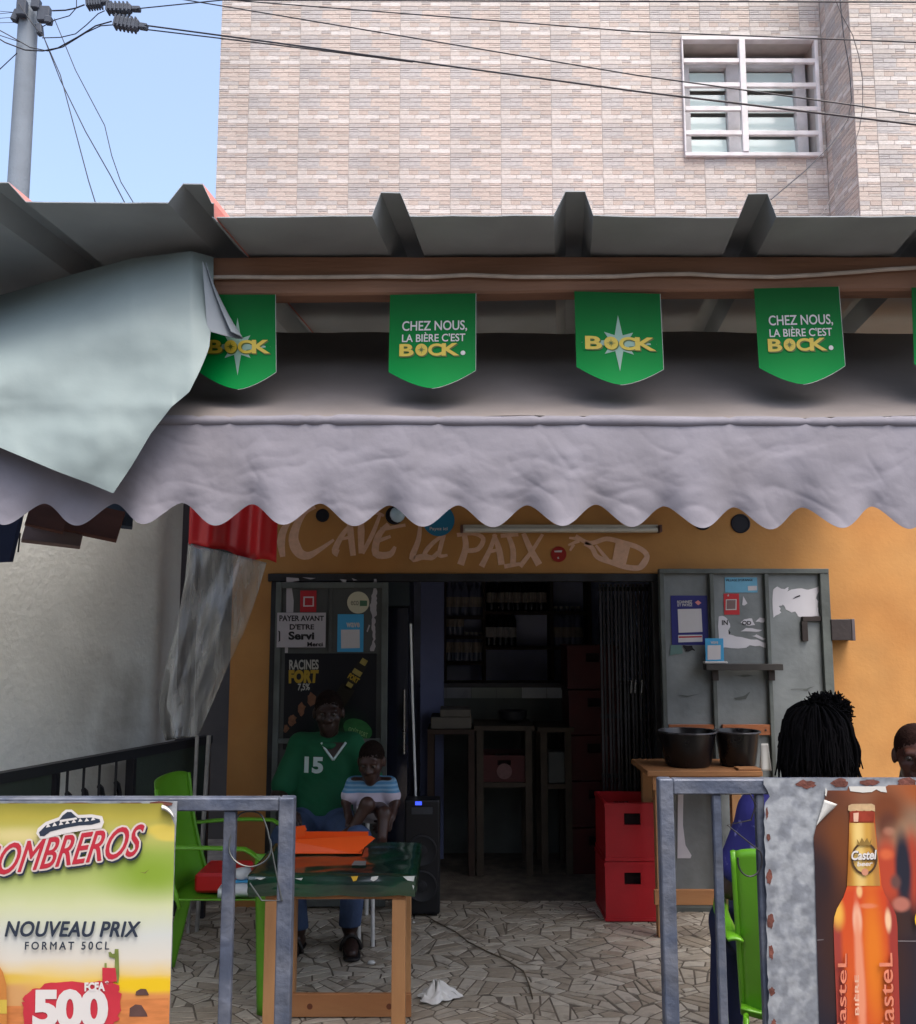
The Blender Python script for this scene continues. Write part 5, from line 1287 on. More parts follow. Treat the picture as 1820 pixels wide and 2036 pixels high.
# white carton on a stool
x0, x1 = U(855, 1600, 6.15).x, U(937, 1600, 6.15).x; zc = U(900, 1450, 6.15).z
st = thing('stool', 'low dark stand under the white cartons', 'stool', ((x0 + x1) / 2, 6.15, 0))
MB().bx(x0 - .02, x1 + .02, 6.13, 6.53, zc - .03, zc).build('top', dk, st)
for x in (x0, x1):
    for y in (6.17, 6.49): MB().bx(x - .02, x + .02, y - .02, y + .02, .003, zc - .0305).build('leg', dk, st)
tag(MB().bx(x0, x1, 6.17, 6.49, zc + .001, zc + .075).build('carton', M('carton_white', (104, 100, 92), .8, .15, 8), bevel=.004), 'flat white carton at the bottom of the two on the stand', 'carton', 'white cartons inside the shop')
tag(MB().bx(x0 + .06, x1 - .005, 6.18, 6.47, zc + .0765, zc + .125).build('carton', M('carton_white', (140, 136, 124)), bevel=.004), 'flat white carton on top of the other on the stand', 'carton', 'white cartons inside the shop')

# ================================================================== TERRACE FURNITURE
pine = M('pine', (172, 132, 90), .7, .18, 8, .25, 40, stretch=(1, 1, .25), col2=(146, 104, 66), s2=6, sharp=.25)
pineh = M('pine_board', (166, 120, 78), .7, .18, 8, .25, 40, stretch=(.25, 1, 1), col2=(140, 94, 58), s2=6, sharp=.25)
# ---- vinyl topped table
Yf, Yr = 3.62, 4.12
gt = thing('vinyl_table', 'pine table under a glossy dark green printed vinyl cover', 'table', (U(660, 2040, Yf).x, 3.85, .006))
zt_ = U(660, 1741, Yf - .02).z
xl, xr = U(494, 1745, Yf - .02).x, U(825, 1742, Yf - .02).x
vin = M('green_vinyl', (14, 66, 42), .13, .25, 7, .12, 10, spec=.7, col2=(24, 34, 34), s2=5, fac2=.52, sharp=.15, coat=.4)
def cover(u, v):
    # u around x, v from back over the top and down the front
    x = xl + (xr - xl) * u; e = .004 * noise3(x, v, 0, 9, 3)
    if v < .75:
        y = Yr - (Yr - Yf + .02) * v / .75; z = zt_ + e * .6 + .003
        d = min(1, min(u, 1 - u) * 30)
        return (x, y, z - .004 * (1 - d))
    t_ = (v - .75) / .25
    return (x + (.012 if u > .5 else -.012) * 0, Yf - .022 - .006 * math.sin(t_ * 3) + e, zt_ - .003 - .066 * t_ - .006 * abs(math.sin(x * 14)) * t_)
MB().sheet(cover, 60, 40, .002).build('vinyl_cover', vin, gt, smooth=50)
for s_, x in ((-1, xl), (1, xr)):
    MB().sheet(lambda u, v: (x + s_ * (.003 + .004 * noise3(u * 3, v, 0, 3, s_)), Yr + (Yf - .022 - Yr) * u, zt_ + .002 - (.062 + .01 * noise3(u * 4, 0, 0, 1.5, 2)) * v), 24, 6, .002).build('cover_side', vin, gt, smooth='all')
MB().bx(xl + .01, xr - .01, Yf, Yr - .002, zt_ - .03, zt_ - .0005).build('top_board', pineh, gt, bevel=.002)
xa_, xb_ = U(524, 1900, Yf).x, U(778, 1900, Yf).x; lw = .052
for x in (xa_, xb_):
    for y in (Yf, Yr - .11): MB().bx(x, x + lw, y, y + .05, .007 if True else 0, zt_ - .0905).build('leg', pine, gt, bevel=.002)
for y in (Yf + .0, Yr - .11): MB().bx(xa_, xb_ + lw, y - .0, y + .05, zt_ - .09, zt_ - .0305).build('apron', pineh, gt, bevel=.002)
for y in (Yf - .0205, Yr - .11 - .0205):
    o = MB().bx(xa_ - .005, xb_ + lw + .005, y, y + .02, .008, .098).build('base_board', pineh, gt, bevel=.002)
    for fx in (.25, .93): MB().lathe([(.012, 0), (.012, .0012)], (xa_ + (xb_ - xa_) * fx, y - .0001, .05), 10, Matrix.Rotation(R(90), 3, 'X')).build('knot', M('knot', (96, 52, 30), .7, .2), o)
gp = Print(gt, Yf - .0305)
gp.polys('worn_print', [[(800, 1742), (824, 1741), (822, 1752), (810, 1750)], [(738, 1743), (752, 1741), (750, 1747), (742, 1752), (736, 1749)], [(506, 1745), (528, 1744), (518, 1749)], [(819, 1758), (823, 1762), (821, 1768)], [(586, 1746), (602, 1745), (598, 1750)]], M('worn_white', (190, 194, 190), .5, .15, 30))
gp.polys('worn_print', [[(697, 1742), (712, 1741), (708, 1750), (702, 1752)]], M('worn_yellow', (200, 160, 50), .5, .1))
b = MB(); zq = zt_ + .0085; b.add([(U(700, 1715, 3.75).x, 3.72, zq), (U(728, 1715, 3.75).x, 3.72, zq), (U(726, 1715, 3.75).x, 3.79, zq), (U(702, 1715, 3.75).x, 3.79, zq)], [(0, 1, 2, 3)]); b.build('worn_print', M('worn_grey', (110, 112, 110), .6, .1), gt)
# orange folded tray on the table
ot = thing('orange_tray', 'bright orange folded plastic tray lying on the green table', 'tray', (U(660, 1690, 3.95).x, 3.95, zt_ + .008))
om = M('orange_plastic', (226, 84, 24), .35, .08, 6, spec=.5)
zt0 = zt_ + .009
xa2, xb2 = U(566, 1690, 3.95).x, U(745, 1690, 3.95).x
MB().bx(xa2, xb2 - .05, 3.90, 4.08, zt0, zt0 + .004).build('floor', om, ot)
b = MB(); b.add([(xa2, 3.90, zt0), (xb2 - .07, 3.90, zt0), (xb2, 3.95, zt0 + .05), (xb2 - .02, 3.96, zt0 + .058), (xa2, 3.93, zt0 + .048), (xa2, 3.903, zt0), (xb2 - .07, 3.903, zt0), (xb2, 3.953, zt0 + .05), (xb2 - .02, 3.963, zt0 + .058), (xa2, 3.933, zt0 + .048)], [(0, 1, 2, 3, 4), (9, 8, 7, 6, 5), (0, 5, 6, 1), (1, 6, 7, 2), (2, 7, 8, 3), (3, 8, 9, 4), (4, 9, 5, 0)]); b.build('front_wall', om, ot)
b = MB(); b.prism([(xa2, zt0 + .03), (xa2 + .045, zt0 + .05), (xa2 + .075, zt0 + .055), (xa2 + .085, zt0 + .08), (xa2 + .078, zt0 + .098), (xa2, zt0 + .088)], 3.97, 3.975); b.build('raised_flap', om, ot)
MB().bx(xa2, xb2 - .04, 4.075, 4.08, zt0 + .0045, zt0 + .05).build('back_wall', om, ot)

# ---- pine table on the right with two black tubs
Yt_ = 4.95
pt = thing('pine_table', 'tall narrow pine table in front of the open door leaf', 'table', (U(1400, 1820, Yt_).x, Yt_ + .2, .006))
x0, x1 = U(1284, 1535, Yt_).x, U(1512, 1535, Yt_).x; z1 = U(1400, 1531, Yt_).z
MB().bx(x0, x1, Yt_ - .03, Yt_ + .42, z1 - .028, z1).build('top_board', pineh, pt, bevel=.003)
MB().bx(x0 + .03, x1 - .01, Yt_ - .012, Yt_ + .01, z1 - .10, z1 - .0285).build('apron', pineh, pt, bevel=.002)
for x in (x0 + .045, x1 - .06):
    for y in (Yt_ + .012, Yt_ + .34): MB().bx(x, x + .055, y, y + .05, .007, z1 - .0285).build('leg', pine, pt, bevel=.002)
zs_ = U(1400, 1798, Yt_).z, U(1400, 1768, Yt_).z
MB().bx(x0 + .025, U(1452, 1780, Yt_).x, Yt_ - .012, Yt_ + .0115, zs_[0], zs_[1]).build('stretcher', pineh, pt, bevel=.002)
tag(MB().bx(U(1465, 1535, Yt_).x, x1 - .005, Yt_ - .02, Yt_ + .06, z1 + .001, z1 + .012).build('wood_offcut', pineh, bevel=.002), 'small pine offcut lying on the pine table edge', 'board')
for k, (pa, pb_) in enumerate(((1312, 1423), (1424, 1510))):
    c_ = U((pa + pb_) / 2, 1531, Yt_ + .16); rt = (pb_ - pa) / 2 * (Yt_ + .16) / 1822
    t = thing('plastic_tub', ('wide black plastic tub on the pine table beside the doorway', 'smaller black plastic tub on the pine table beside the pine offcut')[k], 'tub', (c_.x, Yt_ + .16, z1 + .001))
    bk = M('black_plastic', (20, 20, 24), .3, .1, 8)
    h_ = .185
    MB().lathe([(.001, .0), (rt * .72, .0), (rt * .78, .01), (rt * .97, h_ - .01), (rt, h_), (rt * .96, h_), (rt * .93, h_ - .012), (rt * .75, .02), (.001, .018)], (c_.x, Yt_ + .16, z1 + .0012), 32).build('body', bk, t, smooth=True)
    MB().tube([(c_.x + rt * 1.0 * math.cos(a), Yt_ + .16 + rt * math.sin(a), z1 + h_ - .003) for a in [2 * math.pi * i / 40 for i in range(41)]], .006, 8).build('rim', M('rim_plastic', (60, 60, 64), .25, .1), t, smooth=True)
b = MB(); tag(b.sheet(lambda u, v: U(1512 + 14 * u + 10 * v * (u - .3), 1478 + 54 * v, Yt_ + .02 - .012 * math.sin(u * 6) * v), 10, 12, .0015).build('plastic_bag', M('bag_white', (176, 176, 172), .5, .1), smooth='all'), 'crumpled white plastic bag hanging at the end of the pine table', 'bag')

# ---- monobloc plastic chairs
def chair(name, label, m, loc, rz, group=None, sc=1.0, ao=.05, bh=.51):
    t = thing(name, label, 'chair', loc, group); t.rotation_euler = (0, 0, rz)
    O = Vector(loc)
    def bld(mb, nm, **k):
        o = bpy.data.objects.new(nm, mb.mesh(nm, m, (0, 0, 0), k.get('smooth', 'all'))); C.objects.link(o); o.parent = t; return o
    # local: sits facing -y, seat height .43
    w_ = .235 * sc
    def seat(u, v):
        x = (u - .5) * 2 * w_; y = -.23 + .44 * v; z = .43 - .02 * math.sin(v * 3.14) * (1 - (2 * u - 1) ** 2) - .03 * max(0, .12 - v) / .12 + .012 * (2 * u - 1) ** 4
        return (x, y, z)
    bld(MB().sheet(seat, 18, 14, .006), 'seat')
    def back(u, v):
        c = (2 * u - 1); x = c * (w_ - .01 + .012 * v); z = .405 + bh * v - .02 * v ** 3 * c ** 6; y = .205 + .115 * v - .055 * c * c + .02 * math.sin(v * 3.1)
        return (x, y, z)
    o = bld(MB().sheet(back, 22, 20, .006), 'backrest')
    def rib(side):
        mb = MB(); mb.tube([Vector(back(.5 + side * .5, v_ / 10)) + Vector((side * .003, -.004, 0)) for v_ in range(11)], .010, 8); return mb
    for s_ in (-1, 1):
        bld(rib(s_), 'back_edge')
        mb = MB(); mb.sheet(lambda u, v: (s_ * (w_ + .005 + ao * math.sin(min(1, v * 1.5) * 1.57) + .045 * u - .02), (.27 - .49 * v), .655 + .01 * math.sin(v * 3) - .05 * max(0, v - .85) / .15 + .006 * math.sin(u * 3.1)), 5, 18, .008); bld(mb, 'armrest')
        mb = MB(); mb.sheet(lambda u, v: (s_ * (w_ - .005 + ao + .02 * (1 - v) + .012 * math.sin(u * 3.1)), -.235 + .05 * u + .03 * (1 - v) * 0 - .02 * v, .002 + .645 * (1 - v)), 5, 12, .008); bld(mb, 'leg')
        mb = MB(); mb.sheet(lambda u, v: (s_ * (w_ - .02 + .03 * v + .01 * math.sin(u * 3.1)), .20 + .055 * u + .10 * v, .002 + .43 * (1 - v)), 5, 10, .008); bld(mb, 'leg')
    mb = MB(); mb.sheet(lambda u, v: ((u - .5) * 2 * w_, -.232 - .006 * math.sin(u * 3.1), .41 - .05 * v), 12, 3, .006); bld(mb, 'apron')
    return t
lime = M('lime_plastic', (88, 150, 30), .38, .08, 8, spec=.45, bump=.05, bs=90)
navyp = M('navy_plastic', (22, 34, 82), .4, .1, 8)
chair('plastic_chair', 'lime green plastic armchair holding a red tray behind the poster gate', lime, (-1.035, 4.30, .006), R(90))
ca = Vector((1.145, 3.08, .006))
chair('plastic_chair', 'lime green plastic armchair seen from behind next to the galvanised sheet', lime, ca, R(163), bh=.53)
# things on the left chair
tag(MB().bx(-1.16, -.95, 4.20, 4.44, .437, .52).build('red_tray', M('red_plastic', (190, 30, 34), .4, .08), bevel=.012), 'red plastic box lying on the lime green chair seat', 'box')
t = thing('milk_packet', 'blue and white packet resting on the lime green chair', 'packet', (-.98, 4.12, .437))
MB().sheet(lambda u, v: (-1.03 + .19 * u, 4.10 + .13 * v, .462 + .02 * math.sin(u * 3.1) * math.sin(v * 3.1)), 10, 8, .035).build('packet', M('packet_white', (206, 212, 214), .4, .06), t, smooth='all')
MB().sheet(lambda u, v: (-1.025 + .18 * u, 4.098 + .125 * (v * .35 + .3), .485 + .02 * math.sin(u * 3.1) * math.sin((v * .35 + .3) * 3.1)), 10, 5, .004).build('blue_band', blue_s, t, smooth='all')
MB().lathe([(.001, 0), (.028, .004), (.04, .022), (.034, .042), (.001, .05)], (-.94, 4.17, .505), 16).build('crumpled_top', M('packet_white', (206, 212, 214)), t, smooth='all')

# ---- red curtain and clear plastic sheet
cu = thing('plastic_curtain', 'clear plastic curtain with a red top band, pulled aside beside the orange pier', 'curtain', U(420, 1470, 4.7))
redm = M('red_pvc', (196, 22, 30), .4, .08, 5, spec=.5)
def red(u, v):
    zt0_ = 2.66; x = 376 + 174 * u; yb = 1082 + 40 * u + 5 * math.sin(u * 12)
    p = U(x, yb, 4.75); p.z = p.z + (zt0_ - p.z) * (1 - v); p.y = 4.75 - .03 * math.sin(u * 9) - .012 * math.sin(u * 23 + v * 2); return p
MB().sheet(red, 60, 16, .0015).build('red_band', redm, cu, smooth='all')
pm = bpy.data.materials.new('clear_plastic'); pm.use_nodes = True; n_ = pm.node_tree.nodes; L_ = pm.node_tree.links; n_.remove(n_['Principled BSDF'])
tr = n_.new('ShaderNodeBsdfTransparent'); tr.inputs[0].default_value = (.93, .94, .93, 1); gl = n_.new('ShaderNodeBsdfGlossy'); gl.inputs['Roughness'].default_value = .18; df = n_.new('ShaderNodeBsdfDiffuse'); df.inputs[0].default_value = (.66, .68, .66, 1)
tcn = n_.new('ShaderNodeTexCoord'); mpn = n_.new('ShaderNodeMapping'); mpn.inputs['Scale'].default_value = (1, 1, .12); mpn.inputs['Rotation'].default_value = (0, R(-13), 0); nzn = n_.new('ShaderNodeTexNoise'); nzn.inputs['Scale'].default_value = 19; nzn.inputs['Detail'].default_value = 4
rmp = n_.new('ShaderNodeMapRange'); rmp.inputs['From Min'].default_value = .40; rmp.inputs['From Max'].default_value = .75; rmp.inputs['To Min'].default_value = .12; rmp.inputs['To Max'].default_value = .55  # noise blends in whitish streaks in place of highlights on the plastic
fr = n_.new('ShaderNodeFresnel'); fr.inputs[0].default_value = 1.42; m1 = n_.new('ShaderNodeMixShader'); m2 = n_.new('ShaderNodeMixShader'); outn = n_['Material Output']
L_.new(tcn.outputs['Object'], mpn.inputs[0]); L_.new(mpn.outputs[0], nzn.inputs['Vector']); L_.new(nzn.outputs['Fac'], rmp.inputs[0]); L_.new(rmp.outputs[0], m1.inputs[0]); L_.new(tr.outputs[0], m1.inputs[1]); L_.new(df.outputs[0], m1.inputs[2]); L_.new(fr.outputs[0], m2.inputs[0]); L_.new(m1.outputs[0], m2.inputs[1]); L_.new(gl.outputs[0], m2.inputs[2]); L_.new(m2.outputs[0], outn.inputs[0])
le = [(1075, 374), (1150, 368), (1250, 350), (1330, 328), (1400, 316), (1440, 318), (1475, 330)]; re_ = [(1105, 534), (1180, 512), (1250, 488), (1320, 455), (1380, 430), (1430, 408), (1465, 392)]
def clr(u, v):
    y0_, y1_ = 1079 + 40 * u, 1472 - 8 * u
    y = y0_ + (y1_ - y0_) * v; x = ip(le, y) + (ip(re_, y) - ip(le, y)) * u
    Y = 4.75 - .14 * v - (.012 + .008 * v) * math.sin(u * 9 + 1.5 * math.sin(v * 4)) - .002 * math.sin(u * 27 + v * 6) - .01 * noise3(u * 6, v * 5, 0, 1, 4) - .05 * math.sin(u * 3.1)
    return U(x, y, Y)
MB().sheet(clr, 110, 60, .0008).build('clear_sheet', pm, cu, smooth='all')

# ---- railing along the white wall
XR_ = lambda y: -1.40 - .39 * (5.35 - y)
rl = thing('railing', 'dark metal railing with solid panels and open bars along the white wall', 'railing', (XR_(4.5), 4.5, .003))
bkm = M('rail_black', (24, 26, 34), .5, .15, 8); gpm = M('rail_panel', (46, 56, 50), .6, .2, 5, .2, 30)
def LP(y, z): return Vector((XR_(y), y, z))
zr_ = .965
MB().bar(LP(3.1, zr_), LP(5.32, zr_), .05, .045).build('top_rail', bkm, rl)
def panel(y0, y1, z0, z1, m_, nm, th=.012):
    return MB().bar(LP(y0, (z0 + z1) / 2), LP(y1, (z0 + z1) / 2), th, z1 - z0).build(nm, m_, rl)
panel(3.12, 4.26, .12, zr_ - .024, gpm, 'panel'); panel(4.74, 5.28, .12, zr_ - .024, gpm, 'panel')
panel(4.262, 4.738, .12, .40, gpm, 'panel')
for y in (3.11, 4.26, 4.73, 5.3): MB().bx(XR_(y) - .02, XR_(y) + .02, y - .02, y + .02, .003, zr_ - .0235).build('post', bkm, rl)
yb = [4.335, 4.43, 4.525, 4.63]
for y in yb:
    MB().bar(LP(y, .4015), LP(y, zr_ - .0235), .045, .012, up=(.93, .36, 0)).build('bar', bkm, rl)
    MB().tube([LP(y + .035 * math.sin(a), .72 + .12 * math.cos(a)) for a in [i / 10 * 5 for i in range(11)]], .012, 6).build('scroll', bkm, rl, smooth=True)
# leaning strips by the pier
for k, (pa, pb_, ya) in enumerate(((392, 381, 5.1), (415, 398, 5.12))):
    tag(MB().bar(U(pa, 1462, ya), U(pb_, 1640, ya - .05) - Vector((0, 0, .55)), .016, .02).build('metal_strip', M('strip_pale', (150, 150, 146), .6, .3, 14), bevel=.002), ('pale peeling metal strip leaning beside the railing end', 'second pale metal strip leaning close to the orange pier')[k], 'strip')

# ---- things stored under the roof on the left
bs = thing('blue_sheet', 'dark blue folded sheet hanging from the roof beside the white wall', 'sheet', U(10, 1120, 3.3))
b = MB(); p0, p1, p2 = U(-60, 1120, 3.3), U(18, 1116, 3.3), U(44, 1005, 3.3); tz = ZR - .01
b.add([p0, p1, p2, Vector((p2.x + .03, 3.3, tz)), Vector((p0.x, 3.3, tz))], [(0, 1, 2, 3, 4)]); vs = list(b.v); b.add([(x, y + .03, z) for x, y, z in vs], [(4, 3, 2, 1, 0)]); b.f += [(i, (i + 1) % 5, 5 + (i + 1) % 5, 5 + i) for i in range(5)]; b.m += [0] * 5; b.c += [None] * 5
b.build('cloth', M('blue_cloth', (22, 40, 78), .7, .2, 6), bs)
greyb = M('weathered_board', (120, 106, 104), .85, .25, 8, .3, 40, stretch=(.3, 1, 1)); brb = M('brown_board', (96, 66, 60), .85, .25, 8, .3, 40, stretch=(.3, 1, 1))
pk = thing('plank_bundle', 'bundle of weathered planks slung under the roof beside the white wall', 'planks', U(140, 1060, 3.6))
for (a, c, ya, yb_, wd, th, m_) in (((50, 1048), (165, 1062), 3.55, 3.62, .16, .018, greyb), ((70, 1012), (240, 1048), 3.6, 3.7, .17, .02, brb), ((60, 1000), (264, 1022), 3.64, 3.8, .18, .02, M('blue_board', (64, 78, 96), .8, .2, 8)), ((55, 1022), (130, 1040), 3.5, 3.56, .12, .015, brb)):
    MB().bar(U(*a, ya), U(*c, yb_), wd, th, up=(0, -.75, .66)).build('plank', m_, pk, bevel=.002)
for px in (75, 150): MB().tube([U(px, 1052, 3.62), Vector((U(px, 1052, 3.62).x, 3.64, ZR - .012))], .004, 6).build('strap', wired, pk)
tag(MB().tube([U(40, 1060, 3.4), U(36, 1098, 3.4)], .003, 6).build('loose_wire', wired), 'short loose wire hanging below the plank bundle', 'wire')
# ---- floor litter and cable
b = MB()
def tis(u, v):
    a = u * 6.283; r = .012 + .062 * v * (1 + .35 * math.sin(a * 3 + 1) + .2 * math.sin(a * 7))
    c_ = UZ(868, 1990, .0)
    return (c_.x + r * math.cos(a) * 1.1, c_.y + r * math.sin(a) * .8, .014 + .052 * (1 - v) * (1 + .4 * math.sin(a * 4)) + .012 * abs(noise3(u * 8, v * 5, 0, 1, 2)))
tag(b.sheet(tis, 40, 12, .0015).build('paper_tissue', M('tissue', (206, 208, 206), .9, .05), smooth=60), 'crumpled white paper tissue lying on the paving', 'litter')
fc = [(806, 1806), (840, 1815), (862, 1830), (905, 1852), (930, 1872), (965, 1890), (1000, 1905), (1040, 1930), (1052, 1960), (1058, 1985)]
tag(MB().tube([UZ(a, c, .010) for a, c in fc], .0035, 6).build('floor_cable', M('cable_brown', (84, 74, 58), .6, .1), smooth=True), 'thin dark cable trailing across the crazy paving', 'cable')
for k, (px, py, r_) in enumerate(((788, 1836, .018), (822, 1835, .008), (738, 1915, .02))):
    c_ = UZ(px, py, .007); tag(MB().lathe([(.001, 0), (r_, .002), (r_ * .8, .01), (.001, .013)], c_, 9).build('paper_scrap', M('tissue', (206, 208, 206)), smooth='all'), ('scrap of pale paper on the paving beside the table leg', 'tiny pale crumb of paper on the paving near the trailing cable', 'flattened pale scrap under the green table')[k], 'litter')
# ================================================================== PEOPLE
def V3(*a): return np.array(a, float)
def head_prims(c, f, up=(0, 0, 1), s=1.0, k=.016):
    """c centre of the head, f facing direction"""
    f = np.array(f, float); f /= np.linalg.norm(f); u = np.array(up, float); u = u - f * (u @ f); u /= np.linalg.norm(u); r = np.cross(f, u)
    P = lambda x, y, z: tuple(np.array(c) + s * (r * x + f * y + u * z))
    ax = (tuple(r), tuple(f), tuple(u)); E = lambda x, y, z, a, b_, d, kk: ('e', P(x, y, z), (a * s, b_ * s, d * s), ax, kk)
    Cc = lambda p, q, ra, rb, kk: ('c', P(*p), P(*q), ra * s, rb * s, kk)
    L = [E(0, -.012, .03, .075, .093, .088, k), E(0, .028, -.04, .058, .066, .074, .03), Cc((0, .06, -.095), (0, .062, -.092), .026, .026, .03),
         Cc((-.034, .078, .026), (.034, .078, .026), .015, .015, .014), E(.043, .06, -.018, .022, .022, .02, .02), E(-.043, .06, -.018, .022, .022, .02, .02),
         Cc((0, .092, .012), (0, .108, -.020), .009, .014, .010), E(.015, .096, -.026, .011, .012, .009, .008), E(-.015, .096, -.026, .011, .012, .009, .008),
         E(.031, .098, .008, .017, .016, .0095, -.008), E(-.031, .098, .008, .017, .016, .0095, -.008),
         Cc((-.021, .084, -.055), (.021, .084, -.055), .010, .010, .008), Cc((-.017, .083, -.070), (.017, .083, -.070), .011, .011, .008), Cc((-.024, .096, -.0625), (.024, .096, -.0625), .0028, .0028, -.003),
         E(.077, -.008, -.004, .011, .020, .031, .008), E(-.077, -.008, -.004, .011, .020, .031, .008)]
    eyes = [P(.031, .0795, .008), P(-.031, .0795, .008)]
    return L, eyes, .0125 * s
def hand_prims(wr_, d, n, side, curl=.5, s=1.0):
    """wrist, direction of fingers, palm normal (where the fingers curl to), side of thumb (+1/-1)"""
    d = np.array(d, float); d /= np.linalg.norm(d); n = np.array(n, float); n = n - d * (n @ d); n /= np.linalg.norm(n); x = np.cross(d, n) * side; W = np.array(wr_, float)
    P = lambda a, b_, c_: tuple(W + s * (x * a + d * b_ + n * c_))
    L = [('e', P(0, .045, 0), (.040 * s, .048 * s, .016 * s), (tuple(x), tuple(d), tuple(n)), .012), ('c', P(0, -.02, 0), P(0, .02, 0), .025 * s, .026 * s, .015)]
    for i, (off, ln) in enumerate(((.029, .072), (.010, .082), (-.010, .077), (-.028, .060))):
        a0 = P(off, .082, 0); ang = curl * .9; p = np.array(a0); dirn = d
        for sg, fr in ((0, .45), (1, .32), (2, .23)):
            aa = ang * (sg + .6); v = d * math.cos(aa) + n * math.sin(aa); q_ = p + v * ln * fr * s
            L.append(('c', tuple(p), tuple(q_), (.0095 - .0010 * sg) * s, (.009 - .0011 * sg) * s, .0035)); p = q_
    t0 = P(.030, .018, .004); t1 = P(.052, .045, .018); t2 = P(.050, .072, .032)
    L += [('c', t0, t1, .013 * s, .011 * s, .008), ('c', t1, t2, .0105 * s, .009 * s, .003)]
    return L
def inflate(prims, d):
    return [(p[0], p[1], p[2], p[3] + d, p[4] + d, p[5]) if p[0] == 'c' else ('e', p[1], tuple(r + d for r in p[2]), p[3], p[4]) for p in prims]
skin_d = M('skin_dark', (48, 32, 27), .45, .10, 20, .06, 120, spec=.45)
skin_c = M('skin_child', (60, 39, 32), .45, .10, 20, .06, 120, spec=.45)
skin_b = M('skin_brown', (84, 52, 44), .4, .10, 20, .06, 120, spec=.5)
eye_m = M('eye_white', (96, 88, 80), .5, .03, spec=.2); iris_m = M('eye_iris', (24, 14, 10), .15, .05, spec=.6)
def eyes_for(root, eyes, r, f):
    f = Vector(f).normalized()
    for e in eyes:
        prof = [(.0005, -r)] + [(r * math.sin(a), -r * math.cos(a)) for a in [math.pi * i / 8 for i in range(1, 8)]] + [(.0005, r)]
        o = MB().lathe(prof, e, 14).build('eye', eye_m, root, smooth='all')
        MB().lathe([(.0062, 0), (.0062, .0012), (.002, .0025)], Vector(e) + f * (r - .0008), 12, f.to_track_quat('Z', 'Y').to_matrix()).build('iris', iris_m, o, smooth='all')
def short_hair(c, f, s, m, root, cut=.035):
    f = np.array(f, float); f /= np.linalg.norm(f); u = np.array((0, 0, 1.)); u = u - f * (u @ f); u /= np.linalg.norm(u); r = np.cross(f, u)
    P = lambda x, y, z: tuple(np.array(c) + s * (r * x + f * y + u * z))
    pr_ = [('e', P(0, -.015, .034), (.0768 * s, .0945 * s, .0897 * s), (tuple(r), tuple(f), tuple(u)), .01)]
    nrm = f * .62 - u * .78; nrm /= np.linalg.norm(nrm)
    hm_ = sdf_body(pr_, .005, [(P(0, .05, .035), tuple(nrm))])
    hm_.v = [(x + .0022 * noise3(x, y, z, 170, 1), y + .0022 * noise3(x, y, z, 170, 2), z + .0022 * noise3(x, y, z, 170, 3)) for x, y, z in hm_.v]
    hm_.build('hair', m, root, smooth='all')

# ---------------- the man on the chair
hm = thing('person', 'man in a green polo shirt numbered 15 seated with a small child on his knee', 'person', (-.74, 5.0, .006))
Hc = (-.705, 5.10, 1.13); fm = (.10, -1, -.10)
hp, ey, er = head_prims(Hc, fm, s=1.0)
shL, shR = V3(-.865, 5.18, .945), V3(-.59, 5.16, .95)
elL, wrL = V3(-.955, 5.06, .70), V3(-.88, 4.84, .665)
elR, wrR = V3(-.44, 5.14, .72), V3(-.345, 4.90, .645)
hipL, hipR = V3(-.83, 5.14, .53), V3(-.66, 5.12, .53)
knL, anL = V3(-.86, 4.76, .545), V3(-.80, 4.80, .10)
knR, anR = V3(-.50, 4.70, .545), V3(-.545, 4.84, .10)
T = tuple
torso = [('e', (-.74, 5.16, .62), (.155, .12, .14), None, .03), ('e', (-.73, 5.17, .78), (.145, .105, .17), None, .05), ('e', (-.72, 5.17, .89), (.15, .10, .10), None, .05),
         ('c', T(shL), T(shR), .052, .052, .05)]
armsU = [('c', T(shL), T(elL), .055, .045, .03), ('c', T(shR), T(elR), .055, .045, .03)]
armsF = [('c', T(elL), T(wrL), .042, .028, .02), ('c', T(elR), T(wrR), .042, .028, .02)]
legs = [('c', T(hipL), T(knL), .085, .060, .04), ('c', T(hipR), T(knR), .085, .060, .04), ('c', T(knL), T(anL), .056, .042, .03), ('c', T(knR), T(anR), .056, .042, .03)]
def foot(an, d):
    d = np.array(d, float); d /= np.linalg.norm(d); a = np.array(an)
    return [('c', T(a + V3(0, .035, -.060)), T(a + d * .15 + V3(0, 0, -.068)), .036, .028, .025), ('c', T(a + d * .10 + V3(0, 0, -.07)), T(a + d * .18 + V3(0, 0, -.072)), .034, .024, .02)]
feet = foot(anL, (-.12, -1, 0)) + foot(anR, (.18, -1, 0))
neck = [('c', (-.71, 5.17, .95), (-.705, 5.12, 1.07), .052, .050, .02)]
body = torso + neck + armsU + armsF + legs + feet + hp + hand_prims(wrL, (.5, -.8, -.1), (.1, -.1, -1), 1, .5) + hand_prims(wrR, (-.25, -.75, -.35), (-1, .15, -.2), 1, .7)
sdf_body(body, .0065).build('body', skin_d, hm, smooth='all')
eyes_for(hm, ey, er, fm)
short_hair(Hc, fm, 1.0, M('hair_black', (30, 22, 19), .95, .2, 60, .5, 160, spec=.1), hm)
polo = M('polo_green', (16, 88, 56), .85, .12, 7, .3, 16)
slv = [('c', T(shL), T(shL + (elL - shL) * .78), .066, .070, .035), ('c', T(shR), T(shR + (elR - shR) * .78), .066, .068, .035)]
shirt_mb = sdf_body(inflate(torso, .017) + slv + [('c', (-.715, 5.17, .93), (-.71, 5.155, .965), .075, .055, .03)], .0075, [((-.75, 5.1, .60), (0, 0, -1))])
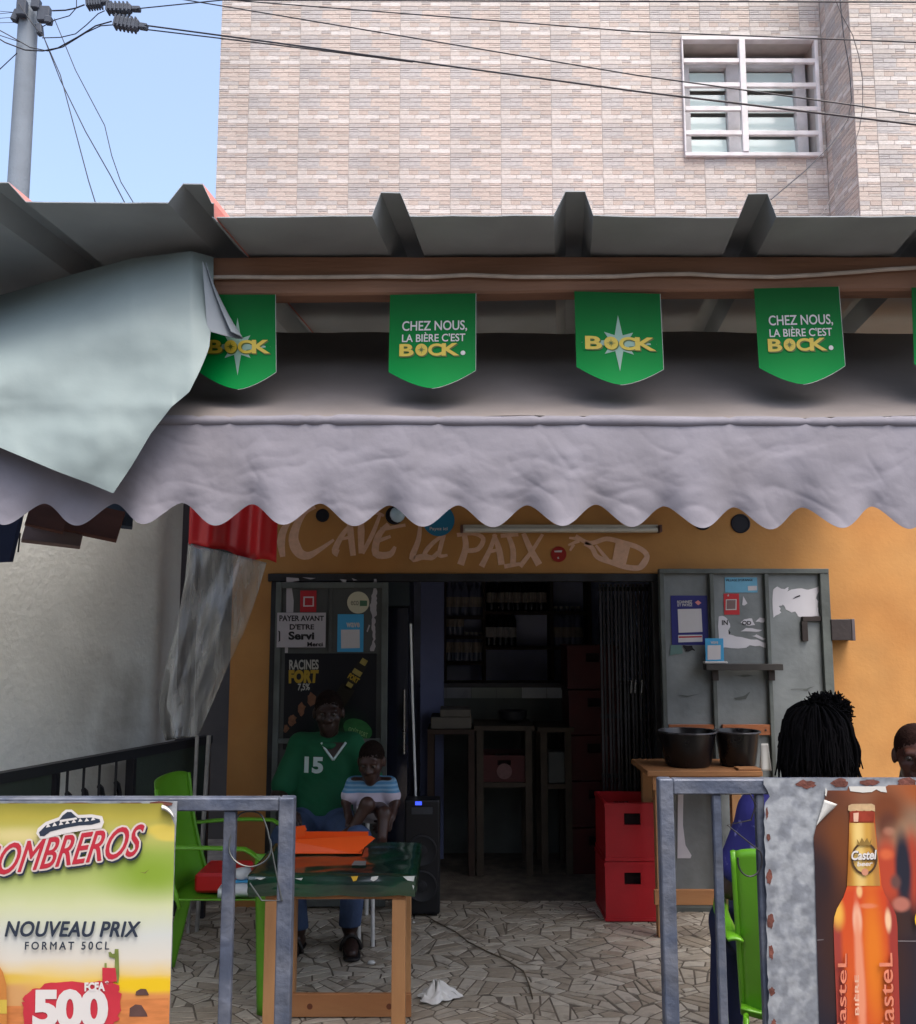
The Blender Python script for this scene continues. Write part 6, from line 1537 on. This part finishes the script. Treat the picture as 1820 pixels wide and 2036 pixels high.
# creases in the cloth
shirt_mb.v = [(x + .004 * noise3(x, y, z, 9, 1) * 1, y - .007 * noise3(x, y + z, z, 7, 2) - .004 * abs(noise3(x + z, y, z, 13, 3)), z) for x, y, z in shirt_mb.v]
shirt_mb.build('polo_shirt', polo, hm, smooth='all')
bv = BVHTree.FromPolygons([Vector(v) for v in shirt_mb.v], shirt_mb.f)
def onto(x, z, off=.003, y0=4.2):
    h = bv.ray_cast(Vector((x, y0, z)), Vector((0, 1, 0)))[0]
    return (x, (h.y if h else 5.05) - off, z)
wm_ = M('shirt_white', (196, 214, 214), .8, .05)
vs, fs = text_fit('15', rectq(0, 0, 1, 1), .05)
p0, p1 = U(606, 1507, 5.05), U(640, 1535, 5.05)
MB().add([onto(p0.x + (p1.x - p0.x) * a, p0.z + (p1.z - p0.z) * c) for a, c in vs], fs).build('number', wm_, hm)
vp = [U(637, 1478, 5.05), U(686, 1477, 5.05), U(662, 1511, 5.05)]
for a, c in ((vp[0], vp[2]), (vp[1], vp[2])):
    pts = [onto(a.x + (c.x - a.x) * t_ / 8, a.z + (c.z - a.z) * t_ / 8, .003) for t_ in range(9)]
    MB().tube(pts, .0065, 6).build('collar_trim', wm_, hm, smooth='all')
nk_ = MB(); rows_ = 8; vv_ = []; ff_ = []
for r_ in range(rows_ + 1):
    t_ = r_ / rows_
    for k in range(7):
        l_ = vp[0].lerp(vp[2], t_); r2_ = vp[1].lerp(vp[2], t_); p_ = l_.lerp(r2_, k / 6); vv_.append(onto(p_.x, p_.z, .0016))
for r_ in range(rows_):
    for k in range(6): ff_.append((r_ * 7 + k, r_ * 7 + k + 1, (r_ + 1) * 7 + k + 1, (r_ + 1) * 7 + k))
nk_.add(vv_, ff_); nk_.build('neckline', skin_d, hm, smooth='all')
cpr = []; pr0 = None
for k in range(13):
    a = R(-62 - 236 * k / 12); p_ = (-.70 + .062 * math.cos(a), 5.135 + .060 * math.sin(a), .985 + .03 * math.sin(a))
    if pr0: cpr.append(('c', pr0, p_, .016, .016, .012))
    pr0 = p_
sdf_body(cpr, .006).build('collar', polo, hm, smooth='all')
jeans = M('denim', (58, 76, 108), .85, .2, 10, .3, 60)
jm = sdf_body(inflate([torso[0]] + legs, .013), .008, [((-.75, 5.1, .66), (0, 0, 1)), ((0, 0, .105), (0, 0, -1))])
jm.v = [(x, y - .004 * noise3(x, y, z, 11, 5), z + .004 * noise3(x, y, z, 10, 6)) for x, y, z in jm.v]
jm.build('jeans', jeans, hm, smooth='all')
sandal = M('sandal_black', (24, 22, 22), .6, .1)
for an, d in ((anL, (-.12, -1, 0)), (anR, (.18, -1, 0))):
    d = V3(*d); d /= np.linalg.norm(d)
    sdf_body([('c', T(an + V3(0, .04, -.078)), T(an + d * .19 + V3(0, 0, -.078)), .042, .044, .01)], .006, [((0, 0, .020), (0, 0, 1)), ((0, 0, .0075), (0, 0, -1))]).build('sandal', sandal, hm, smooth='all')
    x_ = np.cross(d, V3(0, 0, 1)); MB().tube([Vector(an + d * .09 + x_ * .05 * math.cos(a) + V3(0, 0, -.082 + .065 * math.sin(a))) for a in [math.pi * i / 10 for i in range(11)]], .009, 6).build('sandal_strap', sandal, hm, smooth='all')

# his chair
mc = thing('metal_chair', 'chair with white tube legs under the man in green', 'chair', (-.74, 5.15, .006))
wt = M('white_tube', (200, 202, 200), .35, .05)
MB().sheet(lambda u, v: (-.96 + .44 * u, 4.93 + .40 * v, .435 - .012 * math.sin(u * 3.1)), 12, 10, .02).build('seat', M('seat_dark', (40, 40, 46), .6, .1), mc, smooth=50)
MB().sheet(lambda u, v: (-.95 + .42 * u, 5.36 + .04 * v - .03 * math.sin(u * 3.1) * 0, .66 + .22 * v), 12, 6, .016).build('backrest', M('seat_dark', (40, 40, 46)), mc, smooth=50)
for x in (-.97, -.51):
    MB().tube([(x, 4.93, .007), (x, 4.95, .42)], .0115, 8).build('leg', wt, mc, smooth=True); MB().tube([(x, 5.34, .007), (x, 5.34, .44), (x, 5.38, .88)], .0115, 8).build('leg', wt, mc, smooth=True)
o = mc.children[2]
MB().tube([(U(741, 1845, 4.83).x, 4.83, .007), (U(738, 1770, 4.83).x, 4.88, .42)], .010, 8).build('leg', wt, mc, smooth=True)

# ---------------- the child
ch = thing('person', 'small child in a blue striped white shirt sitting on the lap of the man', 'person', (-.45, 4.88, .62))
Hk = (-.447, 4.86, .905); fk = (-.12, -1, -.28)
hp, ey, er = head_prims(Hk, fk, s=.86, k=.014)
sL, sR = V3(-.535, 4.905, .785), V3(-.365, 4.905, .785)
tor = [('e', (-.45, 4.93, .665), (.085, .075, .07), None, .02), ('e', (-.45, 4.92, .74), (.078, .062, .085), None, .04), ('c', T(sL), T(sR), .034, .034, .03)]
eL, wL = V3(-.575, 4.87, .70), V3(-.555, 4.79, .655); eR, wR = V3(-.325, 4.87, .70), V3(-.335, 4.79, .645)
aU = [('c', T(sL), T(eL), .031, .026, .02), ('c', T(sR), T(eR), .031, .026, .02)]; aF = [('c', T(eL), T(wL), .025, .018, .012), ('c', T(eR), T(wR), .025, .018, .012)]
k1, f1 = V3(-.455, 4.735, .715), V3(-.525, 4.715, .60); k2, f2 = V3(-.37, 4.745, .67), V3(-.375, 4.69, .55)
lg_ = [('c', (-.47, 4.92, .655), T(k1), .048, .036, .02), ('c', T(k1), T(f1), .034, .022, .015), ('c', T(f1), T(f1 + V3(-.045, -.05, -.018)), .022, .018, .012),
       ('c', (-.42, 4.92, .655), T(k2), .048, .036, .02), ('c', T(k2), T(f2), .034, .022, .015), ('c', T(f2), T(f2 + V3(.01, -.06, -.015)), .022, .018, .012)]
nk = [('c', (-.45, 4.915, .79), (-.448, 4.885, .85), .034, .034, .015)]
sdf_body(tor + aU + aF + lg_ + nk + hp + hand_prims(wL, (.2, -.8, -.5), (0, -.4, -1), 1, .5, .55) + hand_prims(wR, (-.2, -.8, -.5), (0, -.4, -1), -1, .5, .55), .0055).build('body', skin_c, ch, smooth='all')
eyes_for(ch, ey, er, fk); short_hair(Hk, fk, .86, M('hair_black', (16, 14, 14)), ch)
# striped shirt
sm_ = bpy.data.materials.new('striped_cotton'); sm_.use_nodes = True; n_ = sm_.node_tree.nodes; L_ = sm_.node_tree.links; pbs = n_['Principled BSDF']; pbs.inputs['Roughness'].default_value = .85
tcn = n_.new('ShaderNodeTexCoord'); spn = n_.new('ShaderNodeSeparateXYZ'); L_.new(tcn.outputs['Object'], spn.inputs[0])
mpr = n_.new('ShaderNodeMapRange'); mpr.inputs['From Min'].default_value = .02; mpr.inputs['From Max'].default_value = .21; L_.new(spn.outputs['Z'], mpr.inputs[0])
rpn = n_.new('ShaderNodeValToRGB'); rpn.color_ramp.interpolation = 'CONSTANT'; L_.new(mpr.outputs[0], rpn.inputs[0])
st_ = [(0, (150, 130, 150)), (.07, (190, 182, 196)), (.58, (84, 138, 176)), (.64, (128, 166, 194)), (.69, (78, 132, 172)), (.75, (128, 166, 194)), (.80, (78, 132, 172)), (.86, (128, 166, 194)), (.92, (78, 132, 172))]
for i, (ps, c) in enumerate(st_):
    e = rpn.color_ramp.elements[i] if i < 2 else rpn.color_ramp.elements.new(ps); e.position = ps; e.color = lin(c)
L_.new(rpn.outputs[0], pbs.inputs['Base Color'])
smb = sdf_body(inflate(tor, .011) + [('c', T(sL), T(sL + (eL - sL) * .62), .043, .045, .02), ('c', T(sR), T(sR + (eR - sR) * .62), .043, .045, .02)], .0055, [((0, 0, .645), (0, 0, -1)), ((-.45, 4.9, .815), (0, -.3, 1))])
smb.v = [(x, y - .004 * noise3(x, y, z, 16, 2), z) for x, y, z in smb.v]
smb.build('striped_shirt', sm_, ch, smooth='all')
sdf_body(inflate([tor[0], ('c', (-.47, 4.92, .655), (-.463, 4.84, .685), .05, .047, .02), ('c', (-.42, 4.92, .655), (-.40, 4.84, .66), .05, .047, .02)], .009), .006, [((0, 0, .69), (0, 0, 1))]).build('shorts', M('shorts_white', (176, 172, 176), .85, .08), ch, smooth='all')

# ---------------- person with locks, seen from behind
ph = thing('person', 'person with dark dreadlocks seen from behind above the galvanised sheet', 'person', (1.15, 3.1, .006))
hc = U(1622, 1478, 3.13); Ha = (hc.x, 3.13, hc.z); fa = (.12, 1, -.05)
hp, ey, er = head_prims(Ha, fa)
hx = hc.x; zN = hc.z - .14
aL, aR = V3(hx - .19, 3.14, zN - .085), V3(hx + .19, 3.12, zN - .085)
tor = [('e', (hx - .03, 3.08, .58), (.165, .13, .14), None, .03), ('e', (hx - .02, 3.09, .76), (.15, .11, .17), None, .05), ('e', (hx - .01, 3.11, zN - .15), (.165, .10, .12), None, .05), ('c', T(aL), T(aR), .055, .055, .05)]
eL, wL = V3(hx - .27, 3.22, zN - .34), V3(hx - .20, 3.46, zN - .36); eR, wR = V3(hx + .27, 3.22, zN - .34), V3(hx + .18, 3.46, zN - .36)
aU = [('c', T(aL), T(eL), .05, .042, .03), ('c', T(aR), T(eR), .05, .042, .03)]; aF = [('c', T(eL), T(wL), .04, .027, .02), ('c', T(eR), T(wR), .04, .027, .02)]
kL, nL = V3(hx - .20, 3.50, .53), V3(hx - .24, 3.50, .10); kR, nR = V3(hx + .12, 3.52, .53), V3(hx + .12, 3.50, .10)
lg_ = [('c', (hx - .11, 3.10, .53), T(kL), .085, .062, .04), ('c', (hx + .07, 3.10, .53), T(kR), .085, .062, .04), ('c', T(kL), T(nL), .057, .042, .03), ('c', T(kR), T(nR), .057, .042, .03)]
sdf_body(tor + aU + aF + lg_ + foot(nL, (0, 1, 0)) + foot(nR, (.1, 1, 0)) + [('c', (hx, 3.11, zN - .09), (hx, 3.12, zN + .05), .052, .05, .02)] + hp + hand_prims(wL, (.4, .8, 0), (0, 0, -1), 1, .5) + hand_prims(wR, (-.4, .8, 0), (0, 0, -1), -1, .5), .008).build('body', skin_d, ph, smooth='all')
eyes_for(ph, ey, er, fa)
blouse = M('blue_blouse', (40, 40, 110), .8, .1, 8, .2, 30, col2=(150, 150, 200), s2=18, fac2=.66, sharp=.04)
sdf_body(inflate(tor, .015) + [('c', T(aL), T(aL + (eL - aL) * .7), .070, .070, .03), ('c', T(aR), T(aR + (eR - aR) * .7), .070, .070, .03)], .009, [((0, 0, .50), (0, 0, -1))]).build('blouse', blouse, ph, smooth='all')
sdf_body(inflate([tor[0]] + lg_, .013), .009, [((0, 0, .60), (0, 0, 1)), ((0, 0, .11), (0, 0, -1))]).build('trousers', M('navy_cloth', (24, 32, 66), .85, .15, 10), ph, smooth='all')
lock = M('lock_black', (13, 12, 14), .95, .15, 40, .3, 90, spec=.08)
rh = random.Random(4); hb = MB()
for i in range(620):
    th = rh.uniform(0, 2 * math.pi); p0 = math.acos(rh.uniform(.1, 1)); sc_ = 1.05 + .30 * rh.random() ** 1.3
    back_ = -math.sin(th)                                  # +1 at the back of the head
    if back_ < -.75 and p0 > .5: continue
    pts = []; pe_ = 1.50; n_ = 6
    for k in range(n_ + 1):
        a = p0 + (pe_ - p0) * k / n_; g = 1 + (sc_ - 1) * min(1, .5 + k / n_)
        pts.append(Vector((Ha[0] + .083 * g * math.sin(a) * math.cos(th), Ha[1] - .012 + .10 * g * math.sin(a) * math.sin(th), Ha[2] + .03 + .094 * g * math.cos(a))))
    L = rh.uniform(.09, .20) if back_ > -.3 else rh.uniform(.02, .08); cv = rh.uniform(-.02, .03); ca_ = rh.uniform(-.012, .012)
    for k in range(1, 7):
        q_ = k / 6; pts.append(pts[n_] + Vector((math.cos(th) * cv * q_ + ca_ * math.sin(q_ * 4), math.sin(th) * .01 * q_, -L * q_)))
    r0 = rh.uniform(.0030, .0052); m_ = len(pts) - 1
    hb.tube(pts, [r0 * (1 + .15 * math.sin(k * 2.1 + i)) * (1 - .5 * (k / m_) ** 4) for k in range(m_ + 1)], 5)
hb.build('dreadlocks', lock, ph, smooth='all')
hb = MB(); tp_ = U(1644, 1414, 3.12)
for i in range(620):
    n_v = Vector((rh.gauss(0, 1), rh.gauss(0, 1), rh.gauss(.25, 1))).normalized(); r_ = rh.uniform(.035, .062)
    c0 = Vector((tp_.x + n_v.x * r_ * 1.25, 3.13 + n_v.y * r_, tp_.z + n_v.z * r_ * .85)); pts = [c0]; d = n_v.copy()
    for k in range(4): d = (d + Vector((rh.uniform(-.7, .7), rh.uniform(-.7, .7), rh.uniform(-.7, .7)))).normalized(); pts.append(pts[-1] + d * .0065)
    hb.tube(pts, [.0035, .0032, .003, .0026, .0016], 4)
hb.lathe([(.001, -.036), (.03, -.026), (.046, 0), (.042, .018), (.024, .034), (.001, .04)], (tp_.x, 3.13, tp_.z), 16)
hb.build('hair_puff', lock, ph, smooth='all')

# ---------------- person facing the street at the right edge
pe = thing('person', 'person with close cropped hair facing the street before the orange wall', 'person', (2.0, 3.95, .006))
hc = U(1820, 1503, 3.8); He = (hc.x, 3.8, hc.z); fe = (-.40, -1, -.10)
hp, ey, er = head_prims(He, fe, s=1.03)
hx = hc.x; zN = hc.z - .145
aL, aR = V3(hx - .17, 3.88, zN - .10), V3(hx + .19, 3.90, zN - .10)
tor = [('e', (hx + .01, 3.95, .55), (.165, .13, .13), None, .03), ('e', (hx + .01, 3.93, .70), (.15, .11, .16), None, .05), ('e', (hx + .01, 3.90, zN - .17), (.16, .10, .11), None, .05), ('c', T(aL), T(aR), .052, .052, .05)]
eL, wL = V3(hx - .24, 3.80, zN - .32), V3(hx - .14, 3.62, zN - .36); eR, wR = V3(hx + .27, 3.80, zN - .32), V3(hx + .15, 3.62, zN - .36)
aU = [('c', T(aL), T(eL), .05, .042, .03), ('c', T(aR), T(eR), .05, .042, .03)]; aF = [('c', T(eL), T(wL), .04, .027, .02), ('c', T(eR), T(wR), .04, .027, .02)]
kL, nL = V3(hx - .12, 3.52, .53), V3(hx - .12, 3.55, .10); kR, nR = V3(hx + .16, 3.54, .53), V3(hx + .16, 3.55, .10)
lg_ = [('c', (hx - .08, 3.92, .52), T(kL), .085, .062, .04), ('c', (hx + .10, 3.92, .52), T(kR), .085, .062, .04), ('c', T(kL), T(nL), .057, .042, .03), ('c', T(kR), T(nR), .057, .042, .03)]
sdf_body(tor + aU + aF + lg_ + foot(nL, (0, -1, 0)) + foot(nR, (.1, -1, 0)) + [('c', (hx, 3.89, zN - .09), (hx, 3.835, zN + .06), .052, .05, .02)] + hp + hand_prims(wL, (.5, -.8, 0), (0, 0, -1), 1, .5) + hand_prims(wR, (-.5, -.8, 0), (0, 0, -1), -1, .5), .006).build('body', skin_b, pe, smooth='all')
eyes_for(pe, ey, er, fe); short_hair(He, fe, 1.03, M('hair_cropped', (46, 31, 28), .95, .2, 90, .5, 200, spec=.08), pe)
sdf_body(inflate(tor, .015) + [('c', T(aL), T(aL + (eL - aL) * .6), .068, .068, .03), ('c', T(aR), T(aR + (eR - aR) * .6), .068, .068, .03)], .009, [((0, 0, .50), (0, 0, -1)), ((hx, 3.9, zN - .03), (0, -.4, 1))]).build('top', M('maroon_cloth', (84, 36, 40), .85, .1, 8), pe, smooth='all')
sdf_body(inflate([tor[0]] + lg_, .013), .010, [((0, 0, .60), (0, 0, 1)), ((0, 0, .11), (0, 0, -1))]).build('trousers', M('dark_cloth', (36, 34, 40), .85, .15, 10), pe, smooth='all')
chair('plastic_chair', 'lime green plastic armchair under the person facing the street', lime, (hx + .06, 3.93, .006), R(-8), bh=.38)
# ================================================================== POLE AND OVERHEAD CABLES
Yp = 7.2
conc = M('pole_concrete', (122, 134, 146), .85, .14, 8, .3, 50, col2=(104, 114, 124), s2=4, sharp=.25)
pole = thing('utility_pole', 'grey concrete utility pole tangled with service cables', 'pole', (U(35, 380, Yp).x, Yp, -.03))
pa, pb_ = U(36, 380, Yp), U(61, -40, Yp); dirp = (pb_ - pa) / (pb_.z - pa.z)
base_ = pa - dirp * (pa.z + .03)
rb_, rt_ = 43 / 2 * Yp / 1822 * 1.02, 39 / 2 * Yp / 1822
MB().tube([base_, pa, pb_, pb_ + dirp * 1.2], [rb_ * 1.25, rb_, rt_, rt_ * .85], 20).build('shaft', conc, pole, smooth=True)
hw = M('hardware_dark', (58, 66, 78), .6, .2, 20)
for (x, y, w_, h_, dy) in ((33, 33, 15, 26, -.06), (44, 18, 20, 36, -.11), (88, 30, 26, 34, -.08), (97, 42, 14, 16, -.09), (79, 60, 12, 24, -.08), (72, 10, 18, 22, -.1)):
    c_ = U(x, y, Yp + dy); s_ = Yp / 1822
    MB().box(c_, (w_ * s_, .06, h_ * s_), Matrix.Rotation(R(20 * math.sin(x)), 3, 'Y')).build('bracket', hw, pole, bevel=.008)
blackc = M('cable_black', (30, 34, 42), .55, .1)
def wire(pts, r, label, m=blackc, grp=None, nm='overhead_cable'):
    return tag(MB().tube(pts, r, 6).build(nm, m, smooth=True), label, 'cable', grp)
def sag(a, b_, s_, n=16):
    a, b_ = Vector(a), Vector(b_); return [a.lerp(b_, i / n) - Vector((0, 0, s_ * 4 * (i / n) * (1 - i / n))) for i in range(n + 1)]
# connector housings hanging on the cables
def housing(px0, py0, px1, py1, wpx, Y, label):
    t = thing('cable_clamp', label, 'cable clamp', U((px0 + px1) / 2, (py0 + py1) / 2 + wpx / 2, Y), 'dark clamps on the overhead cables')
    a, b_ = U(px0, py0, Y), U(px1, py1, Y); w_ = wpx * Y / 1822
    d = (b_ - a).normalized()
    MB().bar(a + d * .02, b_ - d * .04, .07, w_).build('body', hw, t, bevel=.015)
    for k in range(6):
        p_ = a.lerp(b_, .12 + .12 * k); MB().bar(p_, p_ + d * .012, .08, w_ * 1.12).build('ridge', hw, t)
    MB().bar(b_ - d * .0395, b_ + d * .03, .05, w_ * .5).build('nozzle', hw, t, bevel=.006)
housing(168, 10, 211, 5, 17, 7.05, 'dark cable clamp closest to the pole head')
housing(206, 17, 272, 19, 19, 6.95, 'dark cable clamp on the topmost overhead cable')
housing(222, 43, 286, 54, 24, 6.9, 'large dark cable clamp on the paired lower cables')
wire(sag(U(272, 18, 6.93), U(440, 1, 6.3), 0) [:-1] + sag(U(440, 1, 6.3), U(1900, 5, 4.6), .0), .0045, 'topmost thin overhead cable crossing the tiled facade')
wire(sag(U(370, -6, 6.6), U(1264, 63.5, 5.6), 0)[:-1] + sag(U(1264, 63.5, 5.6), U(1900, 88, 5.0), 0), .0042, 'thin overhead cable passing just over the window top')
wire(sag(U(330, -6, 6.7), U(1264, 150, 5.6), 0)[:-1] + sag(U(1264, 150, 5.6), U(1900, 238, 5.0), 0), .0044, 'overhead cable crossing the middle of the window')
wire(sag(U(288, 51, 6.86), U(632, 97, 6.2), 0)[:-1] + sag(U(632, 97, 6.2), U(1264, 182, 5.5), 0)[:-1] + sag(U(1264, 182, 5.5), U(1900, 258, 4.9), 0), .0062, 'thickest overhead cable, from the large clamp across the window')
wire(sag(U(288, 59, 6.87), U(632, 100, 6.25), 0)[:-1] + sag(U(632, 100, 6.25), U(820, 124, 5.99), 0), .005, 'short cable paired under the thickest overhead cable')
# service drops from the pole
wire([U(84, 68, 7.1), U(120, 150, 6.9), U(152, 270, 6.6), U(176, 360, 6.3), U(204, 450, 6.0)], .0042, 'service drop leaving the pole, closest of the three to it', grp='service drops by the pole')
wire([U(86, 72, 7.1), U(120, 160, 6.9), U(170, 262, 6.6), U(220, 350, 6.3), U(272, 450, 6.0)], .0042, 'service drop between the other two drops from the pole', grp='service drops by the pole')
wire([U(108, 38, 7.1), U(150, 140, 6.9), U(208, 250, 6.6), U(222, 310, 6.45), U(240, 362, 6.3), U(266, 405, 6.1), U(290, 450, 6.0)], .0036, 'kinked service drop farthest from the pole', grp='service drops by the pole')
# slack loops around the pole
wire([U(-30, 60, 7.0), U(10, 85, 7.0), U(50, 100, 7.0), U(85, 102, 7.0), U(115, 96, 6.98), U(155, 74, 6.95), U(190, 52, 6.92), U(222, 43, 6.9)], .0055, 'slack cable loop running under the pole head to the large clamp')
wire([U(-30, 45, 7.02), U(20, 72, 7.02), U(60, 95, 7.02), U(95, 102, 7.02), U(125, 94, 7.0), U(170, 66, 6.97), U(200, 52, 6.94), U(226, 50, 6.9)], .0045, 'second slack cable loop beneath the pole head')
wire([U(84, 76, 7.08), U(120, 75, 7.0), U(150, 68, 6.98), U(172, 50, 6.97), U(195, 28, 6.95), U(208, 22, 6.94)], .004, 'short looped cable from pole to the topmost clamp')
wire([U(104, 22, 7.1), U(130, 21, 7.07), U(150, 17, 7.05), U(168, 10, 7.05)], .006, 'short thick cable from pole head to the first clamp')
wire([U(84, 54, 7.1), U(110, 40, 7.08), U(138, 32, 7.06), U(152, 16, 7.05), U(152, -20, 7.05)], .004, 'cable curling up from the pole head')
wire([U(-40, 165, 7.1), U(0, 138, 7.1), U(34, 106, 7.1)], .004, 'thin cable leaving the pole away from the building')
wire([U(36, 6, 7.05), U(60, 42, 7.0), U(84, 72, 7.05)], .004, 'short cable strapped across the pole head')
for k, (y0, y1) in enumerate(((20, 26), (32, 24), (40, 34), (47, 45))): wire([U(-40, y0, 7.15), U(40, y1, 7.15)], .0022, 'fine wire running away from the pole on the far side', grp='fine wires leaving the pole')
wire([U(-40, 58, 7.12), U(46, 66 + 20, 7.1)], .0035, 'thin cable dropping towards the pole shaft')
# cables on the forward bay of the building
Yc = YP - .10
gc = M('cable_grey', (88, 84, 84), .6, .1)
wire([U(1656, -10, Yc), U(1672, 30, Yc), U(1694, 70, Yc), U(1706, 110, Yc), U(1714, 160, Yc), U(1714, 215, Yc), U(1708, 255, Yc), U(1694, 300, Yc), U(1660, 380, Yc - .1), U(1625, 440, Yc - .2)], .0032, 'grey cable bowing out over the corner of the forward bay', gc)
wire([U(1668, -10, Yc), U(1676, 70, Yc), U(1688, 140, Yc), U(1692, 200, Yc), U(1684, 240, Yc), U(1650, 290, Yc - .2), U(1600, 340, Yc - .6), U(1532, 397, Yc - 1.2)], .0036, 'black cable dropping past the window corner to the roof', blackc)
